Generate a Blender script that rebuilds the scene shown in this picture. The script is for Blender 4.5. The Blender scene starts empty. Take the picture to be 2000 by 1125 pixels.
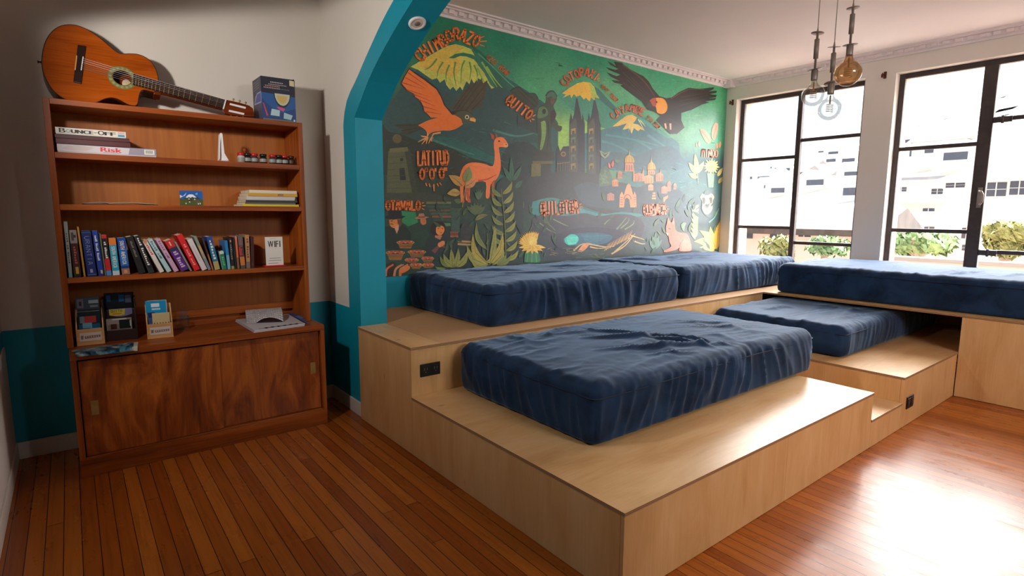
import bpy, bmesh, math, random
from mathutils import Vector, Matrix, noise, geometry

sc = bpy.context.scene
COL = sc.collection
PI = math.pi
random.seed(7)

# ------------------------------------------------------------------ camera
LSIGN = 1.0
EYE = Vector((0.0, 0.0, 1.268))
YAW, PITCH, ROLL, FPX = -0.6637, -0.1326, 0.0049, 1100.07
cam_d = bpy.data.cameras.new('camera')
cam = bpy.data.objects.new('camera', cam_d)
COL.objects.link(cam)
cam_d.sensor_width = 36.0
cam_d.lens = FPX * 36.0 / 2000.0
cam_d.clip_start = 0.02
cam_d.clip_end = 3000
cam.location = EYE
cam.rotation_euler = (Matrix.Rotation(YAW, 4, 'Z') @ Matrix.Rotation(PI / 2 + PITCH, 4, 'X') @ Matrix.Rotation(ROLL, 4, 'Z')).to_euler()
sc.camera = cam

# ------------------------------------------------------------------ view
sc.view_settings.view_transform = 'Standard'
sc.view_settings.look = 'None'
sc.view_settings.gamma = 1.0
sc.view_settings.use_curve_mapping = False
sc.view_settings.exposure = 0.0
sc.cycles.max_bounces = 8
sc.cycles.diffuse_bounces = 5
sc.cycles.transparent_max_bounces = 16
sc.cycles.caustics_reflective = False
sc.cycles.caustics_refractive = False
sc.cycles.sample_clamp_indirect = 6.0


def S(r, g, b, a=1.0):
    def f(x):
        x = x / 255.0
        return x / 12.92 if x <= 0.04045 else ((x + 0.055) / 1.055) ** 2.4
    return (f(r), f(g), f(b), a)


# ------------------------------------------------------------------ sky
world = bpy.data.worlds.new('overcast_sky')
sc.world = world
world.use_nodes = True
wn = world.node_tree
wn.nodes.clear()
w_out = wn.nodes.new('ShaderNodeOutputWorld')
w_bg = wn.nodes.new('ShaderNodeBackground')
w_tc = wn.nodes.new('ShaderNodeTexCoord')
w_ns = wn.nodes.new('ShaderNodeTexNoise')
w_ns.inputs['Scale'].default_value = 3.0
w_ns.inputs['Detail'].default_value = 5.0
w_rp = wn.nodes.new('ShaderNodeValToRGB')
w_rp.color_ramp.elements[0].position = 0.38
w_rp.color_ramp.elements[0].color = (0.80, 0.88, 1.0, 1)
w_rp.color_ramp.elements[1].position = 0.58
w_rp.color_ramp.elements[1].color = (1.0, 0.985, 0.97, 1)
wn.links.new(w_tc.outputs['Generated'], w_ns.inputs['Vector'])
wn.links.new(w_ns.outputs['Fac'], w_rp.inputs['Fac'])
wn.links.new(w_rp.outputs['Color'], w_bg.inputs['Color'])
w_bg.inputs['Strength'].default_value = 1.9
# bright cloud layer high up on the window side, dimmer haze along the horizon and behind the house
w_sp = wn.nodes.new('ShaderNodeSeparateXYZ')
wn.links.new(w_tc.outputs['Generated'], w_sp.inputs[0])
masks = []
for sock, lo, hi in (('Z', 0.17, 0.36), ('X', 0.0, 0.30)):
    mr = wn.nodes.new('ShaderNodeMapRange')
    mr.interpolation_type = 'SMOOTHSTEP'
    mr.inputs['From Min'].default_value = lo
    mr.inputs['From Max'].default_value = hi
    wn.links.new(w_sp.outputs[sock], mr.inputs['Value'])
    masks.append(mr.outputs[0])
w_m1 = wn.nodes.new('ShaderNodeMath')
w_m1.operation = 'MULTIPLY'
wn.links.new(masks[0], w_m1.inputs[0])
wn.links.new(masks[1], w_m1.inputs[1])
w_m2 = wn.nodes.new('ShaderNodeMath')
w_m2.operation = 'MULTIPLY'
w_m2.inputs[1].default_value = 33.0
wn.links.new(w_m1.outputs[0], w_m2.inputs[0])
w_hi = wn.nodes.new('ShaderNodeBackground')
w_hi.inputs['Color'].default_value = (1.0, 0.97, 0.94, 1)
wn.links.new(w_m2.outputs[0], w_hi.inputs['Strength'])
w_ad = wn.nodes.new('ShaderNodeAddShader')
wn.links.new(w_bg.outputs[0], w_ad.inputs[0])
wn.links.new(w_hi.outputs[0], w_ad.inputs[1])
wn.links.new(w_ad.outputs[0], w_out.inputs['Surface'])


# window portals help the renderer find the sky through the openings; they give no light of their own
def portal(y0, y1, z0, z1, x):
    d = bpy.data.lights.new('window_portal', 'AREA')
    d.shape = 'RECTANGLE'
    d.size = abs(z1 - z0)
    d.size_y = abs(y1 - y0)
    d.cycles.is_portal = True
    o = bpy.data.objects.new('window_portal', d)
    COL.objects.link(o)
    o.location = (x, (y0 + y1) / 2, (z0 + z1) / 2)
    o.rotation_euler = (0, PI / 2, 0)


for (a, b) in ((2.30, 3.61), (0.74, 2.05)):
    portal(a, b, 0.62, 2.56, 6.17)

# the wall lamp of the reading corner, just out of the picture on the left wall
lamp_d = bpy.data.lights.new('corner_spotlight', 'SPOT')
lamp_d.energy = 70.0
lamp_d.color = (1.0, 0.93, 0.85)
lamp_d.shadow_soft_size = 0.045
lamp_d.spot_size = math.radians(165)
lamp_d.spot_blend = 0.3
lamp = bpy.data.objects.new('corner_spotlight', lamp_d)
COL.objects.link(lamp)
lamp.location = (-0.26, 2.26, 1.93)
_az, _el = math.radians(20), math.radians(-30)
lamp.rotation_euler = Vector((math.cos(_el) * math.cos(_az), math.cos(_el) * math.sin(_az), math.sin(_el))).to_track_quat('-Z', 'Y').to_euler()
# added beam shaping, no real shutters: cut overhead and left, dimmed below
lamp_d.use_nodes = True
ln = lamp_d.node_tree
l_em = ln.nodes['Emission']
l_ge = ln.nodes.new('ShaderNodeNewGeometry')


def beam_cut(vec, lo, hi):
    d = ln.nodes.new('ShaderNodeVectorMath')
    d.operation = 'DOT_PRODUCT'
    d.inputs[1].default_value = vec
    ln.links.new(l_ge.outputs['Incoming'], d.inputs[0])
    r = ln.nodes.new('ShaderNodeMapRange')
    r.interpolation_type = 'SMOOTHSTEP'
    r.inputs['From Min'].default_value = lo
    r.inputs['From Max'].default_value = hi
    r.inputs['To Min'].default_value = 1.0
    r.inputs['To Max'].default_value = 0.0
    ln.links.new(d.outputs['Value'], r.inputs['Value'])
    return r.outputs[0]


l_mu = ln.nodes.new('ShaderNodeMath')
l_mu.operation = 'MULTIPLY'
ln.links.new(beam_cut((-.273 * LSIGN, -.124 * LSIGN, 1.0 * LSIGN), -.03, .035), l_mu.inputs[0])
ln.links.new(beam_cut((-.985 * LSIGN, .174 * LSIGN, .0), -.20, .06), l_mu.inputs[1])
l_lo = ln.nodes.new('ShaderNodeMath')
l_lo.operation = 'MULTIPLY'
l_sh = beam_cut((0.0, 0.0, -1.0), .38, .85)
l_sh.node.inputs['To Max'].default_value = 0.28
ln.links.new(l_mu.outputs[0], l_lo.inputs[0])
ln.links.new(l_sh, l_lo.inputs[1])
ln.links.new(l_lo.outputs[0], l_em.inputs['Strength'])

# added fill light, unseen behind the camera, lifting the platform fronts
pan_d = bpy.data.lights.new('added_fill_panel', 'AREA')
pan_d.shape = 'RECTANGLE'
pan_d.size, pan_d.size_y = 1.6, 1.2
pan_d.energy = 90.0
pan_d.color = (1.0, 0.95, 0.89)
pan_d.spread = math.radians(130)
pan = bpy.data.objects.new('added_fill_panel', pan_d)
COL.objects.link(pan)
pan.location = (2.15, -2.35, 2.66)
pan.rotation_euler = (Vector((4.0, 2.0, 0.2)) - pan.location).to_track_quat('-Z', 'Y').to_euler()


# ------------------------------------------------------------------ picture ray -> point on a plane of the room
def ray(px, py):
    a = (px - 1000.0) / FPX
    b = (562.5 - py) / FPX
    cr, sr = math.cos(ROLL), math.sin(ROLL)
    xr, u = a * cr - b * sr, a * sr + b * cr
    cp, sp = math.cos(PITCH), math.sin(PITCH)
    yr, z = cp - u * sp, sp + u * cp
    cy, sy = math.cos(YAW), math.sin(YAW)
    return Vector((xr * cy - yr * sy, xr * sy + yr * cy, z))


def on(ax, val, px, py):
    r = ray(px, py)
    i = 'xyz'.index(ax)
    return EYE + r * ((val - EYE[i]) / r[i])


def to_px(p):
    d = Vector(p) - EYE
    cy, sy = math.cos(YAW), math.sin(YAW)
    xr, yr = d.x * cy + d.y * sy, -d.x * sy + d.y * cy
    cp, sp = math.cos(PITCH), math.sin(PITCH)
    dd, u = yr * cp + d.z * sp, -yr * sp + d.z * cp
    cr, sr = math.cos(ROLL), math.sin(ROLL)
    a, b = xr * cr + u * sr, -xr * sr + u * cr
    return 1000 + FPX * a / dd, 562.5 - FPX * b / dd


# ------------------------------------------------------------------ materials
def nodes_of(name):
    m = bpy.data.materials.new(name)
    m.use_nodes = True
    return m, m.node_tree, m.node_tree.nodes['Principled BSDF']


def N(nt, kind, **kw):
    n = nt.nodes.new(kind)
    for k, v in kw.items():
        if k in n.inputs:
            n.inputs[k].default_value = v
        else:
            setattr(n, k, v)
    return n


def ramp(nt, fac, stops):
    r = nt.nodes.new('ShaderNodeValToRGB')
    el = r.color_ramp.elements
    while len(el) < len(stops):
        el.new(0.5)
    for e, (p, c) in zip(el, stops):
        e.position, e.color = p, c
    nt.links.new(fac, r.inputs['Fac'])
    return r.outputs['Color']


def coords(nt, scale=(1, 1, 1), rot=(0, 0, 0), src='Object'):
    tc = nt.nodes.new('ShaderNodeTexCoord')
    mp = nt.nodes.new('ShaderNodeMapping')
    mp.inputs['Scale'].default_value = scale
    mp.inputs['Rotation'].default_value = rot
    nt.links.new(tc.outputs[src], mp.inputs['Vector'])
    return mp.outputs['Vector']


def bump(nt, b, height, strength=0.2, dist=0.01):
    bp = nt.nodes.new('ShaderNodeBump')
    bp.inputs['Strength'].default_value = strength
    bp.inputs['Distance'].default_value = dist
    nt.links.new(height, bp.inputs['Height'])
    nt.links.new(bp.outputs['Normal'], b.inputs['Normal'])


def noise_tex(nt, vec, scale, detail=4, rough=0.55, dist=0.0):
    n = N(nt, 'ShaderNodeTexNoise')
    n.inputs['Scale'].default_value = scale
    n.inputs['Detail'].default_value = detail
    n.inputs['Roughness'].default_value = rough
    n.inputs['Distortion'].default_value = dist
    nt.links.new(vec, n.inputs['Vector'])
    return n.outputs['Fac']


def plain(name, col, rough=0.5, metal=0.0, var=0.06, scale=6.0, spec=0.5):
    m, nt, b = nodes_of(name)
    f = noise_tex(nt, coords(nt), scale)
    lo = tuple(max(0, c * (1 - var)) for c in col[:3]) + (1,)
    hi = tuple(min(1, c * (1 + var)) for c in col[:3]) + (1,)
    nt.links.new(ramp(nt, f, [(0.35, lo), (0.65, hi)]), b.inputs['Base Color'])
    b.inputs['Roughness'].default_value = rough
    b.inputs['Metallic'].default_value = metal
    b.inputs['Specular IOR Level'].default_value = spec
    return m


def wood(name, dark, mid, light, axis='x', rough=0.35, fine=1.0, spec=0.4, coarse=1.0):
    """straight-grained wood; the grain runs along the given object axis"""
    m, nt, b = nodes_of(name)
    st = {'x': (1.2, 26, 26), 'y': (26, 1.2, 26), 'z': (26, 26, 1.2)}[axis]
    v = coords(nt, tuple(s * fine for s in st))
    f1 = noise_tex(nt, v, 1.6, 6, 0.62, 0.6)
    st2 = {'x': (0.6, 5, 5), 'y': (5, 0.6, 5), 'z': (5, 5, 0.6)}[axis]
    f2 = noise_tex(nt, coords(nt, tuple(s * coarse for s in st2)), 1.3, 3, 0.5, 0.8)
    mx = N(nt, 'ShaderNodeMath', operation='ADD')
    ml = N(nt, 'ShaderNodeMath', operation='MULTIPLY')
    ml.inputs[1].default_value = 0.5
    nt.links.new(f1, mx.inputs[0])
    nt.links.new(f2, mx.inputs[1])
    nt.links.new(mx.outputs[0], ml.inputs[0])
    nt.links.new(ramp(nt, ml.outputs[0], [(0.34, dark), (0.5, mid), (0.66, light)]), b.inputs['Base Color'])
    b.inputs['Roughness'].default_value = rough
    b.inputs['Specular IOR Level'].default_value = spec
    bump(nt, b, f1, 0.05, 0.004)
    return m


M = {}
M['wall'] = plain('white_wall_paint', S(226, 219, 210), 0.75, var=0.02, scale=2)
M['ceiling'] = plain('ceiling_paint', S(244, 240, 240), 0.85, var=0.02, scale=1.5)
M['teal'] = plain('teal_paint', S(0, 148, 174), 0.5, var=0.05, scale=3)
M['trim'] = plain('trim_paint', S(226, 217, 208), 0.55, var=0.03)
M['stucco'] = plain('cornice_plaster', S(235, 226, 226), 0.75, var=0.03)
M['steel_dark'] = plain('dark_window_steel', S(62, 52, 50), 0.45, 0.2, var=0.2, scale=20)
M['rust'] = plain('rusty_iron', S(92, 50, 34), 0.7, 0.3, var=0.4, scale=60)
M['black'] = plain('black_plastic', S(22, 20, 20), 0.45, var=0.1)
M['white_plastic'] = plain('white_plastic', S(235, 235, 238), 0.35, var=0.02)
M['gray_metal'] = plain('brushed_grey_metal', S(140, 128, 120), 0.45, 0.3, var=0.1)
M['brass'] = plain('aged_brass', S(178, 150, 92), 0.38, 0.7, var=0.12, scale=30)
M['case_x'] = wood('mahogany_along_x', S(96, 42, 10), S(146, 70, 20), S(178, 96, 36), 'x', 0.4, 1.0, 0.3)
M['case_y'] = wood('mahogany_along_y', S(96, 42, 10), S(146, 70, 20), S(178, 96, 36), 'y', 0.33)
M['case_z'] = wood('mahogany_along_z', S(100, 44, 10), S(152, 74, 20), S(186, 102, 40), 'z', 0.42, 1.0, 0.3)
M['case_back'] = wood('mahogany_back_panel', S(158, 86, 30), S(178, 102, 40), S(192, 116, 50), 'z', 0.5, 1.1)
M['spruce'] = wood('orange_spruce', S(142, 60, 8), S(172, 80, 12), S(188, 96, 24), 'x', 0.22, 3.0, 0.5)
M['rosewood'] = wood('dark_rosewood', S(30, 16, 12), S(44, 24, 18), S(60, 34, 24), 'x', 0.4)
M['guitar_side'] = wood('reddish_guitar_side', S(70, 24, 8), S(104, 40, 12), S(130, 58, 20), 'x', 0.25)
M['pale_wood'] = wood('pale_pine', S(196, 142, 90), S(214, 162, 106), S(224, 178, 126), 'x', 0.55)


def flame_veneer():
    m, nt, b = nodes_of('flame_mahogany_veneer')
    f = noise_tex(nt, coords(nt, (5, 5, 1.8), (0, 0.35, 0)), 1.3, 5, 0.6, 1.6)
    g = noise_tex(nt, coords(nt, (60, 60, 3)), 1.2, 3, 0.6)
    a = N(nt, 'ShaderNodeMath', operation='MULTIPLY_ADD')
    nt.links.new(g, a.inputs[0])
    a.inputs[1].default_value = 0.25
    nt.links.new(f, a.inputs[2])
    nt.links.new(ramp(nt, a.outputs[0], [(0.42, S(92, 36, 8)), (0.6, S(142, 66, 18)), (0.80, S(184, 100, 36))]), b.inputs['Base Color'])
    b.inputs['Roughness'].default_value = 0.36
    return m


M['flame'] = flame_veneer()


def plywood(name, axis):
    m, nt, b = nodes_of(name)
    st = {'x': (1.6, 6, 6), 'y': (6, 1.6, 6), 'z': (6, 6, 1.6)}[axis]
    f = noise_tex(nt, coords(nt, st), 1.2, 7, 0.62, 0.7)
    st2 = {'x': (3, 120, 120), 'y': (120, 3, 120), 'z': (120, 120, 3)}[axis]
    g = noise_tex(nt, coords(nt, st2), 1.0, 2, 0.5)
    a = N(nt, 'ShaderNodeMath', operation='MULTIPLY_ADD')
    nt.links.new(g, a.inputs[0])
    a.inputs[1].default_value = 0.22
    nt.links.new(f, a.inputs[2])
    base = ramp(nt, a.outputs[0], [(0.34, S(200, 150, 96)), (0.58, S(218, 172, 118)), (0.82, S(228, 188, 138))])
    # small dark knots
    kv = {'x': (3.2, 7, 7), 'y': (7, 3.2, 7), 'z': (7, 7, 3.2)}[axis]
    vo = N(nt, 'ShaderNodeTexVoronoi')
    vo.inputs['Scale'].default_value = 1.0
    nt.links.new(coords(nt, kv), vo.inputs['Vector'])
    k = ramp(nt, vo.outputs['Distance'], [(0.03, (1, 1, 1, 1)), (0.085, (0, 0, 0, 1))])
    mx = N(nt, 'ShaderNodeMix', data_type='RGBA')
    kk = N(nt, 'ShaderNodeMath', operation='MULTIPLY')
    kk.inputs[1].default_value = 0.55
    nt.links.new(k, kk.inputs[0])
    nt.links.new(kk.outputs[0], mx.inputs['Factor'])
    nt.links.new(base, mx.inputs[6])
    mx.inputs[7].default_value = S(126, 76, 40)
    nt.links.new(mx.outputs[2], b.inputs['Base Color'])
    b.inputs['Roughness'].default_value = 0.34
    b.inputs['Specular IOR Level'].default_value = 0.45
    bump(nt, b, f, 0.02, 0.003)
    return m


for _a in 'xyz':
    M['ply_' + _a] = plywood('plywood_grain_' + _a, _a)


def ply_edge():
    m, nt, b = nodes_of('plywood_edge')
    w = N(nt, 'ShaderNodeTexWave', bands_direction='Z')
    w.inputs['Scale'].default_value = 55
    w.inputs['Distortion'].default_value = 0.6
    nt.links.new(coords(nt), w.inputs['Vector'])
    nt.links.new(ramp(nt, w.outputs['Fac'], [(0.2, S(120, 84, 56)), (0.8, S(188, 146, 104))]), b.inputs['Base Color'])
    b.inputs['Roughness'].default_value = 0.7
    return m


M['ply_edge'] = ply_edge()


def floor_mat():
    m, nt, b = nodes_of('varnished_strip_floor')
    tc = N(nt, 'ShaderNodeTexCoord')
    sp = N(nt, 'ShaderNodeSeparateXYZ')
    cb = N(nt, 'ShaderNodeCombineXYZ')
    nt.links.new(tc.outputs['Object'], sp.inputs[0])
    nt.links.new(sp.outputs['Y'], cb.inputs['X'])
    nt.links.new(sp.outputs['X'], cb.inputs['Y'])
    br = N(nt, 'ShaderNodeTexBrick')
    br.offset, br.offset_frequency = 0.37, 2
    br.squash, br.squash_frequency = 1.35, 3
    br.inputs['Scale'].default_value = 1.0
    br.inputs['Brick Width'].default_value = 2.1
    br.inputs['Row Height'].default_value = 0.056
    br.inputs['Mortar Size'].default_value = 0.0016
    br.inputs['Mortar Smooth'].default_value = 0.2
    br.inputs['Color1'].default_value = S(152, 74, 16)
    br.inputs['Color2'].default_value = S(192, 110, 36)
    br.inputs['Mortar'].default_value = S(36, 14, 6)
    nt.links.new(cb.outputs[0], br.inputs['Vector'])
    g = noise_tex(nt, coords(nt, (70, 2.5, 1)), 1.0, 5, 0.6, 0.4)
    gc = ramp(nt, g, [(0.3, (0.66, 0.62, 0.58, 1)), (0.5, (1, 1, 1, 1)), (0.75, (1.12, 1.1, 1.06, 1))])
    mx = N(nt, 'ShaderNodeMix', data_type='RGBA', blend_type='MULTIPLY')
    mx.inputs['Factor'].default_value = 0.85
    nt.links.new(br.outputs['Color'], mx.inputs[6])
    nt.links.new(gc, mx.inputs[7])
    kn = noise_tex(nt, coords(nt, (14, 3.2, 1)), 1.0, 3, 0.6, 0.8)
    kc = ramp(nt, kn, [(0.68, (1, 1, 1, 1)), (0.80, (0.5, 0.4, 0.34, 1))])
    m2 = N(nt, 'ShaderNodeMix', data_type='RGBA', blend_type='MULTIPLY')
    m2.inputs['Factor'].default_value = 0.8
    nt.links.new(mx.outputs[2], m2.inputs[6])
    nt.links.new(kc, m2.inputs[7])
    nt.links.new(m2.outputs[2], b.inputs['Base Color'])
    rf = noise_tex(nt, coords(nt, (6, 2, 1)), 2.0, 4)
    rr = ramp(nt, rf, [(0.3, (0.24, 0.24, 0.24, 1)), (0.7, (0.36, 0.36, 0.36, 1))])
    nt.links.new(rr, b.inputs['Roughness'])
    b.inputs['Specular IOR Level'].default_value = 0.4
    hb = N(nt, 'ShaderNodeMath', operation='MULTIPLY_ADD')
    nt.links.new(g, hb.inputs[0])
    hb.inputs[1].default_value = 0.12
    inv = N(nt, 'ShaderNodeMath', operation='SUBTRACT')
    inv.inputs[0].default_value = 1.0
    nt.links.new(br.outputs['Fac'], inv.inputs[1])
    nt.links.new(inv.outputs[0], hb.inputs[2])
    bump(nt, b, hb.outputs[0], 0.25, 0.002)
    return m


M['floor'] = floor_mat()


def velvet():
    m, nt, b = nodes_of('navy_velvet')
    v = coords(nt)
    f = noise_tex(nt, v, 5.0, 6, 0.6, 0.5)
    nt.links.new(ramp(nt, f, [(0.35, S(14, 32, 58)), (0.65, S(31, 58, 93))]), b.inputs['Base Color'])
    b.inputs['Roughness'].default_value = 0.8
    b.inputs['Specular IOR Level'].default_value = 0.2
    b.inputs['Sheen Weight'].default_value = 0.45
    b.inputs['Sheen Roughness'].default_value = 0.38
    b.inputs['Sheen Tint'].default_value = (0.50, 0.68, 0.95, 1)
    h = noise_tex(nt, coords(nt, (1, 1, 1)), 420.0, 2)
    h2 = noise_tex(nt, v, 26.0, 4, 0.6)
    a = N(nt, 'ShaderNodeMath', operation='MULTIPLY_ADD')
    nt.links.new(h2, a.inputs[0])
    a.inputs[1].default_value = 2.0
    nt.links.new(h, a.inputs[2])
    bump(nt, b, a.outputs[0], 0.16, 0.004)
    return m


M['velvet'] = velvet()
M['piping'] = plain('navy_piping', S(16, 30, 56), 0.8)


def painted(name, rough=0.5, amount=0.0, spec=0.5, gain=1.0):
    """colours of print and paint stored per face"""
    m, nt, b = nodes_of(name)
    at = N(nt, 'ShaderNodeVertexColor', layer_name='Col')
    if amount > 0:
        v = coords(nt)
        f = noise_tex(nt, v, 9.0, 6, 0.65, 1.5)
        g = noise_tex(nt, coords(nt, (30, 30, 90), (0, 0.6, 0)), 1.5, 4, 0.6, 1.0)
        a = N(nt, 'ShaderNodeMath', operation='ADD')
        nt.links.new(f, a.inputs[0])
        nt.links.new(g, a.inputs[1])
        c = ramp(nt, a.outputs[0], [(0.0, (1 - amount,) * 3 + (1,)), (1.0, (1, 1, 1, 1))])
        a2 = N(nt, 'ShaderNodeMath', operation='MULTIPLY_ADD')
        nt.links.new(a.outputs[0], a2.inputs[0])
        a2.inputs[1].default_value = 2 * amount * gain
        a2.inputs[2].default_value = (1 - 2 * amount) * gain
        vm = N(nt, 'ShaderNodeVectorMath', operation='SCALE')
        nt.links.new(at.outputs['Color'], vm.inputs[0])
        nt.links.new(a2.outputs[0], vm.inputs['Scale'])
        nt.links.new(vm.outputs[0], b.inputs['Base Color'])
    else:
        nt.links.new(at.outputs['Color'], b.inputs['Base Color'])
    b.inputs['Roughness'].default_value = rough
    b.inputs['Specular IOR Level'].default_value = spec
    return m


M['print'] = painted('printed_paper', 0.45)
M['gloss_print'] = painted('glossy_print', 0.3)
M['mural'] = painted('mural_paint', 0.34, 0.40, 1.0, 1.25)
M['matte'] = painted('matte_paint', 0.85)
M['pages'] = plain('book_pages', S(226, 214, 190), 0.9, var=0.1, scale=90)


def glass(name, fac=0.05, tint=(1, 1, 1, 1)):
    m = bpy.data.materials.new(name)
    m.use_nodes = True
    nt = m.node_tree
    nt.nodes.clear()
    o = nt.nodes.new('ShaderNodeOutputMaterial')
    mx = nt.nodes.new('ShaderNodeMixShader')
    tr = nt.nodes.new('ShaderNodeBsdfTransparent')
    tr.inputs['Color'].default_value = tint
    gl = nt.nodes.new('ShaderNodeBsdfGlossy')
    gl.inputs['Roughness'].default_value = 0.02
    lw = nt.nodes.new('ShaderNodeFresnel')
    lw.inputs['IOR'].default_value = 1.45
    mm = nt.nodes.new('ShaderNodeMapRange')
    mm.inputs['From Min'].default_value = 0.03
    mm.inputs['From Max'].default_value = 0.6
    mm.inputs['To Min'].default_value = fac
    mm.inputs['To Max'].default_value = min(1.0, fac * 6)
    nt.links.new(lw.outputs[0], mm.inputs[0])
    nt.links.new(mm.outputs[0], mx.inputs[0])
    nt.links.new(tr.outputs[0], mx.inputs[1])
    nt.links.new(gl.outputs[0], mx.inputs[2])
    nt.links.new(mx.outputs[0], o.inputs['Surface'])
    return m


M['pane'] = glass('window_glass', 0.04, (0.97, 0.98, 0.98, 1))
M['acrylic'] = glass('clear_acrylic', 0.09, (0.93, 0.93, 0.92, 1))
M['bulb'] = glass('clear_bulb_glass', 0.09, (0.93, 0.93, 0.90, 1))
M['amber'] = glass('amber_bulb_glass', 0.08, (0.90, 0.70, 0.48, 1))


# ------------------------------------------------------------------ mesh builder
class MB:
    def __init__(self):
        self.v, self.f, self.m, self.c, self.s = [], [], [], [], []

    def poly(self, pts, mi=0, col=None, smooth=False):
        i = len(self.v)
        self.v += [Vector(p) for p in pts]
        self.f.append(list(range(i, i + len(pts))))
        self.m.append(mi)
        self.c.append(col)
        self.s.append(smooth)

    def face(self, idx, mi=0, col=None, smooth=False):
        self.f.append(list(idx))
        self.m.append(mi)
        self.c.append(col)
        self.s.append(smooth)

    def hexa(self, p, mi=0, col=None, cols=None):
        """8 points: bottom ring 0-3, top ring 4-7"""
        i = len(self.v)
        self.v += [Vector(q) for q in p]
        F = ((3, 2, 1, 0), (4, 5, 6, 7), (0, 1, 5, 4), (1, 2, 6, 5), (2, 3, 7, 6), (3, 0, 4, 7))
        for k, q in enumerate(F):
            self.face([i + a for a in q], mi, cols[k] if cols else col)

    def lid(self, x0, x1, y0, y1, z0, z1):
        i = len(self.f)
        self.box(x0, x1, y0, y1, z0, z1)
        for k in (2, 3, 4, 5):
            self.m[i + k] = 1

    def box(self, x0, x1, y0, y1, z0, z1, mi=0, col=None, cols=None):
        """faces: bottom, top, front(-y), right(+x), back(+y), left(-x)"""
        self.hexa([(x0, y0, z0), (x1, y0, z0), (x1, y1, z0), (x0, y1, z0),
                   (x0, y0, z1), (x1, y0, z1), (x1, y1, z1), (x0, y1, z1)], mi, col, cols)

    def tube(self, pts, r, n=8, mi=0, col=None, caps=True):
        pts = [Vector(p) for p in pts]
        rs = r if isinstance(r, (list, tuple)) else [r] * len(pts)
        rings = []
        up = None
        for k, p in enumerate(pts):
            t = (pts[min(k + 1, len(pts) - 1)] - pts[max(k - 1, 0)]).normalized()
            if up is None:
                up = t.orthogonal().normalized()
            up = (up - t * up.dot(t)).normalized()
            w = t.cross(up)
            i = len(self.v)
            for a in range(n):
                an = 2 * PI * a / n
                self.v.append(p + (up * math.cos(an) + w * math.sin(an)) * rs[k])
            rings.append(i)
        for a, b in zip(rings, rings[1:]):
            for k in range(n):
                self.face((a + k, a + (k + 1) % n, b + (k + 1) % n, b + k), mi, col, True)
        if caps:
            self.face([rings[0] + k for k in range(n)][::-1], mi, col)
            self.face([rings[-1] + k for k in range(n)], mi, col)

    def lathe(self, prof, c=(0, 0, 0), n=24, mi=0, col=None, axis=(0, 0, 1), smooth=True):
        """prof: list of (radius, height) along the axis from c"""
        ax = Vector(axis).normalized()
        u = ax.orthogonal().normalized()
        w = ax.cross(u)
        c = Vector(c)
        rings = []
        for r, h in prof:
            i = len(self.v)
            if r < 1e-6:
                self.v.append(c + ax * h)
                rings.append((i, 1))
            else:
                for k in range(n):
                    a = 2 * PI * k / n
                    self.v.append(c + ax * h + (u * math.cos(a) + w * math.sin(a)) * r)
                rings.append((i, n))
        for (a, na), (b, nb) in zip(rings, rings[1:]):
            for k in range(n):
                k2 = (k + 1) % n
                if na == 1 and nb == 1:
                    continue
                if na == 1:
                    self.face((a, b + k2, b + k), mi, col, smooth)
                elif nb == 1:
                    self.face((a + k, a + k2, b), mi, col, smooth)
                else:
                    self.face((a + k, a + k2, b + k2, b + k), mi, col, smooth)
        if rings[0][1] > 1:
            self.face([rings[0][0] + k for k in range(n)][::-1], mi, col)
        if rings[-1][1] > 1:
            self.face([rings[-1][0] + k for k in range(n)], mi, col)

    def prism(self, pts, d, mi=0, col=None, side_mi=None, side_col=None):
        """outline pts (planar) pushed by vector d"""
        d = Vector(d)
        n = len(pts)
        i = len(self.v)
        P = [Vector(p) for p in pts]
        self.v += P + [p + d for p in P]
        tri = geometry.tessellate_polygon([P])
        for t in tri:
            self.face([i + k for k in t], mi, col)
            self.face([i + n + k for k in t][::-1], mi if side_mi is None else side_mi, col if side_col is None else side_col)
        for k in range(n):
            k2 = (k + 1) % n
            self.face((i + k, i + k2, i + n + k2, i + n + k), mi if side_mi is None else side_mi, col if side_col is None else side_col)

    def flat(self, pts, mi=0, col=None):
        P = [Vector(p) for p in pts]
        i = len(self.v)
        self.v += P
        for t in geometry.tessellate_polygon([P]):
            self.face([i + k for k in t], mi, col)

    def build(self, name, mats, parent=None, bevel=0.0, fix=True, weld=False):
        org = Vector((0, 0, 0))
        q = parent
        while q is not None:
            org += q.location
            q = q.parent
        me = bpy.data.meshes.new(name)
        me.from_pydata([tuple(p - org) for p in self.v], [], self.f)
        mats = mats if isinstance(mats, (list, tuple)) else [mats]
        for mt in mats:
            me.materials.append(mt)
        me.polygons.foreach_set('material_index', self.m)
        me.polygons.foreach_set('use_smooth', self.s)
        if any(c is not None for c in self.c):
            ca = me.color_attributes.new('Col', 'FLOAT_COLOR', 'CORNER')
            data = []
            for f, c in zip(self.f, self.c):
                if c is None:
                    c = (0.5, 0.5, 0.5, 1)
                if isinstance(c, list):
                    for q in c:
                        data += list(q)
                else:
                    data += list(c) * len(f)
            ca.data.foreach_set('color', data)
        if fix or weld:
            bm = bmesh.new()
            bm.from_mesh(me)
            if weld:
                bmesh.ops.remove_doubles(bm, verts=bm.verts, dist=1e-5)
            if fix:
                bmesh.ops.recalc_face_normals(bm, faces=bm.faces)
            bm.to_mesh(me)
            bm.free()
        me.update()
        o = bpy.data.objects.new(name, me)
        COL.objects.link(o)
        if parent is not None:
            o.parent = parent
        if bevel > 0:
            md = o.modifiers.new('soft_edges', 'BEVEL')
            md.width = bevel
            md.segments = 2
            md.limit_method = 'ANGLE'
            md.angle_limit = math.radians(40)
        return o


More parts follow.
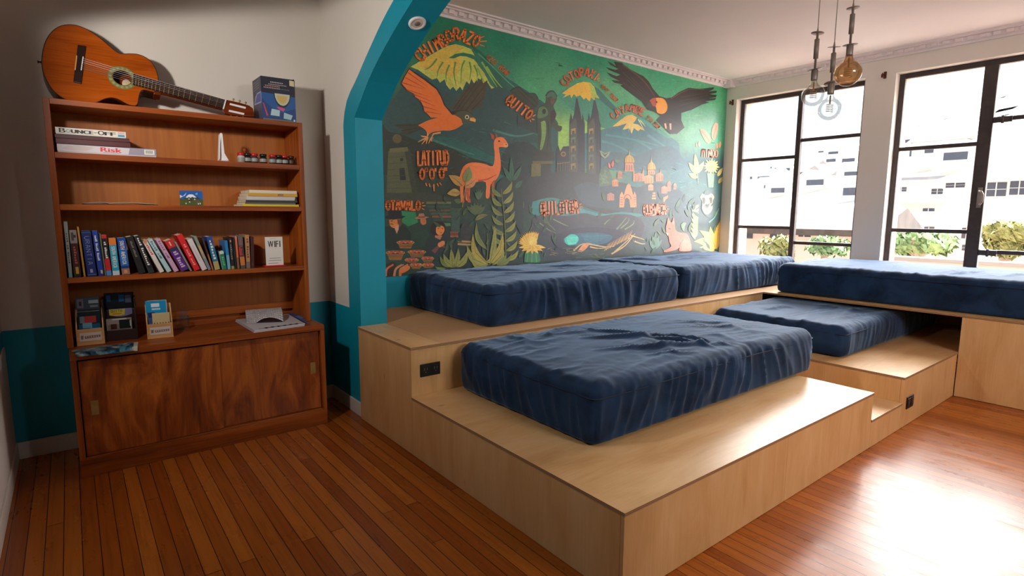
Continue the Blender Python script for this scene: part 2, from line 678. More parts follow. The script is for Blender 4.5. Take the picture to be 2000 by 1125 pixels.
def tag(o, label, cat, group=None):
    o['label'] = label
    o['category'] = cat
    if group:
        o['group'] = group
    return o


def thing(name, label, cat, loc, group=None):
    o = bpy.data.objects.new(name, None)
    o.empty_display_size = 0.1
    COL.objects.link(o)
    o.location = loc
    return tag(o, label, cat, group)


def struct(o):
    o['kind'] = 'structure'
    return o


def part_label(o, s):
    o['label'] = s
    return o


# ------------------------------------------------------------------ lettering
GLYPH = {
    'A': [[(0, 0), (.38, 1), (.62, 1), (1, 0)], [(.16, .36), (.84, .36)]],
    'B': [[(0, 0), (0, 1), (.65, 1), (.9, .78), (.65, .55), (0, .55)], [(.65, .55), (1, .28), (.7, 0), (0, 0)]],
    'C': [[(1, .82), (.6, 1), (.2, .85), (0, .5), (.2, .14), (.6, 0), (1, .18)]],
    'D': [[(0, 0), (0, 1), (.5, 1), (1, .68), (1, .32), (.5, 0), (0, 0)]],
    'E': [[(1, 1), (0, 1), (0, 0), (1, 0)], [(0, .52), (.8, .52)]],
    'F': [[(1, 1), (0, 1), (0, 0)], [(0, .52), (.8, .52)]],
    'G': [[(1, .82), (.6, 1), (.2, .85), (0, .5), (.2, .14), (.6, 0), (1, .18), (1, .45), (.6, .45)]],
    'H': [[(0, 0), (0, 1)], [(1, 0), (1, 1)], [(0, .5), (1, .5)]],
    'I': [[(.5, 0), (.5, 1)]],
    'K': [[(0, 0), (0, 1)], [(1, 1), (0, .45), (1, 0)]],
    'L': [[(.1, 1), (.1, 0), (1, 0)]],
    'M': [[(0, 0), (.1, 1), (.5, .4), (.9, 1), (1, 0)]],
    'N': [[(0, 0), (0, 1), (1, 0), (1, 1)]],
    'O': [[(.5, 1), (.1, .8), (0, .5), (.1, .2), (.5, 0), (.9, .2), (1, .5), (.9, .8), (.5, 1)]],
    'P': [[(0, 0), (0, 1), (.7, 1), (1, .77), (.7, .5), (0, .5)]],
    'Q': [[(.5, 1), (.1, .8), (0, .5), (.1, .2), (.5, 0), (.9, .2), (1, .5), (.9, .8), (.5, 1)], [(.6, .3), (1.05, -.1)]],
    'R': [[(0, 0), (0, 1), (.7, 1), (1, .77), (.7, .52), (0, .52)], [(.5, .52), (1, 0)]],
    'S': [[(1, .85), (.55, 1), (.1, .82), (.2, .58), (.8, .42), (.95, .18), (.5, 0), (0, .15)]],
    'T': [[(0, 1), (1, 1)], [(.5, 1), (.5, 0)]],
    'U': [[(0, 1), (0, .25), (.35, 0), (.65, 0), (1, .25), (1, 1)]],
    'V': [[(0, 1), (.5, 0), (1, 1)]],
    'W': [[(0, 1), (.25, 0), (.5, .7), (.75, 0), (1, 1)]],
    'X': [[(0, 0), (1, 1)], [(0, 1), (1, 0)]],
    'Y': [[(0, 1), (.5, .5), (1, 1)], [(.5, .5), (.5, 0)]],
    'Z': [[(0, 1), (1, 1), (0, 0), (1, 0)]],
    '0': [[(.5, 1), (.1, .8), (0, .5), (.1, .2), (.5, 0), (.9, .2), (1, .5), (.9, .8), (.5, 1)]],
    '2': [[(0, .8), (.5, 1), (.95, .75), (0, 0), (1, 0)]],
    '3': [[(0, .9), (.6, 1), (.9, .75), (.4, .52), (1, .3), (.6, 0), (0, .1)]],
    '5': [[(1, 1), (.1, 1), (.05, .55), (.6, .62), (1, .3), (.6, 0), (0, .1)]],
    '6': [[(.9, .95), (.3, .8), (0, .35), (.3, 0), (.8, .05), (1, .3), (.7, .52), (.1, .4)]],
    '7': [[(0, 1), (1, 1), (.35, 0)]],
    '8': [[(.5, .55), (.1, .78), (.5, 1), (.9, .78), (.5, .55), (0, .25), (.5, 0), (1, .25), (.5, .55)]],
    '9': [[(.95, .6), (.5, .45), (.05, .7), (.4, 1), (.9, .9), (.95, .5), (.5, 0)]],
    '°': [[(.2, 1), (.2, .8), (.5, .8), (.5, 1), (.2, 1)]],
    "'": [[(.3, 1), (.25, .75)]],
    '"': [[(.15, 1), (.1, .75)], [(.55, 1), (.5, .75)]],
    '-': [[(.1, .5), (.9, .5)]],
}
GLYPH[','] = [[(.3, .05), (.15, -.2)]]

_font_cache = {}


def font_polys(txt):
    """outline triangles of a string in the built-in face: list of [(x, y), ...], and its width"""
    if txt in _font_cache:
        return _font_cache[txt]
    cu = bpy.data.curves.new('lettering', 'FONT')
    cu.body = txt
    cu.resolution_u = 3
    ob = bpy.data.objects.new('lettering', cu)
    COL.objects.link(ob)
    dg = bpy.context.evaluated_depsgraph_get()
    me = ob.evaluated_get(dg).to_mesh()
    res = [[(me.vertices[i].co.x, me.vertices[i].co.y) for i in p.vertices] for p in me.polygons]
    xs = [q[0] for p in res for q in p] or [0, 1]
    ys = [q[1] for p in res for q in p] or [0, 1]
    ob.evaluated_get(dg).to_mesh_clear()
    bpy.data.objects.remove(ob)
    bpy.data.curves.remove(cu)
    _font_cache[txt] = (res, min(xs), max(xs), min(ys), max(ys))
    return _font_cache[txt]


def letter(mb, txt, o, ex, ey, col, mi=0, bold=0.0):
    """fit a string into the parallelogram at o spanned by ex (width) and ey (height)"""
    res, x0, x1, y0, y1 = font_polys(txt)
    o, ex, ey = Vector(o), Vector(ex), Vector(ey)
    nn = ex.cross(ey).normalized() * 0.00006
    offs = [(0, 0)] if bold == 0 else [(-bold, 0), (bold, 0), (0, 0)]
    for j, (bx, by) in enumerate(offs):
        for p in res:
            mb.poly([o + nn * j + ex * ((q[0] - x0) / (x1 - x0) + bx) + ey * ((q[1] - y0) / (y1 - y0) + by) for q in p], mi, col)


def stroke2d(pts, w):
    """a brush stroke with round joints as 2-D polygons"""
    out = []
    for a, b in zip(pts, pts[1:]):
        d = Vector((b[0] - a[0], b[1] - a[1]))
        if d.length < 1e-9:
            continue
        d.normalize()
        n = Vector((-d.y, d.x)) * (w / 2)
        e = d * (w * 0.22)
        out.append([(a[0] + n.x - e.x, a[1] + n.y - e.y), (a[0] - n.x - e.x, a[1] - n.y - e.y), (b[0] - n.x + e.x, b[1] - n.y + e.y), (b[0] + n.x + e.x, b[1] + n.y + e.y)])
    return out


def hand(mb, txt, o, ex, ey, col, mi=0, w=0.16):
    """hand-drawn capitals in the parallelogram at o"""
    o, ex, ey = Vector(o), Vector(ex), Vector(ey)
    n = len(txt)
    for k, ch in enumerate(txt):
        for st in GLYPH.get(ch, []):
            pts = [((k + .08 + .68 * q[0]) / n, q[1]) for q in st]
            asp = ex.length / ey.length
            for pl in stroke2d([(q[0] * asp, q[1]) for q in pts], w):
                mb.poly([o + ex * (q[0] / asp) + ey * q[1] for q in pl], mi, col)
# ================================================================== the room
XL, XQ, XT, XW, YM, ZH = -0.307, 1.353, 1.523, 6.01, 3.731, 2.752
YBK, XOUT = -3.2, 6.38
ZS, ZBB, ZMUR, ZCORN = 0.672, 0.088, 0.806, 2.68

b = MB()
b.box(XL - .2, XOUT, YBK - .1, YM + .1, -0.12, 0.0)
struct(b.build('floor', M['floor']))

b = MB()
b.box(XL - .2, XOUT, YBK - .1, YM + .1, ZH, ZH + 0.12)
struct(b.build('ceiling', M['ceiling']))

# wall behind bookcase and mural, teal dado below
b = MB()
b.box(XL - .2, XQ + .08, YM, YM + .12, ZS, ZH, 0)
b.box(XL - .2, XQ + .08, YM, YM + .12, 0, ZS, 1)
b.box(XQ + .08, XOUT, YM, YM + .12, ZMUR, ZH, 0)
b.box(XQ + .08, XOUT, YM, YM + .12, 0, ZMUR, 1)
struct(b.build('wall_back', [M['wall'], M['teal']]))

b = MB()
b.box(XL - .2, XL, 2.1, YM, ZS, ZH, 0)
b.box(XL - .2, XL, 2.1, YM, 0, ZS, 1)
b.box(XL - .2, XL, YBK, 2.1, 0, ZH, 1)
struct(b.build('wall_left', [M['wall'], M['teal']]))
b = MB()
b.box(XL - .02, XL + .006, 2.35, YM - .014, ZBB, .595, 0)
struct(b.build('trim_1', M['trim'], bevel=.002))

b = MB()
b.box(XL - .2, XOUT, YBK - .12, YBK, 0, ZH, 0)
struct(b.build('wall_front', M['teal']))


# wall with the arched opening
def catmull(P, n=6):
    out = []
    for i in range(len(P) - 1):
        p0 = P[max(i - 1, 0)]; p1 = P[i]; p2 = P[i + 1]; p3 = P[min(i + 2, len(P) - 1)]
        for k in range(n):
            t = k / n
            out.append(tuple(0.5 * ((2 * p1[j]) + (-p0[j] + p2[j]) * t + (2 * p0[j] - 5 * p1[j] + 4 * p2[j] - p3[j]) * t * t + (-p0[j] + 3 * p1[j] - 3 * p2[j] + p3[j]) * t ** 3) for j in range(len(p1))))
    out.append(tuple(P[-1]))
    return out


YJ = 3.219
ARCH = catmull([(YJ, 1.812), (2.945, 2.03), (2.50, 2.252), (2.0, 2.415), (1.4, 2.49), (0.8, 2.415), (.3, 2.252), (-.145, 2.03), (-.42, 1.812)], 5)
BAND = catmull([(3.392, 1.79), (3.362, 1.872), (3.30, 1.945), (3.17, 2.022), (3.003, 2.134), (2.69, 2.311), (2.1, 2.52), (1.4, 2.60), (.7, 2.52), (.11, 2.311), (-.2, 2.134), (-.37, 2.022), (-.5, 1.945), (-.562, 1.872), (-.592, 1.79)], 4)
b = MB()
outline = [(YM, 0), (YM, ZH), (YBK, ZH), (YBK, 0), (-.42, 0)] + ARCH[::-1] + [(YJ, 0)]
b.prism([(XQ, y, z) for y, z in outline], (XT - XQ, 0, 0))
struct(b.build('wall_arch', M['wall']))


def ribbon_between(b, A, B, x, n=60):
    """surface at x between two y-z curves sampled evenly"""
    def samp(C, t):
        L = [0]
        for p, q in zip(C, C[1:]):
            L.append(L[-1] + math.hypot(q[0] - p[0], q[1] - p[1]))
        s = t * L[-1]
        for k in range(len(C) - 1):
            if s <= L[k + 1] + 1e-9:
                u = (s - L[k]) / max(1e-9, L[k + 1] - L[k])
                return (C[k][0] + (C[k + 1][0] - C[k][0]) * u, C[k][1] + (C[k + 1][1] - C[k][1]) * u)
        return C[-1]
    pa = [samp(A, k / n) for k in range(n + 1)]
    pb = [samp(B, k / n) for k in range(n + 1)]
    for k in range(n):
        b.poly([(x, *pa[k]), (x, *pa[k + 1]), (x, *pb[k + 1]), (x, *pb[k])])


b = MB()
xp = XQ - .0015
b.poly([(xp, YJ, 0), (xp, YJ, 1.812), (xp, 3.392, 1.79), (xp, 3.392, 0)])
b.poly([(xp, -.42, 0), (xp, -.42, 1.812), (xp, -.592, 1.79), (xp, -.592, 0)])
ribbon_between(b, ARCH, BAND, xp)
b.poly([(xp, 3.392, 0), (xp, 3.392, ZS), (xp, YM, ZS), (xp, YM, 0)])
b.poly([(xp, -.592, 0), (xp, -.592, ZS), (xp, YBK, ZS), (xp, YBK, 0)])
# lining of the opening
LIN = [(YJ, 0)] + ARCH + [(-.42, 0)]
for p, q in zip(LIN, LIN[1:]):
    d = Vector((0, q[0] - p[0], q[1] - p[1])).normalized()
    n = Vector((0, -d.z, d.y)) * .0015
    if p[0] == q[0] == YJ:
        n = Vector((0, -.0015, 0))
    if p[0] == q[0] == -.42:
        n = Vector((0, .0015, 0))
    if n.z > 0:
        n = -n
    b.poly([Vector((xp, *p)) + n, Vector((XT, *p)) + n, Vector((XT, *q)) + n, Vector((xp, *q)) + n])
struct(b.build('trim_2', M['teal'], fix=False))

# baseboards
b = MB()
b.box(XL, XQ, YM - .013, YM + .01, 0, ZBB)
struct(b.build('baseboard_back', M['trim'], bevel=.003))
b = MB()
b.box(XQ - .012, XQ + .01, YJ, YM - .013, 0, ZBB)
struct(b.build('baseboard_right', M['trim'], bevel=.003))
b = MB()
b.box(XL - .01, XL + .013, YBK, YM - .013, 0, ZBB)
struct(b.build('baseboard_left', M['trim'], bevel=.003))

# window wall
WIN = [(2.301, 3.607), (0.743, 2.049)]
SILL, WT = 0.62, 2.541
b = MB()
edges = [YBK] + [e for w in WIN[::-1] for e in w] + [YM]
for mi, xa, xb in ((0, XW, 6.15), (1, 6.15, XOUT)):
    for i in range(0, len(edges), 2):
        b.box(xa, xb, edges[i], edges[i + 1], SILL, WT, mi)
    b.box(xa, xb, YBK, YM, 0, SILL, mi)
    b.box(xa, xb, YBK, YM, WT, ZH, mi)
M['peach'] = plain('peach_outer_render', S(236, 196, 180), 0.9, var=.03, scale=1)
struct(b.build('wall_right', [M['wall'], M['peach']], weld=False))

# plaster cornices with dentils
def cornice(name, A, B, inward):
    A, B, w = Vector(A), Vector(B), Vector(inward)
    d = (B - A)
    L = d.length
    d.normalize()
    b = MB()
    prof = [(0, 0), (.012, 0), (.014, .018), (.03, .022), (.034, .05), (.058, .052), (.064, .06), (.085, .062), (.088, .0719), (0, .0719)]
    P0 = [A + w * q[0] + Vector((0, 0, ZCORN + q[1])) for q in prof]
    P1 = [p + d * L for p in P0]
    for k in range(len(prof)):
        k2 = (k + 1) % len(prof)
        b.poly([P0[k], P0[k2], P1[k2], P1[k]])
    b.poly(P0[::-1]); b.poly(P1)
    n = int(L / .083)
    for k in range(n):
        s = (k + .5) * L / n
        c = A + d * s + Vector((0, 0, ZCORN))
        q = []
        for zz, r0, r1 in ((.024, .022, .047), (.049, .03, .054)):
            q += [c + d * -.026 + w * r0 + Vector((0, 0, zz)), c + d * .026 + w * r0 + Vector((0, 0, zz)), c + d * .022 + w * r1 + Vector((0, 0, zz)), c + d * -.022 + w * r1 + Vector((0, 0, zz))]
        b.hexa(q)
    return struct(b.build(name, M['stucco']))


cornice('trim_3', (XT, YM, 0), (XW, YM, 0), (0, -1, 0))
cornice('trim_4', (XW, YBK, 0), (XW, YM - .088, 0), (-1, 0, 0))
b = MB()
b.box(XW - .1, XW, YM - .1, YM, ZCORN - .006, ZH - .001)
struct(b.build('trim_5', M['stucco'], bevel=.006))


# steel windows
def window(n, y0, y1, ymull, wm, bars_l, bars_r):
    """y1 is the far jamb (left in the picture)"""
    xf = 6.11
    root = thing('window_%d' % n, 'x', 'window', (xf, (y0 + y1) / 2, SILL))
    del root['label']; del root['category']
    root['kind'] = 'structure'
    b = MB()
    t = .045
    x0, x1 = xf - .004, xf + .035
    b.box(x0, x1, y0, y0 + t, SILL, WT)
    b.box(x0, x1, y1 - t, y1, SILL, WT)
    b.box(x0, x1, y0 + t, y1 - t, SILL, SILL + t)
    b.box(x0, x1, y0 + t, y1 - t, WT - t, WT)
    b.build('window_frame', M['steel_dark'], root, bevel=.004)
    b = MB()
    b.box(x0 - .012, x1, ymull - wm / 2, ymull + wm / 2, SILL + t, WT - t)
    b.build('mullion', M['steel_dark'], root, bevel=.005)
    for z in bars_l:
        b = MB()
        b.box(x0 + .004, x1 - .004, ymull + wm / 2, y1 - t, z - .017, z + .017)
        b.build('glazing_bar', M['steel_dark'], root, bevel=.003)
    for z in bars_r:
        b = MB()
        b.box(x0 + .004, x1 - .004, y0 + t, ymull - wm / 2, z - .017, z + .017)
        b.build('glazing_bar', M['steel_dark'], root, bevel=.003)
    for a, c in ((ymull + wm / 2, y1 - t), (y0 + t, ymull - wm / 2)):
        b = MB()
        b.poly([(xf + .018, a, SILL + t), (xf + .018, c, SILL + t), (xf + .018, c, WT - t), (xf + .018, a, WT - t)])
        b.build('pane', M['pane'], root)
    return root


w1 = window(1, 2.301, 3.607, 2.935, .05, (1.873, 1.122), (2.037, .966))
w2 = window(2, 0.743, 2.049, 1.385, .095, (1.868, 1.125), (2.055, .96))
# casement handle and hinge pieces on the second window
b = MB()
hx = 6.11 - .03
b.tube([(hx + .02, 1.372, 1.47), (hx - .035, 1.366, 1.47), (hx - .05, 1.345, 1.462), (hx - .05, 1.335, 1.44), (hx - .05, 1.335, 1.38), (hx - .045, 1.348, 1.36), (hx + .02, 1.37, 1.355)], .0075, 8)
b.box(hx + .004, hx + .016, 1.355, 1.385, 1.33, 1.50)
part_label(b.build('handle', M['gray_metal'], w2), 'pale steel casement handle')
for z in (.955, 2.05):
    b = MB()
    b.box(hx + .004, hx + .03, 1.215, 1.335, z - .026, z + .02)
    b.tube([(hx + .008, 1.275, z - .035), (hx + .008, 1.275, z + .03)], .011, 8)
    b.build('hinge', M['steel_dark'], w2, bevel=.002)

# curtain brackets left on the wall
for y, z, lb in ((3.655, 2.515, 'small rusty curtain bracket on wall corner beside the left window'), (2.138, 2.537, 'small rusty curtain bracket on pillar between the two windows')):
    t = thing('curtain_bracket', lb, 'bracket', (XW, y, z), 'curtain brackets')
    b = MB()
    b.box(XW - .006, XW, y - .012, y + .012, z - .03, z + .032)
    b.build('plate', M['rust'], t, bevel=.002)
    b = MB()
    b.tube([(XW - .004, y, z), (XW - .035, y + .004, z), (XW - .05, y + .006, z + .012)], .006, 8)
    b.tube([(XW - .035, y + .012, z - .022), (XW - .035, y + .012, z + .006)], .009, 8)
    b.build('hook', M['rust'], t)

# recessed spotlight in the slope of the arch
p = Vector((1.438, 2.613, 2.200))
nrm = Vector((0, -.46, -.888)).normalized()
t = thing('recessed_spotlight', 'round recessed spotlight with white ring in teal arch soffit', 'spotlight', p)
b = MB()
b.lathe([(.028, .001), (.030, .006), (.036, .008), (.043, .005), (.045, -.001)], p, 28, axis=nrm)
b.build('ring', M['white_plastic'], t)
b = MB()
b.lathe([(.0, -.0), (.02, .0), (.029, .004)], p + nrm * .0012, 24, axis=nrm)
b.build('reflector', M['trim'], t)
b = MB()
b.lathe([(.0, .008), (.012, .007), (.017, .003)], p + nrm * .0012, 16, axis=nrm)
b.build('lamp', M['gray_metal'], t)


# ================================================================== plywood stage
def stage(name, label, x0, x1, y0, y1, h, panels, top_cuts=(), grain='ply_x', body=True, over=.004, ycut=None):
    t = thing(name, label, 'platform', ((x0 + x1) / 2, (y0 + y1) / 2, 0), 'plywood platforms')
    th = .014
    xs = [x0 - over] + list(top_cuts) + [x1]
    for a, c in zip(xs, xs[1:]):
        b = MB()
        b.lid(a + (.0006 if a > x0 else 0), c, y0 - over, ycut or y1, h - th, h)
        b.build('top', [M[grain], M['ply_edge']], t, bevel=.0012)
    if ycut:
        b = MB()
        b.lid(x0 - over, x1, ycut + .0008, y1, h - th, h)
        b.build('top', [M[grain], M['ply_edge']], t, bevel=.0012)
    for nm, q in panels:
        b = MB()
        b.box(*q)
        b.build(nm, M['ply_z'], t, bevel=.001)
    return t


YCUT = 2.288
PX0, AY0, BY0 = 1.332, 1.1107, 2.543
stage('plywood_platform', 'wide low plywood platform in front carrying the nearest navy mattress', PX0, 3.35, AY0, BY0 - .002, .317,
      [('front_panel', (PX0, 2.4095, AY0, AY0 + .015, 0.002, .3010)), ('front_panel', (2.4108, 3.35, AY0, AY0 + .015, .002, .3010)),
       ('side_panel', (PX0, PX0 + .015, AY0 + .016, BY0 - .002, .002, .3010)), ('side_panel', (3.334, 3.349, AY0 + .016, BY0 - .002, .002, .3010))], grain='ply_x', ycut=YCUT)
tb = stage('plywood_platform', 'high plywood platform along the mural carrying two navy mattresses', PX0, 6.0, BY0, YM - .004, .58,
           [('front_panel', (PX0, 4.83, BY0, BY0 + .015, .002, .5640)),
            ('side_panel', (PX0, PX0 + .015, BY0 + .016, YJ - .004, .002, .5640))], body=False)
# the top runs past the jamb: cut it back around the arch wall
for o in list(tb.children):
    if o.name.startswith('top'):
        bpy.data.objects.remove(o)
for (xa, xb, ya, yb) in ((PX0 - .004, 1.506, BY0 - .004, YJ - .004), (1.5068, XT, BY0 - .004, YJ - .004), (XT + .002, 6.0, BY0 - .004, YM - .004)):
    pass
b = MB()
b.lid(PX0 - .004, 1.506, BY0 - .004, YJ - .004, .566, .58)
b.build('top', [M['ply_y'], M['ply_edge']], tb, bevel=.0012)
b = MB()
b.prism([(1.5066, BY0 - .004, .566), (6.0, BY0 - .004, .566), (6.0, YM - .004, .566), (XT + .004, YM - .004, .566), (XT + .004, YJ - .004, .566), (1.5066, YJ - .004, .566)], (0, 0, .014), 0, None, 1)
b.build('top', [M['ply_x'], M['ply_edge']], tb, bevel=.0012)
stage('plywood_platform', 'small lowest plywood step between two taller platform blocks', 3.3557, 3.805, AY0, BY0 - .002, .162,
      [('front_panel', (3.3517, 3.805, AY0, AY0 + .015, .002, .147))], grain='ply_y')
stage('plywood_platform', 'medium plywood platform holding the mattress half under the window platform', 3.8105, 5.95, AY0, BY0 - .002, .316,
      [('front_panel', (3.8075, 4.832, AY0, AY0 + .015, .002, .3010)), ('side_panel', (3.8075, 3.8225, AY0 + .016, BY0 - .002, .002, .3010))], grain='ply_x', over=.003)
td = stage('plywood_platform', 'long plywood platform under the windows with an open cubby below', 4.835, 6.0, .35, BY0 - .0045, .58,
           [('front_panel', (4.835, 4.85, .35, AY0 - .004, .002, .5640)), ('side_panel', (4.851, 5.99, AY0 - .019, AY0 - .004, .002, .5640)),
            ('side_panel', (4.851, 5.99, .35, .365, .002, .5640)), ('back_panel', (5.985, 6.0, AY0, BY0 - .005, .32, .5640))], grain='ply_y')


# sockets let into the plywood
def socket(x0, x1, z0, z1, y, lb):
    t = thing('power_outlet', lb, 'outlet', ((x0 + x1) / 2, y, (z0 + z1) / 2), 'black power outlets')
    b = MB()
    b.box(x0, x1, y - .007, y - .0003, z0, z1)
    b.build('cover_plate', M['black'], t, bevel=.003)
    n = 2
    for k in range(n):
        cx = x0 + (x1 - x0) * (k + .5) / n
        b = MB()
        b.box(cx - .021, cx + .021, y - .0095, y - .007, z0 + .012, z1 - .012)
        f = b.build('socket_face', M['black'], t, bevel=.0015)
        b = MB()
        for s in (-.008, .008):
            b.box(cx + s - .0012, cx + s + .0012, y - .0099, y - .0093, (z0 + z1) / 2, (z0 + z1) / 2 + .014)
        b.tube([(cx, y - .0099, (z0 + z1) / 2 - .01), (cx, y - .0093, (z0 + z1) / 2 - .01)], .0025, 8)
        b.build('slot', M['gray_metal'], f)


socket(1.382, 1.501, .414, .483, BY0, 'black power outlet on upper plywood riser near the arch')
socket(3.875, 3.985, .108, .184, AY0, 'black power outlet on plywood front below the medium platform')


# ================================================================== mattresses
def mattress(name, label, x0, x1, y0, y1, z0, z1, seed, top_amp=.006, side_amp=.006, creases=(), slant=.7, r=.055, sag=0.0):
    t = thing(name, label, 'mattress', ((x0 + x1) / 2, (y0 + y1) / 2, z0), 'navy mattresses')
    step = .0135
    nx, ny, nz = max(4, int((x1 - x0) / step)), max(4, int((y1 - y0) / step)), max(4, int((z1 - z0) / step))
    V, idx, F = [], {}, []

    def vid(i, j, k):
        key = (i, j, k)
        if key not in idx:
            idx[key] = len(V)
            V.append(Vector((x0 + (x1 - x0) * i / nx, y0 + (y1 - y0) * j / ny, z0 + (z1 - z0) * k / nz)))
        return idx[key]
    for i in range(nx):
        for j in range(ny):
            F.append((vid(i, j, nz), vid(i + 1, j, nz), vid(i + 1, j + 1, nz), vid(i, j + 1, nz)))
            F.append((vid(i, j, 0), vid(i, j + 1, 0), vid(i + 1, j + 1, 0), vid(i + 1, j, 0)))
    for i in range(nx):
        for k in range(nz):
            F.append((vid(i, 0, k), vid(i + 1, 0, k), vid(i + 1, 0, k + 1), vid(i, 0, k + 1)))
            F.append((vid(i, ny, k), vid(i, ny, k + 1), vid(i + 1, ny, k + 1), vid(i + 1, ny, k)))
    for j in range(ny):
        for k in range(nz):
            F.append((vid(0, j, k), vid(0, j, k + 1), vid(0, j + 1, k + 1), vid(0, j + 1, k)))
            F.append((vid(nx, j, k), vid(nx, j + 1, k), vid(nx, j + 1, k + 1), vid(nx, j, k + 1)))
    sd = Vector((seed * 17.3, seed * 5.1, seed * 9.7))
    H = z1 - z0
    out = []
    rb = .018
    for p in V:
        rr = r if p.z > z0 + H * .5 else rb
        q = Vector((min(max(p.x, x0 + r), x1 - r), min(max(p.y, y0 + r), y1 - r), min(max(p.z, z0 + rb), z1 - r)))
        d = p - q
        n = d.normalized() if d.length > 1e-9 else Vector((0, 0, 1))
        # rounded box
        dz = d.z
        if dz < 0:
            dd = Vector((d.x / r, d.y / r, d.z / rb))
            if dd.length > 1:
                dd.normalize()
            pos = q + Vector((dd.x * r, dd.y * r, dd.z * rb))
        else:
            pos = q + n * r if d.length > r else p.copy()
        u = (p.z - z0) / H
        disp = 0.0
        fx = min(p.x - x0, x1 - p.x)
        fy = min(p.y - y0, y1 - p.y)
        if abs(n.z) < .8:                      # sides: hanging folds
            s = p.x if fy < fx else p.y
            ss = s + (H - (p.z - z0)) * slant * noise.noise(Vector((s * 1.3, seed, 0)) + sd) * 1.6
            a = noise.noise(Vector((ss * 15, p.z * 1.6, seed * 3.0)) + sd)
            c = noise.noise(Vector((ss * 34, p.z * 3.0, seed * 2.0)) + sd)
            fold = (1 - abs(a)) ** 4 * 1.0 + .25 * c
            reg = .35 + .65 * max(0.0, noise.noise(Vector((s * 2.2, seed * 1.7, 4.0))) * 1.4 + .5)
            env = math.sin(min(1, max(0, u * 1.05)) * PI) ** .6
            disp += side_amp * (fold - .45) * env * reg
            disp += .010 * math.sin(u * PI)   # slight belly
        w = max(0.0, n.z)
        if w > 0:
            rp = Vector((p.x * 2.6 + p.y * .7, p.y * 5.2 - p.x * .8, seed)) + sd
            a = noise.noise(rp + Vector((0, 0, 1)) * .2)
            bb = noise.noise(rp * 2.7 + Vector((3, 1, 0)))
            ridg = (1 - abs(a)) ** 5 + .4 * (1 - abs(bb)) ** 5
            reg = max(.12, noise.noise(Vector((p.x * 1.7, p.y * 2.0, seed + 5.0))) * 1.6 + .45)
            edge = min(fx, fy)
            disp += w * top_amp * (ridg - .3) * min(1.3, reg)
            # gathers running in from the seam
            s = p.x if fy < fx else p.y
            g = noise.noise(Vector((s * 30, seed * 4.0, edge * 2.0)))
            disp += w * .006 * g * math.exp(-edge / .09)
            for (ax, ay, bx, by, amp, wd) in creases:
                A, B = Vector((ax, ay)), Vector((bx, by))
                pv = Vector((p.x, p.y))
                L = (B - A).length
                tt = (pv - A).dot(B - A) / (L * L)
                wob = .02 * noise.noise(Vector((tt * 4, ax * 7, ay * 3)))
                e = (B - A).normalized()
                dist = (pv - A).dot(Vector((-e.y, e.x))) + wob
                fall = max(0.0, 1 - abs(tt - .5) * 2) ** .6 if 0 < tt < 1 else 0
                disp += w * 1.5 * amp * fall * (math.exp(-(dist / wd) ** 2) - .6 * math.exp(-((dist - 1.5 * wd) / wd) ** 2))
            disp += -sag * w * math.sin(PI * (p.x - x0) / (x1 - x0)) * math.sin(PI * (p.y - y0) / (y1 - y0))
        big = noise.noise(Vector((p.x * 1.9, p.y * 1.9, p.z * 2.5)) + sd * 1.3)
        disp += .010 * big * (1 if u > .15 else u / .15)
        pos = pos + n * disp
        if pos.z < z0 + .0005:
            pos.z = z0 + .0005
        out.append(pos)
    b = MB()
    b.v = out
    for f in F:
        b.face(f, 0, None, True)
    b.build('cover', M['velvet'], t)
    # seam cord round the upper edge of the cover
    b = MB()
    zc = z1 - .055
    o = .0095
    c = .03
    ring = []
    for (cx, cy, a0) in ((x1 - c, y1 - c, 0), (x0 + c, y1 - c, 90), (x0 + c, y0 + c, 180), (x1 - c, y0 + c, 270)):
        for k in range(5):
            a = math.radians(a0 + k * 22.5)
            ring.append((cx + (c + o * .6) * math.cos(a), cy + (c + o * .6) * math.sin(a), zc))
    ring.append(ring[0])
    fine = []
    for p, q in zip(ring, ring[1:]):
        L = (Vector(q) - Vector(p)).length
        n = max(1, int(L / .05))
        for k in range(n):
            fine.append(Vector(p).lerp(Vector(q), k / n))
    fine.append(Vector(ring[-1]))
    fine = [p + Vector((0, 0, .005 * noise.noise(p * 3))) for p in fine]
    b.tube(fine, .0028, 5)
    b.build('seam', M['piping'], t)
    return t


mattress('mattress', 'nearest navy velvet mattress lying on the low front platform', 1.607, 3.507, 1.512, 2.505, .318, .578, 1, .018, .021,
         [(2.05, 1.95, 2.75, 1.62, .020, .022), (2.2, 2.2, 2.72, 1.85, .022, .025), (2.35, 2.35, 2.62, 2.02, .016, .02), (2.0, 2.35, 2.5, 2.28, .012, .018),
          (2.5, 2.0, 2.62, 1.6, .02, .02), (2.65, 1.95, 2.72, 1.56, .014, .016), (2.2, 1.75, 2.45, 1.6, .010, .016), (2.9, 2.2, 3.4, 1.8, .007, .014), (2.8, 2.1, 3.4, 1.68, .007, .014)])
mattress('mattress', 'left navy velvet mattress on the high platform below the mural', 1.93, 3.812, 2.70, 3.695, .581, .838, 2, .016, .024,
         [(2.3, 3.2, 3.0, 3.0, .012, .02), (2.2, 3.45, 2.7, 3.3, .016, .022), (2.9, 3.4, 3.5, 3.2, .012, .02)])
mattress('mattress', 'navy velvet mattress in the far corner under the mural', 3.872, 5.75, 2.70, 3.695, .581, .842, 3, .016, .026,
         [(3.95, 3.5, 4.3, 3.2, .018, .024), (4.2, 3.2, 4.9, 3.1, .012, .02), (4.6, 3.4, 5.3, 3.3, .012, .02)])
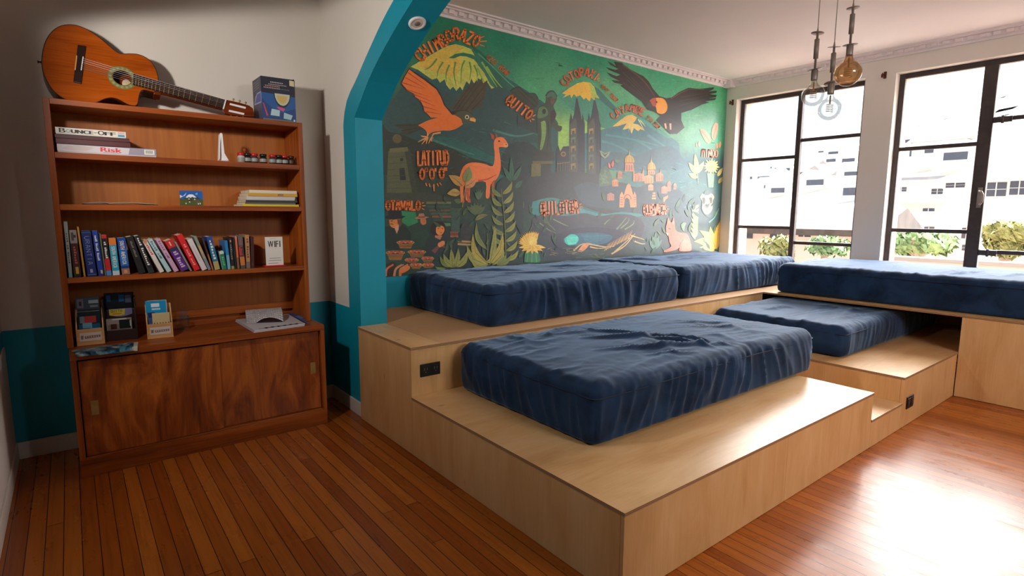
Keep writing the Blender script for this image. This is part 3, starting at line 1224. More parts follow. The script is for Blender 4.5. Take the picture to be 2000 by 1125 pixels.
mattress('mattress', 'right navy velvet mattress on the platform below the windows', 4.925, 5.975, .56, 2.47, .581, .838, 4, .012, .012,
         [(5.0, 1.3, 5.5, 1.15, .016, .02), (5.0, 1.6, 5.6, 1.75, .009, .02), (5.1, 1.0, 5.6, .9, .012, .02)], slant=1.4)
mattress('mattress', 'navy velvet mattress pushed halfway under the window platform', 3.985, 5.86, 1.52, 2.495, .317, .530, 5, .018, .020,
         [(4.2, 2.2, 4.5, 2.1, .02, .02), (4.1, 1.95, 4.7, 1.9, .012, .018), (4.2, 1.7, 4.7, 1.62, .012, .018), (4.3, 2.4, 4.7, 2.25, .01, .018)])
# ================================================================== the mural
class Mural:
    """paint laid on the wall in layers a tenth of a millimetre thick"""

    def __init__(self, y):
        self.b = MB()
        self.y = y
        self.n = 0
        self.hold = False

    def up(self):
        if self.hold:
            return self.y - .000006 * self.n
        self.n += 1
        return self.y - .000006 * self.n

    def W(self, q, y):
        p = on('y', self.y, q[0], q[1])
        p.y = y
        p.x = min(max(p.x, XT + .003), XW - .002)
        p.z = min(max(p.z, ZMUR), ZCORN + .005)
        return p

    def poly(self, pts, col):
        y = self.up()
        P = [self.W(q, y) for q in pts]
        i = len(self.b.v)
        self.b.v += P
        flat = [Vector((p.x, p.z, 0)) for p in P]
        for t in geometry.tessellate_polygon([flat]):
            a, c, d = (flat[k] for k in t)
            if (c - a).cross(d - a).z < 0:
                t = t[::-1]
            self.b.face([i + k for k in t], 0, col)

    def smooth(self, pts, col, n=4):
        P = list(pts) + [pts[0]]
        self.poly(catmull(P, n)[:-1], col)

    def stroke(self, pts, w, col, w2=None, curve=0):
        """tapered brush stroke"""
        if curve:
            pts = catmull([tuple(p) for p in pts], curve)
        w2 = w if w2 is None else w2
        y = self.up()
        n = len(pts)
        L, R = [], []
        for k, p in enumerate(pts):
            a, c = pts[max(k - 1, 0)], pts[min(k + 1, n - 1)]
            d = Vector((c[0] - a[0], c[1] - a[1]))
            d = d.normalized() if d.length > 1e-9 else Vector((1, 0))
            ww = (w + (w2 - w) * k / max(1, n - 1)) / 2
            L.append((p[0] - d.y * ww, p[1] + d.x * ww))
            R.append((p[0] + d.y * ww, p[1] - d.x * ww))
        for k in range(n - 1):
            self.b.poly([self.W(q, y) for q in (L[k], L[k + 1], R[k + 1], R[k])], 0, col)

    def leaf(self, a, c, w, col, vein=None, bend=0.0):
        a, c = Vector(a), Vector(c)
        d = c - a
        nn = Vector((-d.y, d.x)).normalized()
        P, Q = [], []
        for k in range(9):
            t = k / 8
            m = a + d * t + nn * bend * math.sin(PI * t) * d.length
            s = math.sin(PI * t ** .8) * w / 2
            P.append((m.x + nn.x * s, m.y + nn.y * s))
            Q.append((m.x - nn.x * s, m.y - nn.y * s))
        self.poly(P + Q[::-1][1:-1], col)
        if vein:
            self.stroke([a, a + d * .5 + nn * bend * d.length, a + d * .95], max(.5, w * .12), vein, .3)

    def disc(self, c, rx, ry, col, n=16, rot=0.0):
        cr, sr = math.cos(rot), math.sin(rot)
        self.poly([(c[0] + rx * math.cos(2 * PI * k / n) * cr - ry * math.sin(2 * PI * k / n) * sr,
                    c[1] + rx * math.cos(2 * PI * k / n) * sr + ry * math.sin(2 * PI * k / n) * cr) for k in range(n)], col)

    def text(self, txt, path, h, col, w, gap=.74, dark=None):
        """hand-painted capitals centred on a path of picture points"""
        path = catmull([tuple(p) for p in path], 6)
        L = [0]
        for p, q in zip(path, path[1:]):
            L.append(L[-1] + math.hypot(q[0] - p[0], q[1] - p[1]))
        n = len(txt)

        def at(s):
            s = min(max(s, 0), L[-1])
            for k in range(len(path) - 1):
                if s <= L[k + 1] + 1e-9:
                    u = (s - L[k]) / max(1e-9, L[k + 1] - L[k])
                    p, q = path[k], path[k + 1]
                    return Vector((p[0] + (q[0] - p[0]) * u, p[1] + (q[1] - p[1]) * u)), Vector((q[0] - p[0], q[1] - p[1])).normalized()
            return Vector(path[-1]), Vector((1, 0))
        cw = L[-1] / n
        passes = ([(dark, w * 1.5)] if dark else []) + [(col, w)]
        for cc, ww in passes:
            y = self.up()
            for k, ch in enumerate(txt):
                c, d = at((k + .5) * cw)
                up = Vector((d.y, -d.x))
                for st in GLYPH.get(ch, []):
                    P = [c + d * ((q[0] - .5) * cw * gap) + up * ((q[1] - .5) * h) for q in st]
                    for pl in stroke2d([(p.x, p.y) for p in P], ww):
                        self.b.poly([self.W(q, y) for q in pl], 0, cc)


def crop(ox, oy, s):
    return lambda *q: [(ox + x / s, oy + y / s) for x, y in q]


cA, cB, cC, cD = crop(660, 0, 3.31), crop(740, 220, 3.3086), crop(1040, 100, 4.8925), crop(1040, 290, 5.0)
cE, cF, cG, cH = crop(740, 90, 5.627), crop(750, 380, 7.03), crop(1020, 160, 6.25), crop(1170, 280, 5.115)
cI, cJ, cK = crop(1160, 120, 8.036), crop(840, 280, 4.328), crop(980, 400, 7.407)

mu = Mural(YM - .0012)

# ground colours: a grid whose corners carry the sky and valley colours of the painting
KEY = [((700, 60), (0, 122, 90)), ((880, 50), (0, 122, 90)), ((1000, 90), (4, 128, 96)), ((1150, 110), (14, 140, 104)), ((1300, 140), (40, 160, 116)), ((1410, 180), (70, 165, 115)),
       ((960, 160), (40, 140, 110)), ((1040, 180), (66, 168, 116)), ((1120, 190), (60, 160, 115)), ((1080, 270), (168, 216, 96)), ((1160, 260), (150, 214, 112)), ((1220, 210), (80, 175, 125)), ((1180, 300), (120, 190, 110)),
       ((1330, 240), (110, 190, 150)), ((1400, 260), (70, 160, 120)), ((760, 250), (34, 74, 66)), ((850, 280), (36, 84, 80)), ((960, 240), (38, 84, 84)), ((1000, 320), (38, 92, 88)),
       ((800, 340), (46, 58, 46)), ((900, 360), (36, 54, 48)), ((1000, 400), (36, 62, 56)), ((760, 450), (40, 70, 56)), ((860, 470), (34, 58, 54)), ((960, 500), (42, 52, 52)),
       ((1090, 340), (54, 84, 86)), ((1150, 420), (50, 108, 112)), ((1250, 330), (70, 120, 130)), ((1330, 330), (66, 112, 124)), ((1390, 330), (44, 80, 86)), ((1250, 420), (58, 84, 92)), ((1350, 420), (60, 74, 84)),
       ((1100, 480), (52, 56, 68)), ((1200, 490), (60, 68, 66)), ((1320, 480), (60, 70, 70)), ((1400, 470), (48, 74, 66))]
KEYL = [(q, S(*c)) for q, c in KEY]


def ground_col(px, py):
    tw, acc = 0.0, [0.0, 0.0, 0.0]
    px += 10 * noise.noise(Vector((px * .02, py * .03, 1)))
    py += 8 * noise.noise(Vector((px * .02, py * .03, 7)))
    for (qx, qy), c in KEYL:
        w = 1.0 / (((px - qx) ** 2 + 1.6 * (py - qy) ** 2) ** 1.5 + 900)
        tw += w
        for k in range(3):
            acc[k] += c[k] * w
    return (acc[0] / tw, acc[1] / tw, acc[2] / tw, 1.0)


NX, NZ = 110, 46
gp = [[Vector((XT + .003 + (XW - XT - .005) * i / NX, mu.y, ZMUR + (ZCORN + .003 - ZMUR) * j / NZ)) for i in range(NX + 1)] for j in range(NZ + 1)]
gc = [[ground_col(*to_px(p)) for p in row] for row in gp]
for j in range(NZ):
    for i in range(NX):
        mu.b.poly([gp[j][i], gp[j][i + 1], gp[j + 1][i + 1], gp[j + 1][i]], 0, [gc[j][i], gc[j][i + 1], gc[j + 1][i + 1], gc[j + 1][i]])
# stippled light in the sky
mu.n += 1
mu.hold = True
rnd = random.Random(3)
for k in range(420):
    x, y = rnd.uniform(930, 1410), rnd.uniform(70, 190)
    c = ground_col(x, y)
    f = rnd.uniform(1.15, 1.6)
    mu.stroke([(x, y), (x + rnd.uniform(-3, 3), y + rnd.uniform(1, 3))], rnd.uniform(.7, 1.5), (c[0] * f + .01, c[1] * f, c[2] * f, 1), .4)
mu.hold = False
mu.n += 1
mu.hold = True
for k in range(260):
    x, y = rnd.uniform(1020, 1410), rnd.uniform(120, 300)
    c = ground_col(x, y)
    f = rnd.uniform(.8, 1.2)
    dx = rnd.uniform(6, 22)
    mu.stroke([(x, y), (x + dx, y + dx * rnd.uniform(-.1, .4))], rnd.uniform(1, 3), (c[0] * f, c[1] * f, c[2] * f, 1), .6)

mu.hold = False
OR, ORD, ORL = S(240, 124, 46), S(184, 84, 32), S(246, 160, 90)
YEL, YELG, LIME = S(226, 186, 66), S(198, 202, 88), S(140, 186, 84)
DK, DKT, TEALM = S(38, 34, 30), S(26, 62, 58), S(30, 104, 98)
LEAF, LEAFD, LEAFY = S(128, 136, 70), S(84, 100, 62), S(178, 158, 74)
TXT, TXTD = S(242, 132, 56), S(150, 74, 36)

# --- far range and the tall snow mountain on the left
mu.poly([(740, 330), (745, 230), (790, 160), (850, 100), (885, 84), (915, 92), (950, 122), (990, 152), (1030, 178), (1062, 200), (1090, 240), (1090, 330)], S(28, 92, 92))
mu.poly(cA((870, 300), (920, 330), (1000, 420), (1100, 520), (1190, 600), (1290, 620), (1300, 700), (1180, 640), (1080, 600), (1010, 560), (940, 440), (880, 340)), S(22, 100, 84))
mu.poly(cA((470, 432), (560, 378), (640, 332), (700, 298), (760, 285), (815, 298), (862, 318), (900, 350), (932, 405), (962, 470), (1005, 545), (1030, 600), (1000, 585), (968, 535), (955, 560), (930, 520), (905, 505), (893, 560), (862, 508), (850, 545), (832, 525), (815, 560), (805, 585), (790, 560), (765, 588), (745, 560), (725, 580), (700, 548), (690, 512), (660, 535), (640, 505), (610, 515), (565, 485), (520, 452)), YELG)
mu.poly(cA((500, 420), (600, 365), (700, 305), (760, 292), (820, 310), (780, 335), (720, 360), (760, 372), (800, 362), (790, 420), (770, 480), (730, 500), (690, 480), (640, 470), (580, 450)), S(218, 188, 74))
mu.poly(cA((715, 375), (760, 348), (810, 340), (868, 352), (905, 372), (935, 420), (915, 425), (880, 385), (830, 365), (790, 362), (750, 378)), S(34, 116, 86))
mu.poly(cA((860, 318), (905, 350), (940, 410), (985, 500), (1020, 575), (985, 548), (945, 470), (905, 420), (895, 380)), S(36, 122, 98))
for q in (((640, 380), (600, 430), (560, 452)), ((680, 400), (650, 450), (640, 500)), ((820, 390), (800, 440), (795, 540)), ((850, 400), (860, 450), (850, 520)), ((880, 420), (900, 470), (900, 500)), ((720, 420), (700, 470), (700, 530)), ((760, 400), (750, 470), (765, 560))):
    mu.stroke(cA(*q), 4, S(96, 150, 70), 1, 3)
for q in (((930, 400), (990, 500), (1040, 580)), ((900, 440), (940, 520), (965, 560)), ((960, 430), (1020, 520), (1090, 600))):
    mu.stroke(cA(*q), 4, LIME, 1, 3)
mu.stroke(cA((905, 345), (1000, 430), (1100, 530), (1190, 602)), 3, S(70, 160, 110), 1.5, 3)
# dark mountains behind the hawk and the left village
mu.poly(cA((285, 780), (360, 640), (420, 560), (520, 560), (640, 560), (760, 620), (900, 600), (1040, 560), (1150, 600), (1290, 620), (1330, 720), (1330, 1130), (285, 1130)), S(40, 82, 82))
mu.smooth(cA((520, 900), (640, 880), (760, 900), (900, 960), (1010, 1010), (1130, 960), (1300, 930), (1330, 1130), (480, 1130)), S(30, 100, 92))
mu.smooth(cA((290, 800), (330, 850), (420, 870), (520, 910), (620, 910), (740, 960), (860, 1020), (990, 1060), (1010, 1128), (290, 1128)), S(38, 52, 46))
mu.smooth(cA((1060, 1000), (1120, 930), (1220, 920), (1300, 980), (1330, 1128), (1050, 1128)), S(38, 62, 62))
for q in (((600, 900), (760, 960), (880, 1000)), ((1000, 840), (1150, 880), (1270, 860)), ((1170, 780), (1290, 870), (1320, 900))):
    mu.stroke(cA(*q), 5, S(62, 128, 116), 2, 4)

# --- Cotopaxi and Cayambe
mu.poly(cC((230, 420), (300, 370), (440, 295), (520, 290), (580, 320), (660, 400), (740, 480), (830, 560), (900, 620), (900, 760), (700, 740), (560, 700), (420, 600), (300, 480)), S(52, 146, 118))
mu.poly(cC((560, 310), (640, 370), (760, 500), (820, 560), (760, 560), (660, 480), (600, 400)), S(30, 112, 104))
mu.poly(cC((280, 405), (350, 352), (430, 305), (490, 292), (550, 300), (590, 340), (612, 410), (640, 450), (600, 432), (590, 470), (560, 440), (545, 480), (510, 445), (490, 462), (455, 420), (420, 435), (395, 410), (370, 450), (360, 415), (290, 445), (320, 412)), S(234, 190, 60))
mu.poly(cC((540, 305), (590, 345), (615, 415), (640, 455), (600, 440), (575, 455), (560, 400)), S(170, 196, 84))
mu.poly(cC((480, 790), (640, 755), (760, 725), (860, 650), (930, 608), (1000, 612), (1080, 650), (1180, 720), (1290, 800), (1400, 880), (1420, 1125), (480, 1125)), S(60, 124, 136))
mu.poly(cC((1000, 620), (1090, 660), (1240, 770), (1330, 830), (1290, 830), (1170, 760), (1080, 700), (1020, 680)), S(66, 160, 146))
mu.poly(cC((760, 722), (850, 650), (900, 615), (950, 606), (1000, 632), (985, 660), (960, 690), (1010, 700), (1060, 740), (1075, 760), (1030, 745), (1010, 765), (970, 735), (945, 790), (930, 735), (890, 745), (860, 750), (900, 690), (820, 715)), S(236, 200, 104))
for q in (((930, 700), (920, 770)), ((960, 700), (950, 780)), ((990, 715), (1010, 760)), ((1010, 650), (1060, 740)), ((1030, 660), (1080, 720))):
    mu.stroke(cC(*q), 2.4, S(210, 224, 150), .8)
for q in (((700, 800), (900, 830), (1200, 900)), ((1100, 800), (1250, 900), (1380, 990)), ((660, 860), (800, 900), (1000, 1010)), ((1000, 850), (1150, 950), (1230, 1050))):
    mu.stroke(cC(*q), 5, S(78, 148, 156), 2, 4)
mu.smooth(cC((640, 1000), (800, 960), (980, 1000), (1160, 930), (1330, 910), (1420, 1000), (1420, 1127), (640, 1127)), S(64, 104, 120))

# brush marks over the slopes
mu.hold = True
mu.n += 1
for k in range(420):
    x, y = rnd.uniform(752, 1400), rnd.uniform(235, 420)
    if x > 1010 and y < 315:
        continue
    f = rnd.choice((.72, .8, 1.25, 1.45))
    base = (S(40, 82, 82), S(38, 70, 66), S(48, 96, 92))[k % 3]
    if x > 1080:
        base = (S(60, 120, 128), S(58, 104, 112), S(70, 130, 130))[k % 3]
    dx = rnd.uniform(5, 16)
    mu.stroke([(x, y), (x + dx, y + dx * rnd.uniform(.1, .7) * (1 if k % 2 else -1))], rnd.uniform(1, 2.6), (base[0] * f, base[1] * f, base[2] * f, 1), .4)
mu.hold = False
# --- hawk
HK = S(246, 124, 44)
HKD = S(74, 70, 50)
mu.poly(cE((780, 700), (850, 600), (940, 480), (990, 430), (1020, 395), (1035, 425), (1075, 370), (1085, 420), (1130, 348), (1145, 410), (1190, 375), (1195, 430), (1150, 600), (1130, 660), (1060, 690), (1000, 730), (860, 720)), HKD)
for a, c in (((820, 690), (1000, 440)), ((860, 690), (1070, 400)), ((900, 700), (1125, 390)), ((960, 705), (1180, 410)), ((1020, 700), (1160, 560))):
    mu.stroke(cE(a, c), 2.2, S(52, 50, 40), .8)
mu.poly(cE((330, 240), (400, 285), (520, 360), (640, 460), (690, 550), (730, 650), (800, 720), (880, 730), (860, 800), (700, 800), (560, 790), (520, 745), (480, 700), (470, 660), (430, 590), (380, 555), (370, 520), (300, 490), (235, 420), (245, 385), (290, 310)), DK)
mu.poly(cE((335, 255), (390, 300), (500, 375), (630, 475), (680, 560), (715, 650), (790, 740), (840, 790), (700, 790), (570, 785), (535, 745), (500, 715), (490, 660), (450, 590), (400, 560), (390, 525), (320, 490), (250, 410), (290, 330)), HK)
for a, c in (((250, 400), (480, 470)), ((290, 345), (520, 470)), ((320, 290), (540, 450)), ((310, 480), (560, 560)), ((380, 530), (590, 610)), ((440, 590), (620, 660)), ((490, 665), (650, 710)), ((520, 720), (690, 750))):
    mu.stroke(cE(a, c), 2.4, ORD, .6)
mu.poly(cE((170, 860), (320, 850), (420, 850), (520, 830), (520, 900), (420, 930), (340, 975), (230, 965), (280, 920), (190, 890)), S(58, 62, 46))
for a, c in (((200, 870), (480, 870)), ((250, 930), (480, 890)), ((320, 960), (490, 900))):
    mu.stroke(cE(a, c), 2, S(40, 44, 36), .6)
mu.smooth(cE((430, 870), (560, 810), (700, 780), (820, 755), (900, 780), (930, 840), (880, 890), (800, 925), (690, 930), (590, 945), (540, 970), (510, 920)), HK)
mu.smooth(cE((820, 750), (870, 725), (960, 715), (1020, 750), (1060, 790), (1050, 820), (980, 850), (920, 850), (900, 800)), S(72, 84, 62))
mu.poly(cE((1000, 790), (1040, 785), (1065, 805), (1060, 835), (1030, 825), (1000, 820)), S(244, 170, 84))
mu.disc(cE((968, 781))[0], 4.2, 4.2, S(214, 206, 160))
mu.disc(cE((968, 781))[0], 2.3, 2.3, S(16, 16, 16))
mu.stroke(cE((800, 725), (860, 712), (960, 712), (1040, 765)), 1.8, DK, .8, 3)
mu.stroke(cE((540, 960), (530, 1000), (470, 990)), 4, ORL, 2)
for q in ((430, 1055), (470, 1080), (520, 1075), (460, 985)):
    mu.stroke(cE((535, 1000), q), 3.4, ORL, 1)
mu.stroke(cE((680, 950), (600, 965), (570, 1020)), 3.4, ORL, 2)
for q in ((545, 1070), (580, 1050), (600, 1010)):
    mu.stroke(cE((575, 1010), q), 3, ORL, 1)

# --- monument of the equator, left
mu.poly(cB((60, 250), (200, 235), (250, 520), (50, 520)), S(92, 98, 66))
mu.poly(cB((165, 245), (200, 235), (250, 520), (215, 520)), S(58, 66, 50))
mu.poly(cB((70, 232), (185, 222), (190, 250), (66, 258)), S(112, 112, 70))
mu.disc(cB((118, 168))[0], 9, 9, S(104, 92, 56))
mu.poly(cB((132, 360), (165, 356), (175, 435), (136, 438)), S(30, 40, 36))
mu.poly(cB((136, 295), (156, 292), (158, 312), (138, 314)), S(44, 48, 38))
for k in range(6):
    mu.stroke(cB((62 - k * 2, 290 + k * 40), (215 + k * 8, 278 + k * 42)), .8, S(66, 74, 54))
mu.poly(cB((36, 520), (300, 515), (520, 560), (520, 590), (36, 575)), S(60, 70, 56))

# --- town wall, stalls and the market people
for k, (y0, c) in enumerate(((95, (112, 118, 70)), (150, (58, 84, 68)), (200, (104, 84, 66)), (245, (70, 96, 74)), (285, (136, 86, 66)), (330, (50, 78, 66)))):
    mu.stroke(cF((580 + k * 20, y0 + 18), (920, y0 + 18)), 4.4, S(*c))
mu.poly(cF((920, 180), (1040, 190), (1040, 520), (920, 520)), S(58, 92, 80))
mu.poly(cF((1050, 380), (1190, 380), (1190, 700), (1050, 690)), S(56, 62, 64))
mu.poly(cF((820, 390), (910, 395), (915, 430), (840, 435)), S(84, 140, 100))
for y, c in ((520, (146, 82, 66)), (550, (120, 70, 56)), (575, (160, 96, 76))):
    mu.stroke(cF((910, y), (1020, y)), 3.6, S(*c))
for y in (640, 680):
    mu.stroke(cF((1010, y), (1195, y + 10)), 3.6, S(178, 142, 84))
mu.poly(cF((240, 225), (430, 240), (470, 380), (330, 440), (250, 380)), S(42, 138, 88))
# man in dark hat
mu.smooth(cF((15, 440), (90, 420), (220, 400), (320, 460), (380, 560), (380, 720), (15, 740)), S(30, 48, 42))
mu.smooth(cF((70, 350), (150, 330), (235, 340), (240, 400), (190, 440), (130, 460), (85, 430), (75, 390)), S(214, 132, 62))
mu.smooth(cF((180, 340), (245, 345), (240, 420), (200, 440)), S(96, 66, 48))
mu.stroke(cF((85, 400), (125, 410)), 1.6, S(120, 60, 36))
mu.stroke(cF((90, 365), (120, 360)), 1.6, S(60, 40, 30))
mu.poly(cF((140, 450), (205, 410), (200, 480), (175, 540)), S(208, 152, 126))
mu.poly(cF((55, 220), (235, 215), (245, 290), (300, 300), (240, 330), (120, 345), (10, 325), (20, 295), (60, 285)), S(26, 28, 30))
# man in light hat
mu.smooth(cF((380, 470), (450, 390), (540, 400), (600, 480), (620, 600), (590, 720), (420, 720), (370, 600)), S(40, 68, 56))
mu.smooth(cF((500, 330), (560, 320), (580, 370), (570, 405), (530, 415), (500, 380)), S(206, 118, 66))
mu.poly(cF((480, 260), (545, 258), (560, 300), (625, 310), (560, 330), (450, 335), (420, 325), (470, 300)), S(192, 120, 82))
mu.stroke(cF((470, 312), (560, 308)), 1.6, S(90, 40, 40))
# woman
mu.smooth(cF((570, 620), (640, 560), (700, 540), (860, 560), (950, 640), (1000, 800), (900, 900), (600, 900)), S(38, 56, 54))
mu.smooth(cF((640, 520), (650, 420), (720, 370), (800, 375), (845, 430), (840, 520), (800, 560), (690, 560)), S(48, 32, 30))
mu.smooth(cF((715, 450), (760, 425), (815, 440), (830, 490), (800, 545), (755, 560), (715, 520)), S(220, 134, 70))
for q in ((748, 468), (800, 466)):
    mu.disc(cF(q)[0], 1.1, .8, S(40, 24, 20))
mu.stroke(cF((770, 525), (795, 523)), 1.2, S(150, 62, 44))
mu.poly(cF((700, 560), (800, 565), (770, 620), (700, 590)), S(186, 122, 92))
mu.smooth(cF((740, 670), (790, 640), (830, 640), (830, 690), (780, 720), (740, 720)), S(226, 138, 92))
mu.poly(cF((650, 770), (740, 700), (760, 730), (700, 810)), S(124, 70, 64))
mu.poly(cF((820, 690), (880, 740), (870, 760), (800, 720)), S(124, 70, 64))
# baskets of fruit
for (x0, x1, y0, y1) in ((170, 420, 630, 740), (20, 290, 770, 900), (320, 580, 760, 860), (280, 480, 870, 930), (510, 690, 850, 930), (350, 530, 940, 1020), (520, 690, 940, 1010)):
    w = x1 - x0
    mu.poly(cF((x0 + w * .06, y0 + 30), (x1 - w * .06, y0 + 30), (x1 - w * .2, y1), (x0 + w * .2, y1)), S(150, 104, 56))
    mu.disc(cF(((x0 + x1) / 2, y0 + 28))[0], w / 2 / 7.03, 4.2, S(188, 132, 70))
    mu.disc(cF(((x0 + x1) / 2, y0 + 24))[0], w / 2.3 / 7.03, 3.0, S(72, 40, 34))
    for k in range(7):
        mu.disc(cF((x0 + w * (.18 + .64 * k / 6), y0 + 18 + 8 * (k % 2)))[0], 2.6, 2.2, S(190, 84, 62) if k % 3 else S(206, 120, 80), 8)
    for k in range(3):
        mu.stroke(cF((x0 + w * .14, y0 + 48 + k * 18), (x1 - w * .14, y0 + 48 + k * 18)), .9, S(92, 58, 36))
# woven cloths
mu.smooth(cF((20, 960), (120, 930), (170, 960), (120, 1110), (20, 1125)), S(52, 42, 34))
for x in (40, 160, 240):
    mu.stroke(cF((x - 20, 1120), (x, 1020), (x + 90, 960)), 5, S(222, 112, 62), 3, 3)
mu.smooth(cF((200, 1100), (220, 1010), (330, 975), (355, 1010), (300, 1060)), S(216, 122, 66))
mu.stroke(cF((140, 1110), (170, 1020), (270, 960)), 2.5, S(176, 150, 120), 2, 3)

# --- vicuna
VC, VCD = S(246, 130, 70), S(190, 82, 50)
mu.smooth(cB((520, 420), (545, 350), (600, 322), (680, 330), (735, 345), (748, 280), (742, 200), (756, 165), (800, 160), (832, 200), (828, 224), (790, 222), (775, 230), (785, 300), (785, 370), (760, 430), (722, 465), (714, 545), (690, 545), (690, 450), (620, 452), (590, 480), (584, 560), (560, 560), (560, 470), (540, 480)), VC, 3)
mu.poly(cB((566, 450), (596, 455), (580, 520), (594, 580), (575, 580), (560, 520)), VCD)
mu.poly(cB((522, 420), (548, 440), (545, 520), (552, 580), (530, 580), (524, 510)), VC)
mu.poly(cB((728, 450), (748, 430), (742, 545), (728, 545)), VCD)
mu.poly(cB((718, 128), (745, 150), (742, 175), (726, 165)), VCD)
mu.poly(cB((752, 130), (768, 155), (756, 165)), VCD)
mu.smooth(cB((805, 195), (832, 200), (830, 222), (806, 222)), S(244, 160, 104))
mu.disc(cB((776, 184))[0], 2.2, 1.5, S(30, 20, 16))
mu.disc(cB((822, 206))[0], 1.2, 1, S(60, 30, 20))
mu.stroke(cB((600, 335), (680, 345), (740, 360)), 3, S(246, 142, 92), 1, 3)
mu.stroke(cB((640, 440), (700, 430), (760, 400)), 4, VCD, 1, 3)

# --- angel statue on its column
ST, STD, STL = S(50, 70, 54), S(26, 36, 34), S(124, 164, 88)
mu.smooth(cG((-150, 110), (-60, 60), (40, 135), (140, 140), (180, 180), (195, 270), (150, 330), (90, 420), (20, 330), (-80, 220)), S(50, 66, 52))
for q in (((-120, 120), (30, 250), (120, 330)), ((-40, 110), (60, 210), (150, 300)), ((40, 150), (120, 200), (180, 270)), ((-90, 180), (0, 280), (60, 360))):
    mu.stroke(cG(*q), 1.2, STD, .8, 3)
mu.stroke(cG((-150, 110), (-50, 62), (50, 138), (150, 142), (185, 200)), 2, STD, 1.5, 4)
mu.smooth(cG((210, 300), (280, 250), (290, 160), (320, 120), (380, 115), (420, 170), (415, 230), (380, 290), (400, 350), (415, 400), (400, 470), (440, 530), (485, 545), (470, 600), (430, 600), (360, 550), (350, 620), (350, 760), (345, 860), (200, 870), (190, 700), (180, 560), (165, 420), (180, 340)), ST, 3)
mu.smooth(cG((290, 180), (330, 130), (390, 130), (420, 190), (390, 205), (350, 175), (310, 195)), S(62, 112, 92))
mu.stroke(cG((285, 170), (320, 120), (380, 112), (425, 180)), 1.8, STD, 1.5, 4)
mu.smooth(cG((345, 205), (385, 195), (395, 240), (370, 280), (345, 260)), S(96, 72, 52))
mu.smooth(cG((200, 320), (250, 300), (300, 330), (310, 400), (240, 440), (185, 440), (190, 370)), S(82, 122, 78))
mu.disc(cG((265, 360))[0], 3.6, 5.2, STD)
mu.smooth(cG((340, 360), (390, 345), (410, 400), (380, 480), (350, 520)), S(48, 38, 46))
mu.smooth(cG((225, 490), (280, 480), (290, 620), (250, 800), (215, 820), (235, 640)), STL)
mu.stroke(cG((310, 480), (320, 640), (300, 820)), 2, STD, 1, 3)
mu.disc(cG((218, 878))[0], 3.2, 3.4, STL)
mu.disc(cG((270, 882))[0], 3.2, 3.2, STL)
mu.poly(cG((170, 850), (380, 850), (400, 960), (100, 970), (150, 900)), S(48, 58, 50))
mu.poly(cG((125, 965), (370, 965), (370, 1000), (125, 1000)), S(104, 96, 66))
mu.poly([(1036, 320), (1076, 320), (1076, 392), (1034, 398)], S(48, 60, 56))
mu.poly([(1038, 320), (1056, 320), (1056, 396), (1036, 398)], S(116, 112, 68))
mu.poly([(1028, 382), (1056, 380), (1056, 392), (1024, 396)], S(120, 120, 74))
mu.poly(cG((-60, 330), (20, 380), (150, 470), (180, 640), (100, 600), (0, 560), (-60, 540)), S(44, 70, 66))

# --- basilica with two spires
BD, BM, BG = S(40, 48, 58), S(72, 78, 70), S(170, 142, 82)
mu.poly([(1086, 340), (1086, 296), (1090, 284), (1094, 296), (1100, 286), (1112, 286), (1113, 345)], BD)
for (x0, x1, top, ap) in ((1112, 1142, 262, 192), (1147, 1172, 262, 196)):
    mu.poly([(x0, 346), (x0, top - 24), (x0 + 3, top - 42), (x0 + 6, top - 28), (x0 + 9, top - 40), (x0 + 13, ap), (x0 + 15.5, ap), (x0 + 21, top - 44), (x0 + 24, top - 28), (x1 - 4, top - 40), (x1, top - 20), (x1, 346)], BD)
    mu.poly([(x0 + 1, 346), (x0 + 1, top - 18), (x0 + 12, top - 32), (x0 + 15, top - 18), (x0 + 15, 346)], BM)
    for k in range(5):
        mu.poly([(x0 + 3, top - 10 + k * 17), (x0 + 12, top - 12 + k * 17), (x0 + 12, top - 10 + k * 17 + 9), (x0 + 3, top - 8 + k * 17 + 9)], BG if k % 2 == 0 else S(96, 122, 100))
        mu.poly([(x0 + 5, top - 6 + k * 17), (x0 + 10, top - 7 + k * 17), (x0 + 10, top + k * 17), (x0 + 5, top + 1 + k * 17)], S(58, 66, 66))
    for k in range(4):
        mu.stroke([(x0 + k * 5, top + 10), (x0 + k * 5, 346)], .8, S(104, 104, 88))
    for k in range(3):
        mu.stroke([(x0 + 18 + k * 4, top - 20), (x0 + 18 + k * 4, 344)], .7, S(60, 68, 76))
mu.disc((1100, 301), 5, 5, BG)
mu.disc((1100, 301), 3, 3, BD)
for k in range(5):
    mu.stroke([(1089 + k * 5, 316), (1089 + k * 5, 344)], 1, S(110, 112, 80))
mu.stroke([(1088, 320), (1112, 317)], 1, BG)

# --- lower middle: dark valley, plants, lake
mu.smooth([(1000, 330), (1040, 345), (1100, 335), (1180, 345), (1220, 380), (1200, 420), (1120, 400), (1050, 415), (1000, 400)], S(50, 62, 66))
mu.smooth(cD((400, 380), (520, 330), (700, 350), (860, 330), (1020, 380), (1180, 330), (1400, 380), (1500, 520), (1400, 640), (1100, 660), (800, 600), (500, 540)), S(58, 78, 90))
mu.smooth(cD((0, 520), (200, 480), (420, 560), (660, 640), (860, 620), (1050, 640), (1050, 660), (800, 690), (600, 660), (440, 650), (200, 660), (0, 640)), S(58, 140, 140))
mu.smooth(cD((0, 680), (120, 640), (330, 660), (500, 630), (640, 660), (820, 640), (1000, 660), (1090, 760), (1000, 900), (600, 800), (200, 860), (0, 820)), S(60, 62, 74))
mu.smooth(cD((180, 880), (330, 800), (550, 770), (820, 790), (930, 860), (900, 950), (700, 980), (420, 990), (250, 970)), S(46, 50, 66))
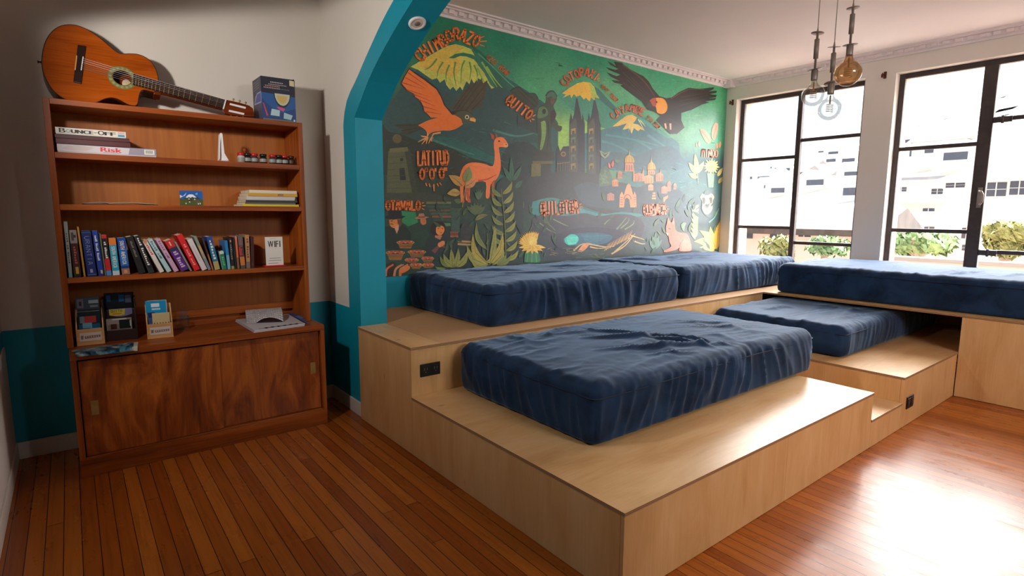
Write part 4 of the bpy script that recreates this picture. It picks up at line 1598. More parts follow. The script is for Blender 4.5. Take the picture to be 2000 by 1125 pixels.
mu.smooth(cD((300, 880), (420, 830), (650, 825), (780, 860), (700, 930), (450, 950), (320, 930)), S(44, 92, 112))
mu.smooth(cD((310, 880), (370, 838), (430, 850), (450, 890), (420, 930), (360, 945), (320, 920)), S(52, 196, 178))
for k in range(5):
    mu.stroke(cD((330 + k * 4, 865 + k * 16), (440 - k * 3, 868 + k * 16)), 1.1, S(120, 232, 208), .6)
for k in range(6):
    mu.stroke(cD((470 + k * 10, 845 + k * 14), (760 - k * 30, 850 + k * 16)), 1.2, S(70, 128, 148), .6)
for q in (((400, 1000), (470, 940), (540, 925)), ((540, 930), (700, 960), (800, 955)), ((560, 960), (640, 975), (720, 970)), ((800, 1010), (880, 940), (980, 850)), ((770, 1030), (900, 950), (1000, 830)), ((980, 900), (1060, 930), (1100, 930)), ((960, 850), (1030, 870), (1090, 890))):
    mu.stroke(cD(*q), 3, S(198, 168, 110), 1, 4)
for k in range(14):
    x = 700 + k * 18
    mu.stroke(cD((x, 1000 - k * 9), (x + 40, 930 - k * 10)), 2, S(214, 146, 88) if k % 2 else S(150, 140, 84), .6)
mu.smooth(cD((440, 1000), (500, 930), (550, 930), (530, 970), (480, 1010)), S(214, 140, 92))
for q in (((60, 720), (150, 790), (230, 830)), ((100, 700), (180, 760), (220, 800)), ((200, 690), (300, 740), (350, 760)), ((820, 790), (880, 720), (920, 670)), ((860, 780), (930, 720), (940, 680)), ((900, 790), (980, 740), (990, 700)), ((700, 740), (740, 700), (760, 690))):
    mu.stroke(cD(*q), 2.6, S(120, 140, 100), .8, 3)
for k in range(26):
    x, y = rnd.uniform(140, 700), rnd.uniform(975, 1070)
    mu.stroke(cD((x, y), (x + rnd.uniform(30, 90), y + rnd.uniform(-26, 20))), rnd.uniform(1, 2.4), S(120, 112, 78) if k % 2 else S(78, 104, 84), .5)

# --- the town of Cuenca
CW, CWD, CWY = S(226, 156, 112), S(168, 104, 88), S(214, 178, 96)
mu.smooth(cH((0, 300), (60, 230), (110, 290), (130, 400), (40, 430), (0, 420)), S(78, 112, 92))
for k in range(14):
    mu.stroke(cH((rnd.uniform(0, 110), rnd.uniform(250, 410)), (rnd.uniform(0, 110), rnd.uniform(250, 410))), 1.2, S(118, 148, 104), .5)
for (x, y0, w, hgt) in ((300, 120, 100, 160), (520, 190, 84, 120)):
    mu.poly(cH((x - w * .45, y0 + hgt), (x - w * .4, y0 + 70), (x + w * .4, y0 + 70), (x + w * .45, y0 + hgt)), CW)
    mu.smooth(cH((x - w * .45, y0 + 72), (x - w * .42, y0 + 25), (x - w * .15, y0), (x + w * .15, y0), (x + w * .42, y0 + 25), (x + w * .45, y0 + 72)), CWY)
    mu.poly(cH((x - 9, y0 + 6), (x - 4, y0 - 30), (x, y0 - 80), (x + 4, y0 - 30), (x + 9, y0 + 6)), CWY)
    for k in range(3):
        mu.stroke(cH((x - w * .25 + k * w * .25, y0 + 8), (x - w * .3 + k * w * .3, y0 + 68)), .8, S(150, 118, 70))
    mu.stroke(cH((x - w * .48, y0 + 74), (x + w * .48, y0 + 74)), 1.6, CWD)
    for k in range(3):
        mu.poly(cH((x - w * .3 + k * w * .24, y0 + 95), (x - w * .18 + k * w * .24, y0 + 95), (x - w * .18 + k * w * .24, y0 + hgt - 8), (x - w * .3 + k * w * .24, y0 + hgt - 8)), CWD)
for (x0, x1, y0, y1) in ((340, 450, 310, 380), (450, 540, 330, 400), (560, 640, 310, 380), (180, 230, 290, 350), (130, 190, 370, 430), (80, 150, 510, 570), (490, 540, 420, 470), (620, 680, 440, 500), (680, 715, 390, 480), (740, 770, 410, 460)):
    mu.poly(cH((x0, y1), (x0, y0), ((x0 + x1) / 2, y0 - 18), (x1, y0), (x1, y1)), CW if (x0 // 10) % 2 else S(196, 132, 108))
    for k in range(3):
        xx = x0 + (x1 - x0) * (.2 + .3 * k)
        mu.stroke(cH((xx, y0 + 12), (xx, y1 - 6)), 1, CWD)
for x in (345, 437, 612):
    mu.poly(cH((x - 8, 380), (x - 7, 290), (x, 240), (x + 7, 290), (x + 8, 380)), CW)
mu.poly(cH((200, 640), (205, 520), (225, 480), (245, 520), (265, 450), (275, 420), (295, 395), (312, 420), (322, 455), (340, 520), (352, 480), (370, 520), (372, 640), (310, 640), (300, 560), (275, 540), (255, 560), (248, 640)), CW)
mu.stroke(cH((246, 560), (260, 525), (285, 512), (310, 530), (318, 560)), 2, CWD, 2, 3)
for x in (222, 355):
    for k in range(4):
        mu.stroke(cH((x - 12, 540 + k * 24), (x + 12, 538 + k * 24)), 1.2, CWD)
for k in range(3):
    mu.stroke(cH((545 - 20 + k * 3, 550 - k * 26), (545 + 20 - k * 3, 550 - k * 26)), 3.4, CW)
mu.poly(cH((640, 580), (640, 540), (690, 515), (685, 545), (665, 560), (650, 590)), S(232, 142, 100))

# --- condor
CB_, CBL = S(36, 28, 30), S(92, 62, 50)
mu.poly(cC((715, 95), (760, 118), (800, 150), (775, 100), (850, 110), (905, 160), (1000, 210), (1060, 240), (1110, 290), (1150, 360), (1210, 430), (1280, 450), (1330, 440), (1400, 390), (1490, 350), (1600, 360), (1735, 345), (1725, 365), (1680, 385), (1760, 378), (1755, 398), (1690, 410), (1760, 420), (1750, 440), (1680, 450), (1755, 450), (1740, 466), (1650, 480), (1690, 490), (1620, 510), (1520, 560), (1420, 590), (1420, 660), (1450, 730), (1380, 790), (1310, 790), (1260, 740), (1180, 660), (1220, 620), (1160, 580), (1095, 560), (1040, 480), (960, 420), (880, 360), (840, 330), (860, 318), (780, 300), (750, 275), (830, 285), (760, 250), (705, 200), (800, 240), (840, 225), (730, 180), (697, 150), (790, 180), (820, 170), (740, 130)), CB_)
for q in (((860, 130), (1000, 230), (1090, 320), (1170, 440)), ((1320, 455), (1420, 395), (1520, 362), (1640, 368))):
    mu.stroke(cC(*q), 3, CBL, 1.4, 3)
for a, c in (((860, 200), (1080, 420)), ((900, 270), (1100, 470)), ((860, 300), (1060, 440)), ((950, 260), (1130, 440)), ((1400, 520), (1640, 460)), ((1400, 480), (1680, 420)), ((1420, 440), (1700, 390)), ((1250, 660), (1380, 760)), ((1300, 640), (1420, 720))):
    mu.stroke(cC(a, c), 1.4, S(66, 52, 52), .6)
mu.smooth(cC((1130, 460), (1190, 445), (1250, 455), (1285, 510), (1280, 570), (1240, 600), (1190, 585), (1175, 530), (1130, 510)), S(240, 160, 50))
mu.smooth(cC((1118, 470), (1150, 448), (1180, 452), (1180, 520), (1150, 525), (1125, 510)), S(184, 78, 56))
mu.poly(cC((1125, 480), (1100, 500), (1092, 535), (1112, 530), (1120, 550), (1145, 520)), S(60, 48, 46))
mu.disc(cC((1183, 486))[0], 1.8, 2, S(20, 16, 14))
mu.stroke(cC((1265, 690), (1275, 740)), 4, S(238, 190, 160), 3)
mu.stroke(cC((1315, 690), (1318, 750)), 4, S(238, 190, 160), 3)

# --- butterflies, small birds, flowers on the right
PK = S(240, 150, 110)
mu.smooth(cC((1595, 745), (1640, 750), (1690, 810), (1700, 860), (1670, 880), (1630, 830)), PK)
mu.smooth(cC((1710, 830), (1710, 760), (1740, 690), (1770, 700), (1760, 790), (1735, 850)), PK)
mu.stroke(cC((1610, 760), (1670, 830), (1690, 870)), 1.4, S(196, 100, 76), .6)
mu.stroke(cC((1755, 710), (1735, 790), (1720, 840)), 1.4, S(196, 100, 76), .6)
for (x, y, s, c) in ((1575, 890, .7, S(236, 150, 130)), (1772, 900, .8, S(230, 130, 90)), (745, 1085, .9, S(232, 120, 96))):
    mu.smooth(cC((x - 25 * s, y - 30 * s), (x - 5 * s, y), (x - 4 * s, y + 36 * s), (x - 24 * s, y + 24 * s)), c)
    mu.smooth(cC((x + 4 * s, y), (x + 24 * s, y - 50 * s), (x + 36 * s, y - 10 * s), (x + 20 * s, y + 30 * s)), c)
mu.poly(cC((635, 945), (690, 975), (745, 955), (725, 1000), (690, 1025), (655, 1000)), S(150, 172, 140))
mu.poly(cC((655, 962), (690, 990), (725, 968), (690, 1012)), S(52, 80, 78))
mu.poly(cH((150, 150), (180, 160), (215, 140), (205, 180), (180, 200), (155, 180)), S(110, 132, 104))


def daisy(c, r, col, heart=None, squash=.9, n=16):
    for k in range(n):
        a = 2 * PI * k / n + .1
        L = r * (1.0 if k % 2 == 0 else .84)
        mu.leaf(c, (c[0] + L * math.cos(a), c[1] + L * squash * math.sin(a)), r * .26, col)
    if heart:
        mu.disc(c, r * .3, r * .28, heart)


mu.poly(cH((1075, 300), (1150, 300), (1140, 440), (1090, 440)), S(116, 150, 124))
daisy(cH((1120, 230))[0], 17, S(242, 206, 124), S(236, 180, 84), 1.0)
for a, c, w, col in (((980, 300), (955, 100), 10, S(196, 200, 130)), ((980, 310), (890, 190), 10, S(238, 198, 130)), ((980, 300), (1045, 180), 9, S(222, 196, 130)), ((980, 345), (890, 300), 10, S(226, 200, 120)), ((1180, 330), (1235, 240), 7, S(190, 178, 110)), ((1190, 400), (1240, 330), 7, S(170, 160, 90))):
    mu.leaf(*cH(a, c), w, col, S(176, 150, 90))
mu.stroke(cH((980, 300), (985, 400)), 1.4, S(140, 160, 130))
# bear
mu.smooth(cH((1050, 480), (1120, 460), (1180, 520), (1180, 640), (1130, 740), (1060, 720), (1020, 640)), S(66, 90, 92))
mu.smooth(cH((1005, 540), (1030, 500), (1060, 520), (1095, 515), (1120, 500), (1148, 535), (1130, 580), (1130, 650), (1100, 700), (1060, 705), (1030, 650), (1035, 590)), S(206, 182, 136), 3)
mu.smooth(cH((1025, 545), (1050, 540), (1060, 580), (1040, 610)), S(70, 66, 64))
mu.smooth(cH((1095, 545), (1125, 540), (1125, 590), (1110, 600)), S(70, 66, 64))
mu.disc(cH((1070, 630))[0], 5, 4.4, S(120, 104, 98))
mu.disc(cH((1072, 618))[0], 2.6, 2, S(40, 36, 38))
mu.stroke(cH((1060, 672), (1078, 680), (1092, 670)), 1.2, S(80, 60, 54))
# plants at lower right
for a, c, w, col, bd in (((1150, 1060), (1000, 870), 18, S(226, 182, 96), .16), ((1165, 1060), (1110, 830), 14, S(222, 190, 104), -.05), ((1175, 1060), (1225, 750), 13, S(196, 160, 66), -.06), ((1150, 1070), (945, 980), 18, S(236, 186, 104), .2), ((1150, 1075), (1000, 1040), 10, S(190, 176, 100), .1)):
    mu.leaf(*cH(a, c), w, col, S(150, 128, 60), bd)
for k in range(7):
    mu.leaf(*cH((960, 960 - k * 48), (905 + k * 4, 880 - k * 46)), 6, S(130, 146, 110), None, .05)
    mu.leaf(*cH((962, 940 - k * 48), (985 + k * 2, 850 - k * 40)), 6, S(120, 140, 110), None, -.05)
mu.stroke(cH((955, 960), (950, 760), (915, 640)), 1.6, S(120, 140, 110), 1, 3)
for k in range(5):
    mu.leaf(*cH((850, 880 - k * 20), (815 + k * 14, 780 + 10 * abs(2 - k))), 5, S(112, 142, 110))
mu.stroke(cH((1095, 790), (1150, 740), (1195, 650)), 3, S(96, 150, 140), 1.4, 3)
for k in range(5):
    mu.leaf(*cH((550, 1060), (500 + k * 32, 880 + 40 * abs(2 - k))), 8, S(92, 124, 108))

# --- jungle plants in the middle left
for k in range(150):
    x, y = rnd.uniform(850, 1400), rnd.uniform(390, 505)
    if 1090 < x < 1225 and y > 430:
        continue
    c = (S(54, 84, 66), S(64, 96, 70), S(44, 70, 62), S(82, 100, 66))[k % 4]
    a = rnd.uniform(-2.6, -.5)
    L = rnd.uniform(8, 20)
    mu.leaf((x, y), (x + L * math.cos(a), y + L * math.sin(a)), L * .3, c)
LG1, LG2, LG3 = S(146, 146, 76), S(118, 128, 72), S(168, 150, 70)
mu.smooth(cJ((560, 340), (640, 280), (740, 330), (779, 400), (779, 760), (700, 640), (640, 540), (560, 460)), S(40, 62, 60))
for a, c, w in (((690, 330), (610, 190), 9), ((690, 320), (680, 110), 9), ((700, 320), (770, 190), 9), ((720, 380), (779, 310), 9)):
    mu.leaf(*cJ(a, c), w, S(58, 104, 84), S(40, 80, 66))
for (bx, by, tx, ty, n, L, w, col) in ((640, 1020, 600, 380, 8, 110, 9, LG2), (470, 1040, 480, 760, 1, 90, 10, LG1)):
    mu.stroke(cJ((bx, by), ((bx + tx) / 2 + 10, (by + ty) / 2), (tx, ty)), 2.4, S(104, 110, 66), 1.2, 4)
    for k in range(n):
        t = k / n
        x, y = bx + (tx - bx) * t, by + (ty - by) * t - 10
        mu.leaf(*cJ((x, y), (x - L * (1.05 - .25 * t), y - 70 - 30 * t)), w, col, S(86, 96, 58), -.14)
        mu.leaf(*cJ((x + 4, y - 20), (x + L * (.95 - .2 * t), y - 110 - 20 * t)), w, LG1, S(96, 104, 60), .14)
for a, c, w, col, bd in (((490, 1030), (305, 850), 14, LG1, -.2), ((495, 1030), (360, 760), 13, LG3, -.18), ((500, 1030), (545, 695), 11, LG1, .04), ((520, 1030), (610, 850), 14, LG1, .16), ((505, 1020), (610, 755), 13, LG3, .12), ((480, 1035), (340, 985), 12, LG1, -.2), ((560, 1030), (640, 940), 10, LG2, .1), ((480, 900), (390, 670), 10, LG2, -.15), ((560, 1030), (690, 930), 9, LG2, .16)):
    mu.leaf(*cJ(a, c), w, col, S(98, 104, 54), bd)
for a, c, w, col, bd in (((210, 1050), (110, 930), 12, LG1, -.15), ((190, 1050), (175, 890), 10, LG1, 0), ((210, 1050), (235, 885), 10, LG1, .05), ((220, 1050), (315, 905), 12, LG1, .12), ((130, 1055), (40, 1040), 8, S(110, 140, 66), -.2), ((150, 1050), (80, 950), 8, LG2, -.1)):
    mu.leaf(*cJ(a, c), w, col, S(98, 108, 54), bd)
for a, c, w, col in (((270, 360), (155, 270), 17, S(198, 150, 76)), ((290, 370), (395, 290), 15, S(206, 140, 84)), ((290, 330), (330, 195), 18, S(128, 142, 84)), ((255, 420), (140, 425), 15, S(192, 158, 84)), ((260, 500), (195, 480), 10, S(70, 112, 76))):
    mu.leaf(*cJ(a, c), w, col, S(126, 110, 60), .06)
mu.stroke(cJ((300, 330), (290, 420), (270, 540)), 2, S(150, 140, 80), 1.4, 3)
for k in range(6):
    mu.leaf(*cJ((390, 600), (305 + k * 32, 530 - 30 * math.sin(PI * k / 5))), 9, S(86, 104, 68), S(70, 86, 56))
for k in range(5):
    mu.leaf(*cJ((405, 480), (370 + k * 20, 400 - 20 * math.sin(PI * k / 4))), 4, S(84, 110, 84))
mu.leaf(*cJ((375, 650), (490, 605)), 9, S(122, 118, 74), S(80, 80, 50), -.1)

# --- seated fox
FX, FXD = S(240, 112, 92), S(206, 84, 72)
mu.smooth(cH((670, 900), (664, 840), (675, 790), (685, 740), (705, 775), (722, 790), (740, 740), (752, 790), (760, 860), (800, 890), (870, 900), (905, 960), (920, 1040), (905, 1075), (800, 1075), (800, 1040), (770, 1060), (720, 1075), (660, 1085), (645, 1075), (720, 1030), (700, 990), (690, 930)), FX, 3)
mu.stroke(cH((690, 850), (712, 856)), 1.6, S(70, 30, 30))
mu.poly(cH((690, 760), (703, 800), (690, 800)), S(244, 160, 130))
mu.poly(cH((738, 765), (745, 800), (728, 800)), S(244, 160, 130))
mu.poly(cH((664, 890), (690, 900), (680, 925)), S(246, 200, 180))
mu.smooth(cH((810, 1000), (850, 950), (905, 990), (910, 1065), (820, 1068)), S(244, 124, 100))
mu.stroke(cH((800, 1060), (805, 1010), (840, 960)), 1.6, FXD, 1, 3)

# --- chuquiragua flower on its cactus-green cup
mu.smooth(cK((320, 830), (330, 700), (380, 620), (480, 620), (530, 700), (540, 830)), S(60, 122, 88))
for x in (360, 430, 500):
    mu.stroke(cK((x, 830), (x + (430 - x) * .3, 640)), 2.2, S(98, 150, 96), 1)
for k in range(22):
    a = PI * (1.06 + .88 * k / 21) if k < 15 else PI * (.08 + .84 * (k - 15) / 6)
    L = 215 if k < 15 else 205
    mu.leaf(*cK((435, 590), (435 + L * math.cos(a), 590 + L * math.sin(a) * (1.0 if k < 15 else .62))), 7.0, S(238, 196, 92) if k % 2 else S(226, 176, 76), S(206, 150, 64))
mu.smooth(cK((370, 560), (400, 490), (440, 465), (485, 490), (505, 560), (440, 600)), S(232, 186, 86))
for k in range(7):
    mu.leaf(*cK((435, 590), (355 + k * 27, 440 + 12 * abs(3 - k))), 4.6, S(246, 210, 112), S(206, 150, 64))

# --- the lettering
mu.text('CHIMBORAZO', cA((508, 378), (570, 322), (640, 285), (715, 235), (765, 222), (830, 238), (915, 275)), 23, TXT, 3.4, .72, TXTD)
mu.text('6263 MSNM', cA((965, 362), (1030, 418), (1100, 482)), 10, S(206, 110, 56), 1.7, .7)
mu.text('QUITO', cA((1092, 632), (1180, 700), (1250, 752)), 19, TXT, 3.0, .7, TXTD)
mu.text('LATITUD', cB((244, 296), (345, 294), (450, 290)), 27, TXT, 3.1, .74, TXTD)
mu.text('0°0\'0"', cB((262, 398), (350, 396), (450, 390)), 21, TXT, 3.0, .9, TXTD)
mu.text('OTAVALO', cF((16, 150), (250, 150), (500, 152)), 17, S(238, 124, 44), 3.3, .76, TXTD)
mu.text('COTOPAXI', cC((290, 330), (330, 262), (400, 225), (490, 198), (560, 215), (628, 262)), 16, S(226, 108, 70), 2.3, .68, S(150, 80, 60))
mu.text('5897 MSNM', cC((655, 325), (730, 400), (805, 478)), 7.5, S(206, 120, 80), 1.4, .7)
mu.text('CAYAMBE', cC((758, 640), (800, 590), (870, 555), (950, 545), (1068, 590)), 14, S(226, 112, 80), 2.1, .7, S(150, 86, 70))
mu.text('5790 MSNM', cC((1090, 625), (1150, 680), (1205, 735)), 7.5, S(206, 136, 104), 1.4, .7)
mu.text('MINDO', cD((1648, 42), (1720, 46), (1808, 50)), 15, S(240, 150, 124), 2.2, .74)
mu.text('QUILOTOA', cD((72, 585), (250, 578), (446, 568)), 25, S(236, 140, 92), 2.9, .72, S(150, 90, 70))
mu.text('CUENCA', cD((1078, 602), (1190, 598), (1300, 592)), 20, S(238, 146, 108), 2.7, .72, S(150, 96, 84))
for C_, base, col, w in ((cA, ((905, 250), (945, 235)), TXT, 2.2), (cA, ((918, 270), (960, 266)), TXT, 2.2), (cA, ((915, 290), (945, 300)), TXT, 2.2), (cA, ((1258, 752), (1276, 742)), TXT, 2), (cA, ((1250, 770), (1268, 774)), TXT, 2), (cA, ((1238, 775), (1246, 790)), TXT, 2),
                         (cB, ((300, 455), (308, 475)), TXT, 2.4), (cB, ((322, 458), (328, 480)), TXT, 2.4), (cB, ((352, 462), (354, 508)), TXT, 3), (cB, ((374, 456), (382, 478)), TXT, 2.4), (cB, ((390, 452), (402, 470)), TXT, 2.4),
                         (cF, ((515, 120), (545, 108)), TXT, 2), (cF, ((520, 155), (565, 152)), TXT, 2), (cF, ((515, 190), (550, 205)), TXT, 2), (cC, ((612, 270), (640, 258)), TXT, 1.8), (cC, ((618, 285), (646, 284)), TXT, 1.8),
                         (cD, ((450, 550), (476, 538)), TXT, 1.8), (cD, ((454, 570), (486, 570)), TXT, 1.8), (cD, ((450, 590), (470, 600)), TXT, 1.8), (cD, ((1302, 572), (1324, 562)), TXT, 1.8), (cD, ((1306, 590), (1330, 590)), TXT, 1.8), (cD, ((1302, 606), (1318, 616)), TXT, 1.8)):
    mu.stroke(C_(*base), w, col, w * .7)
o = mu.b.build('mural', M['mural'], None, fix=False)
tag(o, 'wall mural of Ecuadorian volcanoes, animals and towns in green and orange', 'mural')
# ================================================================== bookcase
BX0, BX1, BYU, BYF, BYB = -0.054, 1.117, 3.425, 3.264, 3.716
SH = {'top': 1.783, 1: 1.540, 2: 1.298, 3: .947, 'counter': .607}
bk = thing('bookcase', 'reddish brown wooden bookcase with open shelves above two sliding cabinet doors', 'bookcase', (.53, 3.5, 0))


def bpart(name, mat, *boxes, bevel=.0015, parent=bk):
    b = MB()
    for q in boxes:
        b.box(*q)
    return b.build(name, M[mat], parent, bevel=bevel)


bpart('side_panel', 'case_z', (BX0, -.029, BYU, BYB, .607, 1.783))
bpart('side_panel', 'case_z', (1.093, BX1, BYU, BYB, .607, 1.783))
bpart('top_board', 'case_x', (-.0288, 1.0928, BYU + .001, BYB, 1.756, 1.7828))
for k, (z, th) in {1: (1.540, .028), 2: (1.298, .027), 3: (.947, .025)}.items():
    bpart('shelf', 'case_x', (-.0288, 1.0928, BYU + .001, BYB - .02, z - th, z))
bpart('back_panel', 'case_back', (-.0288, 1.0928, 3.697, 3.706, .657, 1.756), bevel=0)
bpart('back_panel', 'case_x', (-.0288, 1.0928, 3.708, 3.714, .6072, .656), bevel=0)
bpart('back_rail', 'case_x', (-.0288, 1.0928, 3.685, 3.6965, .655, .70))
bpart('countertop', 'case_x', (-.0475, 1.1425, BYF, BYB, .575, .607), bevel=.002)
bpart('cabinet_side', 'case_z', (-.0475, -.024, BYF + .001, BYB, .09, .5748))
bpart('cabinet_side', 'case_z', (1.119, 1.1425, BYF + .001, BYB, .09, .5748))
bpart('cabinet_back', 'case_back', (-.023, 1.118, 3.70, 3.71, .09, .5748), bevel=0)
bpart('plinth', 'case_x', (-.0475, 1.1425, BYF + .002, BYF + .022, 0.0005, .0895), (-.0475, -.0275, BYF + .022, BYB, .0005, .0895), (1.1225, 1.1425, BYF + .022, BYB, .0005, .0895))
bpart('cabinet_floor', 'case_x', (-.023, 1.118, BYF + .004, BYB - .02, .09, .097))
for x0, x1, y, px0 in ((-.019, .578, BYF + .012, .014), (.556, 1.1175, BYF + .03, 1.062)):
    d = bpart('sliding_door', 'flame', (x0, x1, y, y + .015, .099, .5655))
    z0 = .298 if px0 < .5 else .312
    f = MB()
    f.box(px0, px0 + .029, y - .0012, y - .0001, z0, z0 + .07)
    f.box(px0 + .006, px0 + .023, y - .0016, y - .001, z0 + .010, z0 + .06)
    part_label(f.build('finger_pull', M['brass'], d, bevel=.0004), 'small brass finger pull')


# ------------------------------------------------------------------ books on the third shelf
cS = lambda x, y: (100 + x / 4.762, 420 + y / 4.762)
BK_Y = 3.445
B_W, B_K = S(222, 216, 210), S(26, 24, 26)


def book(label, q, segs, title, tcol, depth=.17, span=(.12, .85), tw=.5, y=BK_Y, th_=.16, extra=None, shelf=.947, name='book'):
    """q: spine corners TL TR BR BL; segs: colour bands from the foot up; title reads down the spine"""
    P = [on('y', y, *cS(*c)) for c in q]
    tl, tr, br, bl = P
    up = ((tl + tr) - (bl + br)) / 2
    h = up.length
    u = up.normalized()
    r = Vector((u.z, 0, -u.x))
    w = max(.006, ((tr - tl).dot(r) + (br - bl).dot(r)) / 2 * .9)
    c = (bl + br) / 2
    o = c - r * w / 2
    low = min((o).z, (o + r * w).z)
    o = o + Vector((0, 0, shelf + .0006 - low))
    t = thing(name, label, 'book', (o.x + r.x * w / 2, y + depth / 2, shelf), 'books standing on the shelf')
    D = Vector((0, 1, 0))

    def hx(a0, a1, b0, b1, d0, d1):
        def pt(a, bb, d):
            return o + r * a + u * bb + D * d
        return [pt(a0, b0, d0), pt(a1, b0, d0), pt(a1, b0, d1), pt(a0, b0, d1), pt(a0, b1, d0), pt(a1, b1, d0), pt(a1, b1, d1), pt(a0, b1, d1)]
    base = segs[-1][1]
    bt = min(.0018, w * .16)
    b = MB()
    b.hexa(hx(0, w, 0, h, 0, bt), 0, base)
    b.hexa(hx(0, bt, 0, h, bt, depth), 0, base)
    b.hexa(hx(w - bt, w, 0, h, bt, depth), 0, base)
    z = 0.0
    F = D * -.0003
    for k, (t1, col) in enumerate(segs):
        if k < len(segs) - 1 or True:
            b.poly([o + u * h * z + F, o + r * w + u * h * z + F, o + r * w + u * h * t1 + F, o + u * h * t1 + F], 0, col)
        z = t1
    F2 = D * -.0005
    for e in (extra or []):
        a0, a1, b0, b1, col = e
        b.poly([o + r * w * a0 + u * h * b0 + F2, o + r * w * a1 + u * h * b0 + F2, o + r * w * a1 + u * h * b1 + F2, o + r * w * a0 + u * h * b1 + F2], 0, col)
    if title:
        L = (span[1] - span[0]) * h
        st = o + u * h * span[1] + r * w * (1 - tw) / 2 + D * -.0007
        if isinstance(title, str):
            hand(b, title, st, -u * L, r * w * tw, tcol, 0, th_)
        else:                                    # print too small to read: a line of marks, word by word
            total = sum(title) + len(title) - 1
            pos = 0
            for n_ in title:
                for k in range(n_):
                    a0, a1 = (pos + k + .12) / total, (pos + k + .80) / total
                    hh = (.72, 1.0, .8, .62)[(k * 3 + n_) % 4]
                    b.poly([st - u * L * a0 + r * w * tw * .1, st - u * L * a1 + r * w * tw * .1, st - u * L * a1 + r * w * tw * hh, st - u * L * a0 + r * w * tw * hh], 0, tcol)
                pos += n_ + 1
    b.build('cover', M['print'], t)
    b = MB()
    b.hexa(hx(bt, w - bt, .002, h - .0035, bt, depth - .004))
    b.build('pages', M['pages'], t)
    return t


def q4(a, b_, c, d):
    return (a, b_, c, d)


W1 = S(230, 226, 220)
book('tall thin pale grey-teal paperback at the left end of the row', ((112, 66), (152, 66), (200, 585), (166, 588)), [(.1, S(120, 160, 165)), (1, S(150, 162, 158))], (4, 2, 5,), S(96, 66, 70), .2, (.25, .8), .45)
book('dark maroon book with a grey top and yellow badge on the spine', ((162, 136), (235, 136), (284, 572), (210, 576)), [(.06, S(40, 26, 26)), (.72, S(66, 28, 34)), (1, S(150, 138, 136))], (7,), S(176, 92, 60), .19, (.28, .66), .42, extra=[(.32, .74, .07, .22, S(198, 160, 52)), (.2, .55, .78, .95, S(84, 76, 78)), (.5, .85, .84, .9, S(70, 62, 66))])
book('very thin mustard yellow book beside the thick blue one', ((238, 106), (256, 106), (322, 571), (303, 573)), [(1, S(196, 142, 44))], None, None, .18)
book('thick dark blue book lettered URANTIA down its spine', ((270, 136), (366, 136), (430, 558), (334, 564)), [(.03, S(20, 38, 98)), (.045, S(96, 112, 160)), (.955, S(22, 42, 112)), (.965, S(96, 112, 160)), (1, S(20, 38, 98))], 'URANTIA', S(160, 172, 200), .2, (.24, .88), .46, th_=.1, extra=[(.36, .64, .08, .16, S(150, 160, 190))])
book('bright blue book with a white subtitle strip beside the thick blue one', ((374, 134), (430, 134), (490, 551), (440, 556)), [(.12, S(20, 44, 130)), (.3, S(24, 60, 160)), (1, S(26, 62, 158))], (4, 5, 5,), W1, .19, (.34, .9), .5, extra=[(.5, .9, .05, .13, S(196, 186, 150))])
book('slim dark green-black book beside the bright blue one', ((436, 156), (456, 156), (512, 550), (490, 552)), [(1, S(30, 40, 34))], None, None, .18, extra=[(.7, .95, 0, 1, S(150, 160, 120))])
book('black and red paperback with a pale blue label at its foot', ((460, 172), (512, 172), (566, 546), (512, 550)), [(.12, S(70, 140, 206)), (.42, S(190, 30, 40)), (.92, S(20, 18, 20)), (1, S(190, 36, 40))], (2, 6,), W1, .16, (.42, .84), .5)
book('cyan travel guide with an orange top lettered South America', ((526, 202), (600, 198), (640, 541), (570, 546)), [(.12, S(190, 206, 214)), (.82, S(32, 158, 190)), (1, S(222, 122, 44))], 'SOUTH AMERICA', W1, .14, (.2, .78), .5)
book('deep blue travel guide lettered South America with a brown picture at its foot', ((608, 198), (688, 194), (740, 536), (652, 541)), [(.17, S(150, 104, 84)), (.24, S(16, 50, 120)), (.7, S(26, 100, 180)), (1, S(20, 66, 150))], 'SOUTH AMERICA', W1, .14, (.28, .92), .46, extra=[(.3, .7, .04, .13, S(196, 150, 110))])
book('thick plain black book leaning beside the blue travel guide', ((694, 188), (752, 186), (888, 524), (806, 530)), [(1, S(24, 24, 26))], (6, 7,), S(130, 126, 116), .17, (.45, .88), .36)
book('black book with large white capitals leaning next to a plain black one', ((764, 182), (828, 180), (962, 521), (908, 528)), [(.14, S(40, 44, 48)), (1, S(22, 22, 26))], (4, 9,), W1, .18, (.2, .95), .46, extra=[(0, .06, 0, 1, S(90, 90, 94))])
book('white paperback with red print, first of the pale leaning books', ((846, 228), (890, 222), (1056, 514), (1006, 521)), [(1, S(222, 214, 208))], (7,), S(196, 70, 50), .15, (.55, .93), .5, extra=[(.1, .9, .93, 1, S(220, 120, 80))])
book('pale blue paperback leaning between a white and a lilac one', ((892, 214), (940, 210), (1124, 509), (1074, 516)), [(1, S(176, 208, 214))], (5, 3,), S(96, 128, 140), .15, (.4, .95), .5, extra=[(.3, .7, .42, .47, S(40, 60, 60))])
book('lilac pink paperback leaning beside the pale blue one', ((964, 212), (1014, 208), (1190, 507), (1142, 513)), [(1, S(206, 164, 196))], (5, 3,), S(150, 100, 140), .15, (.4, .95), .5, extra=[(.3, .7, .42, .47, S(70, 40, 60))])
book('purple book with a red top leaning in the middle of the row', ((1046, 228), (1130, 222), (1288, 502), (1202, 509)), [(.66, S(78, 36, 126)), (.76, S(44, 40, 80)), (1, S(200, 40, 40))], (2, 5,), S(214, 180, 220), .15, (.1, .64), .6, th_=.12, extra=[(.4, .56, .82, .95, S(230, 190, 170))])
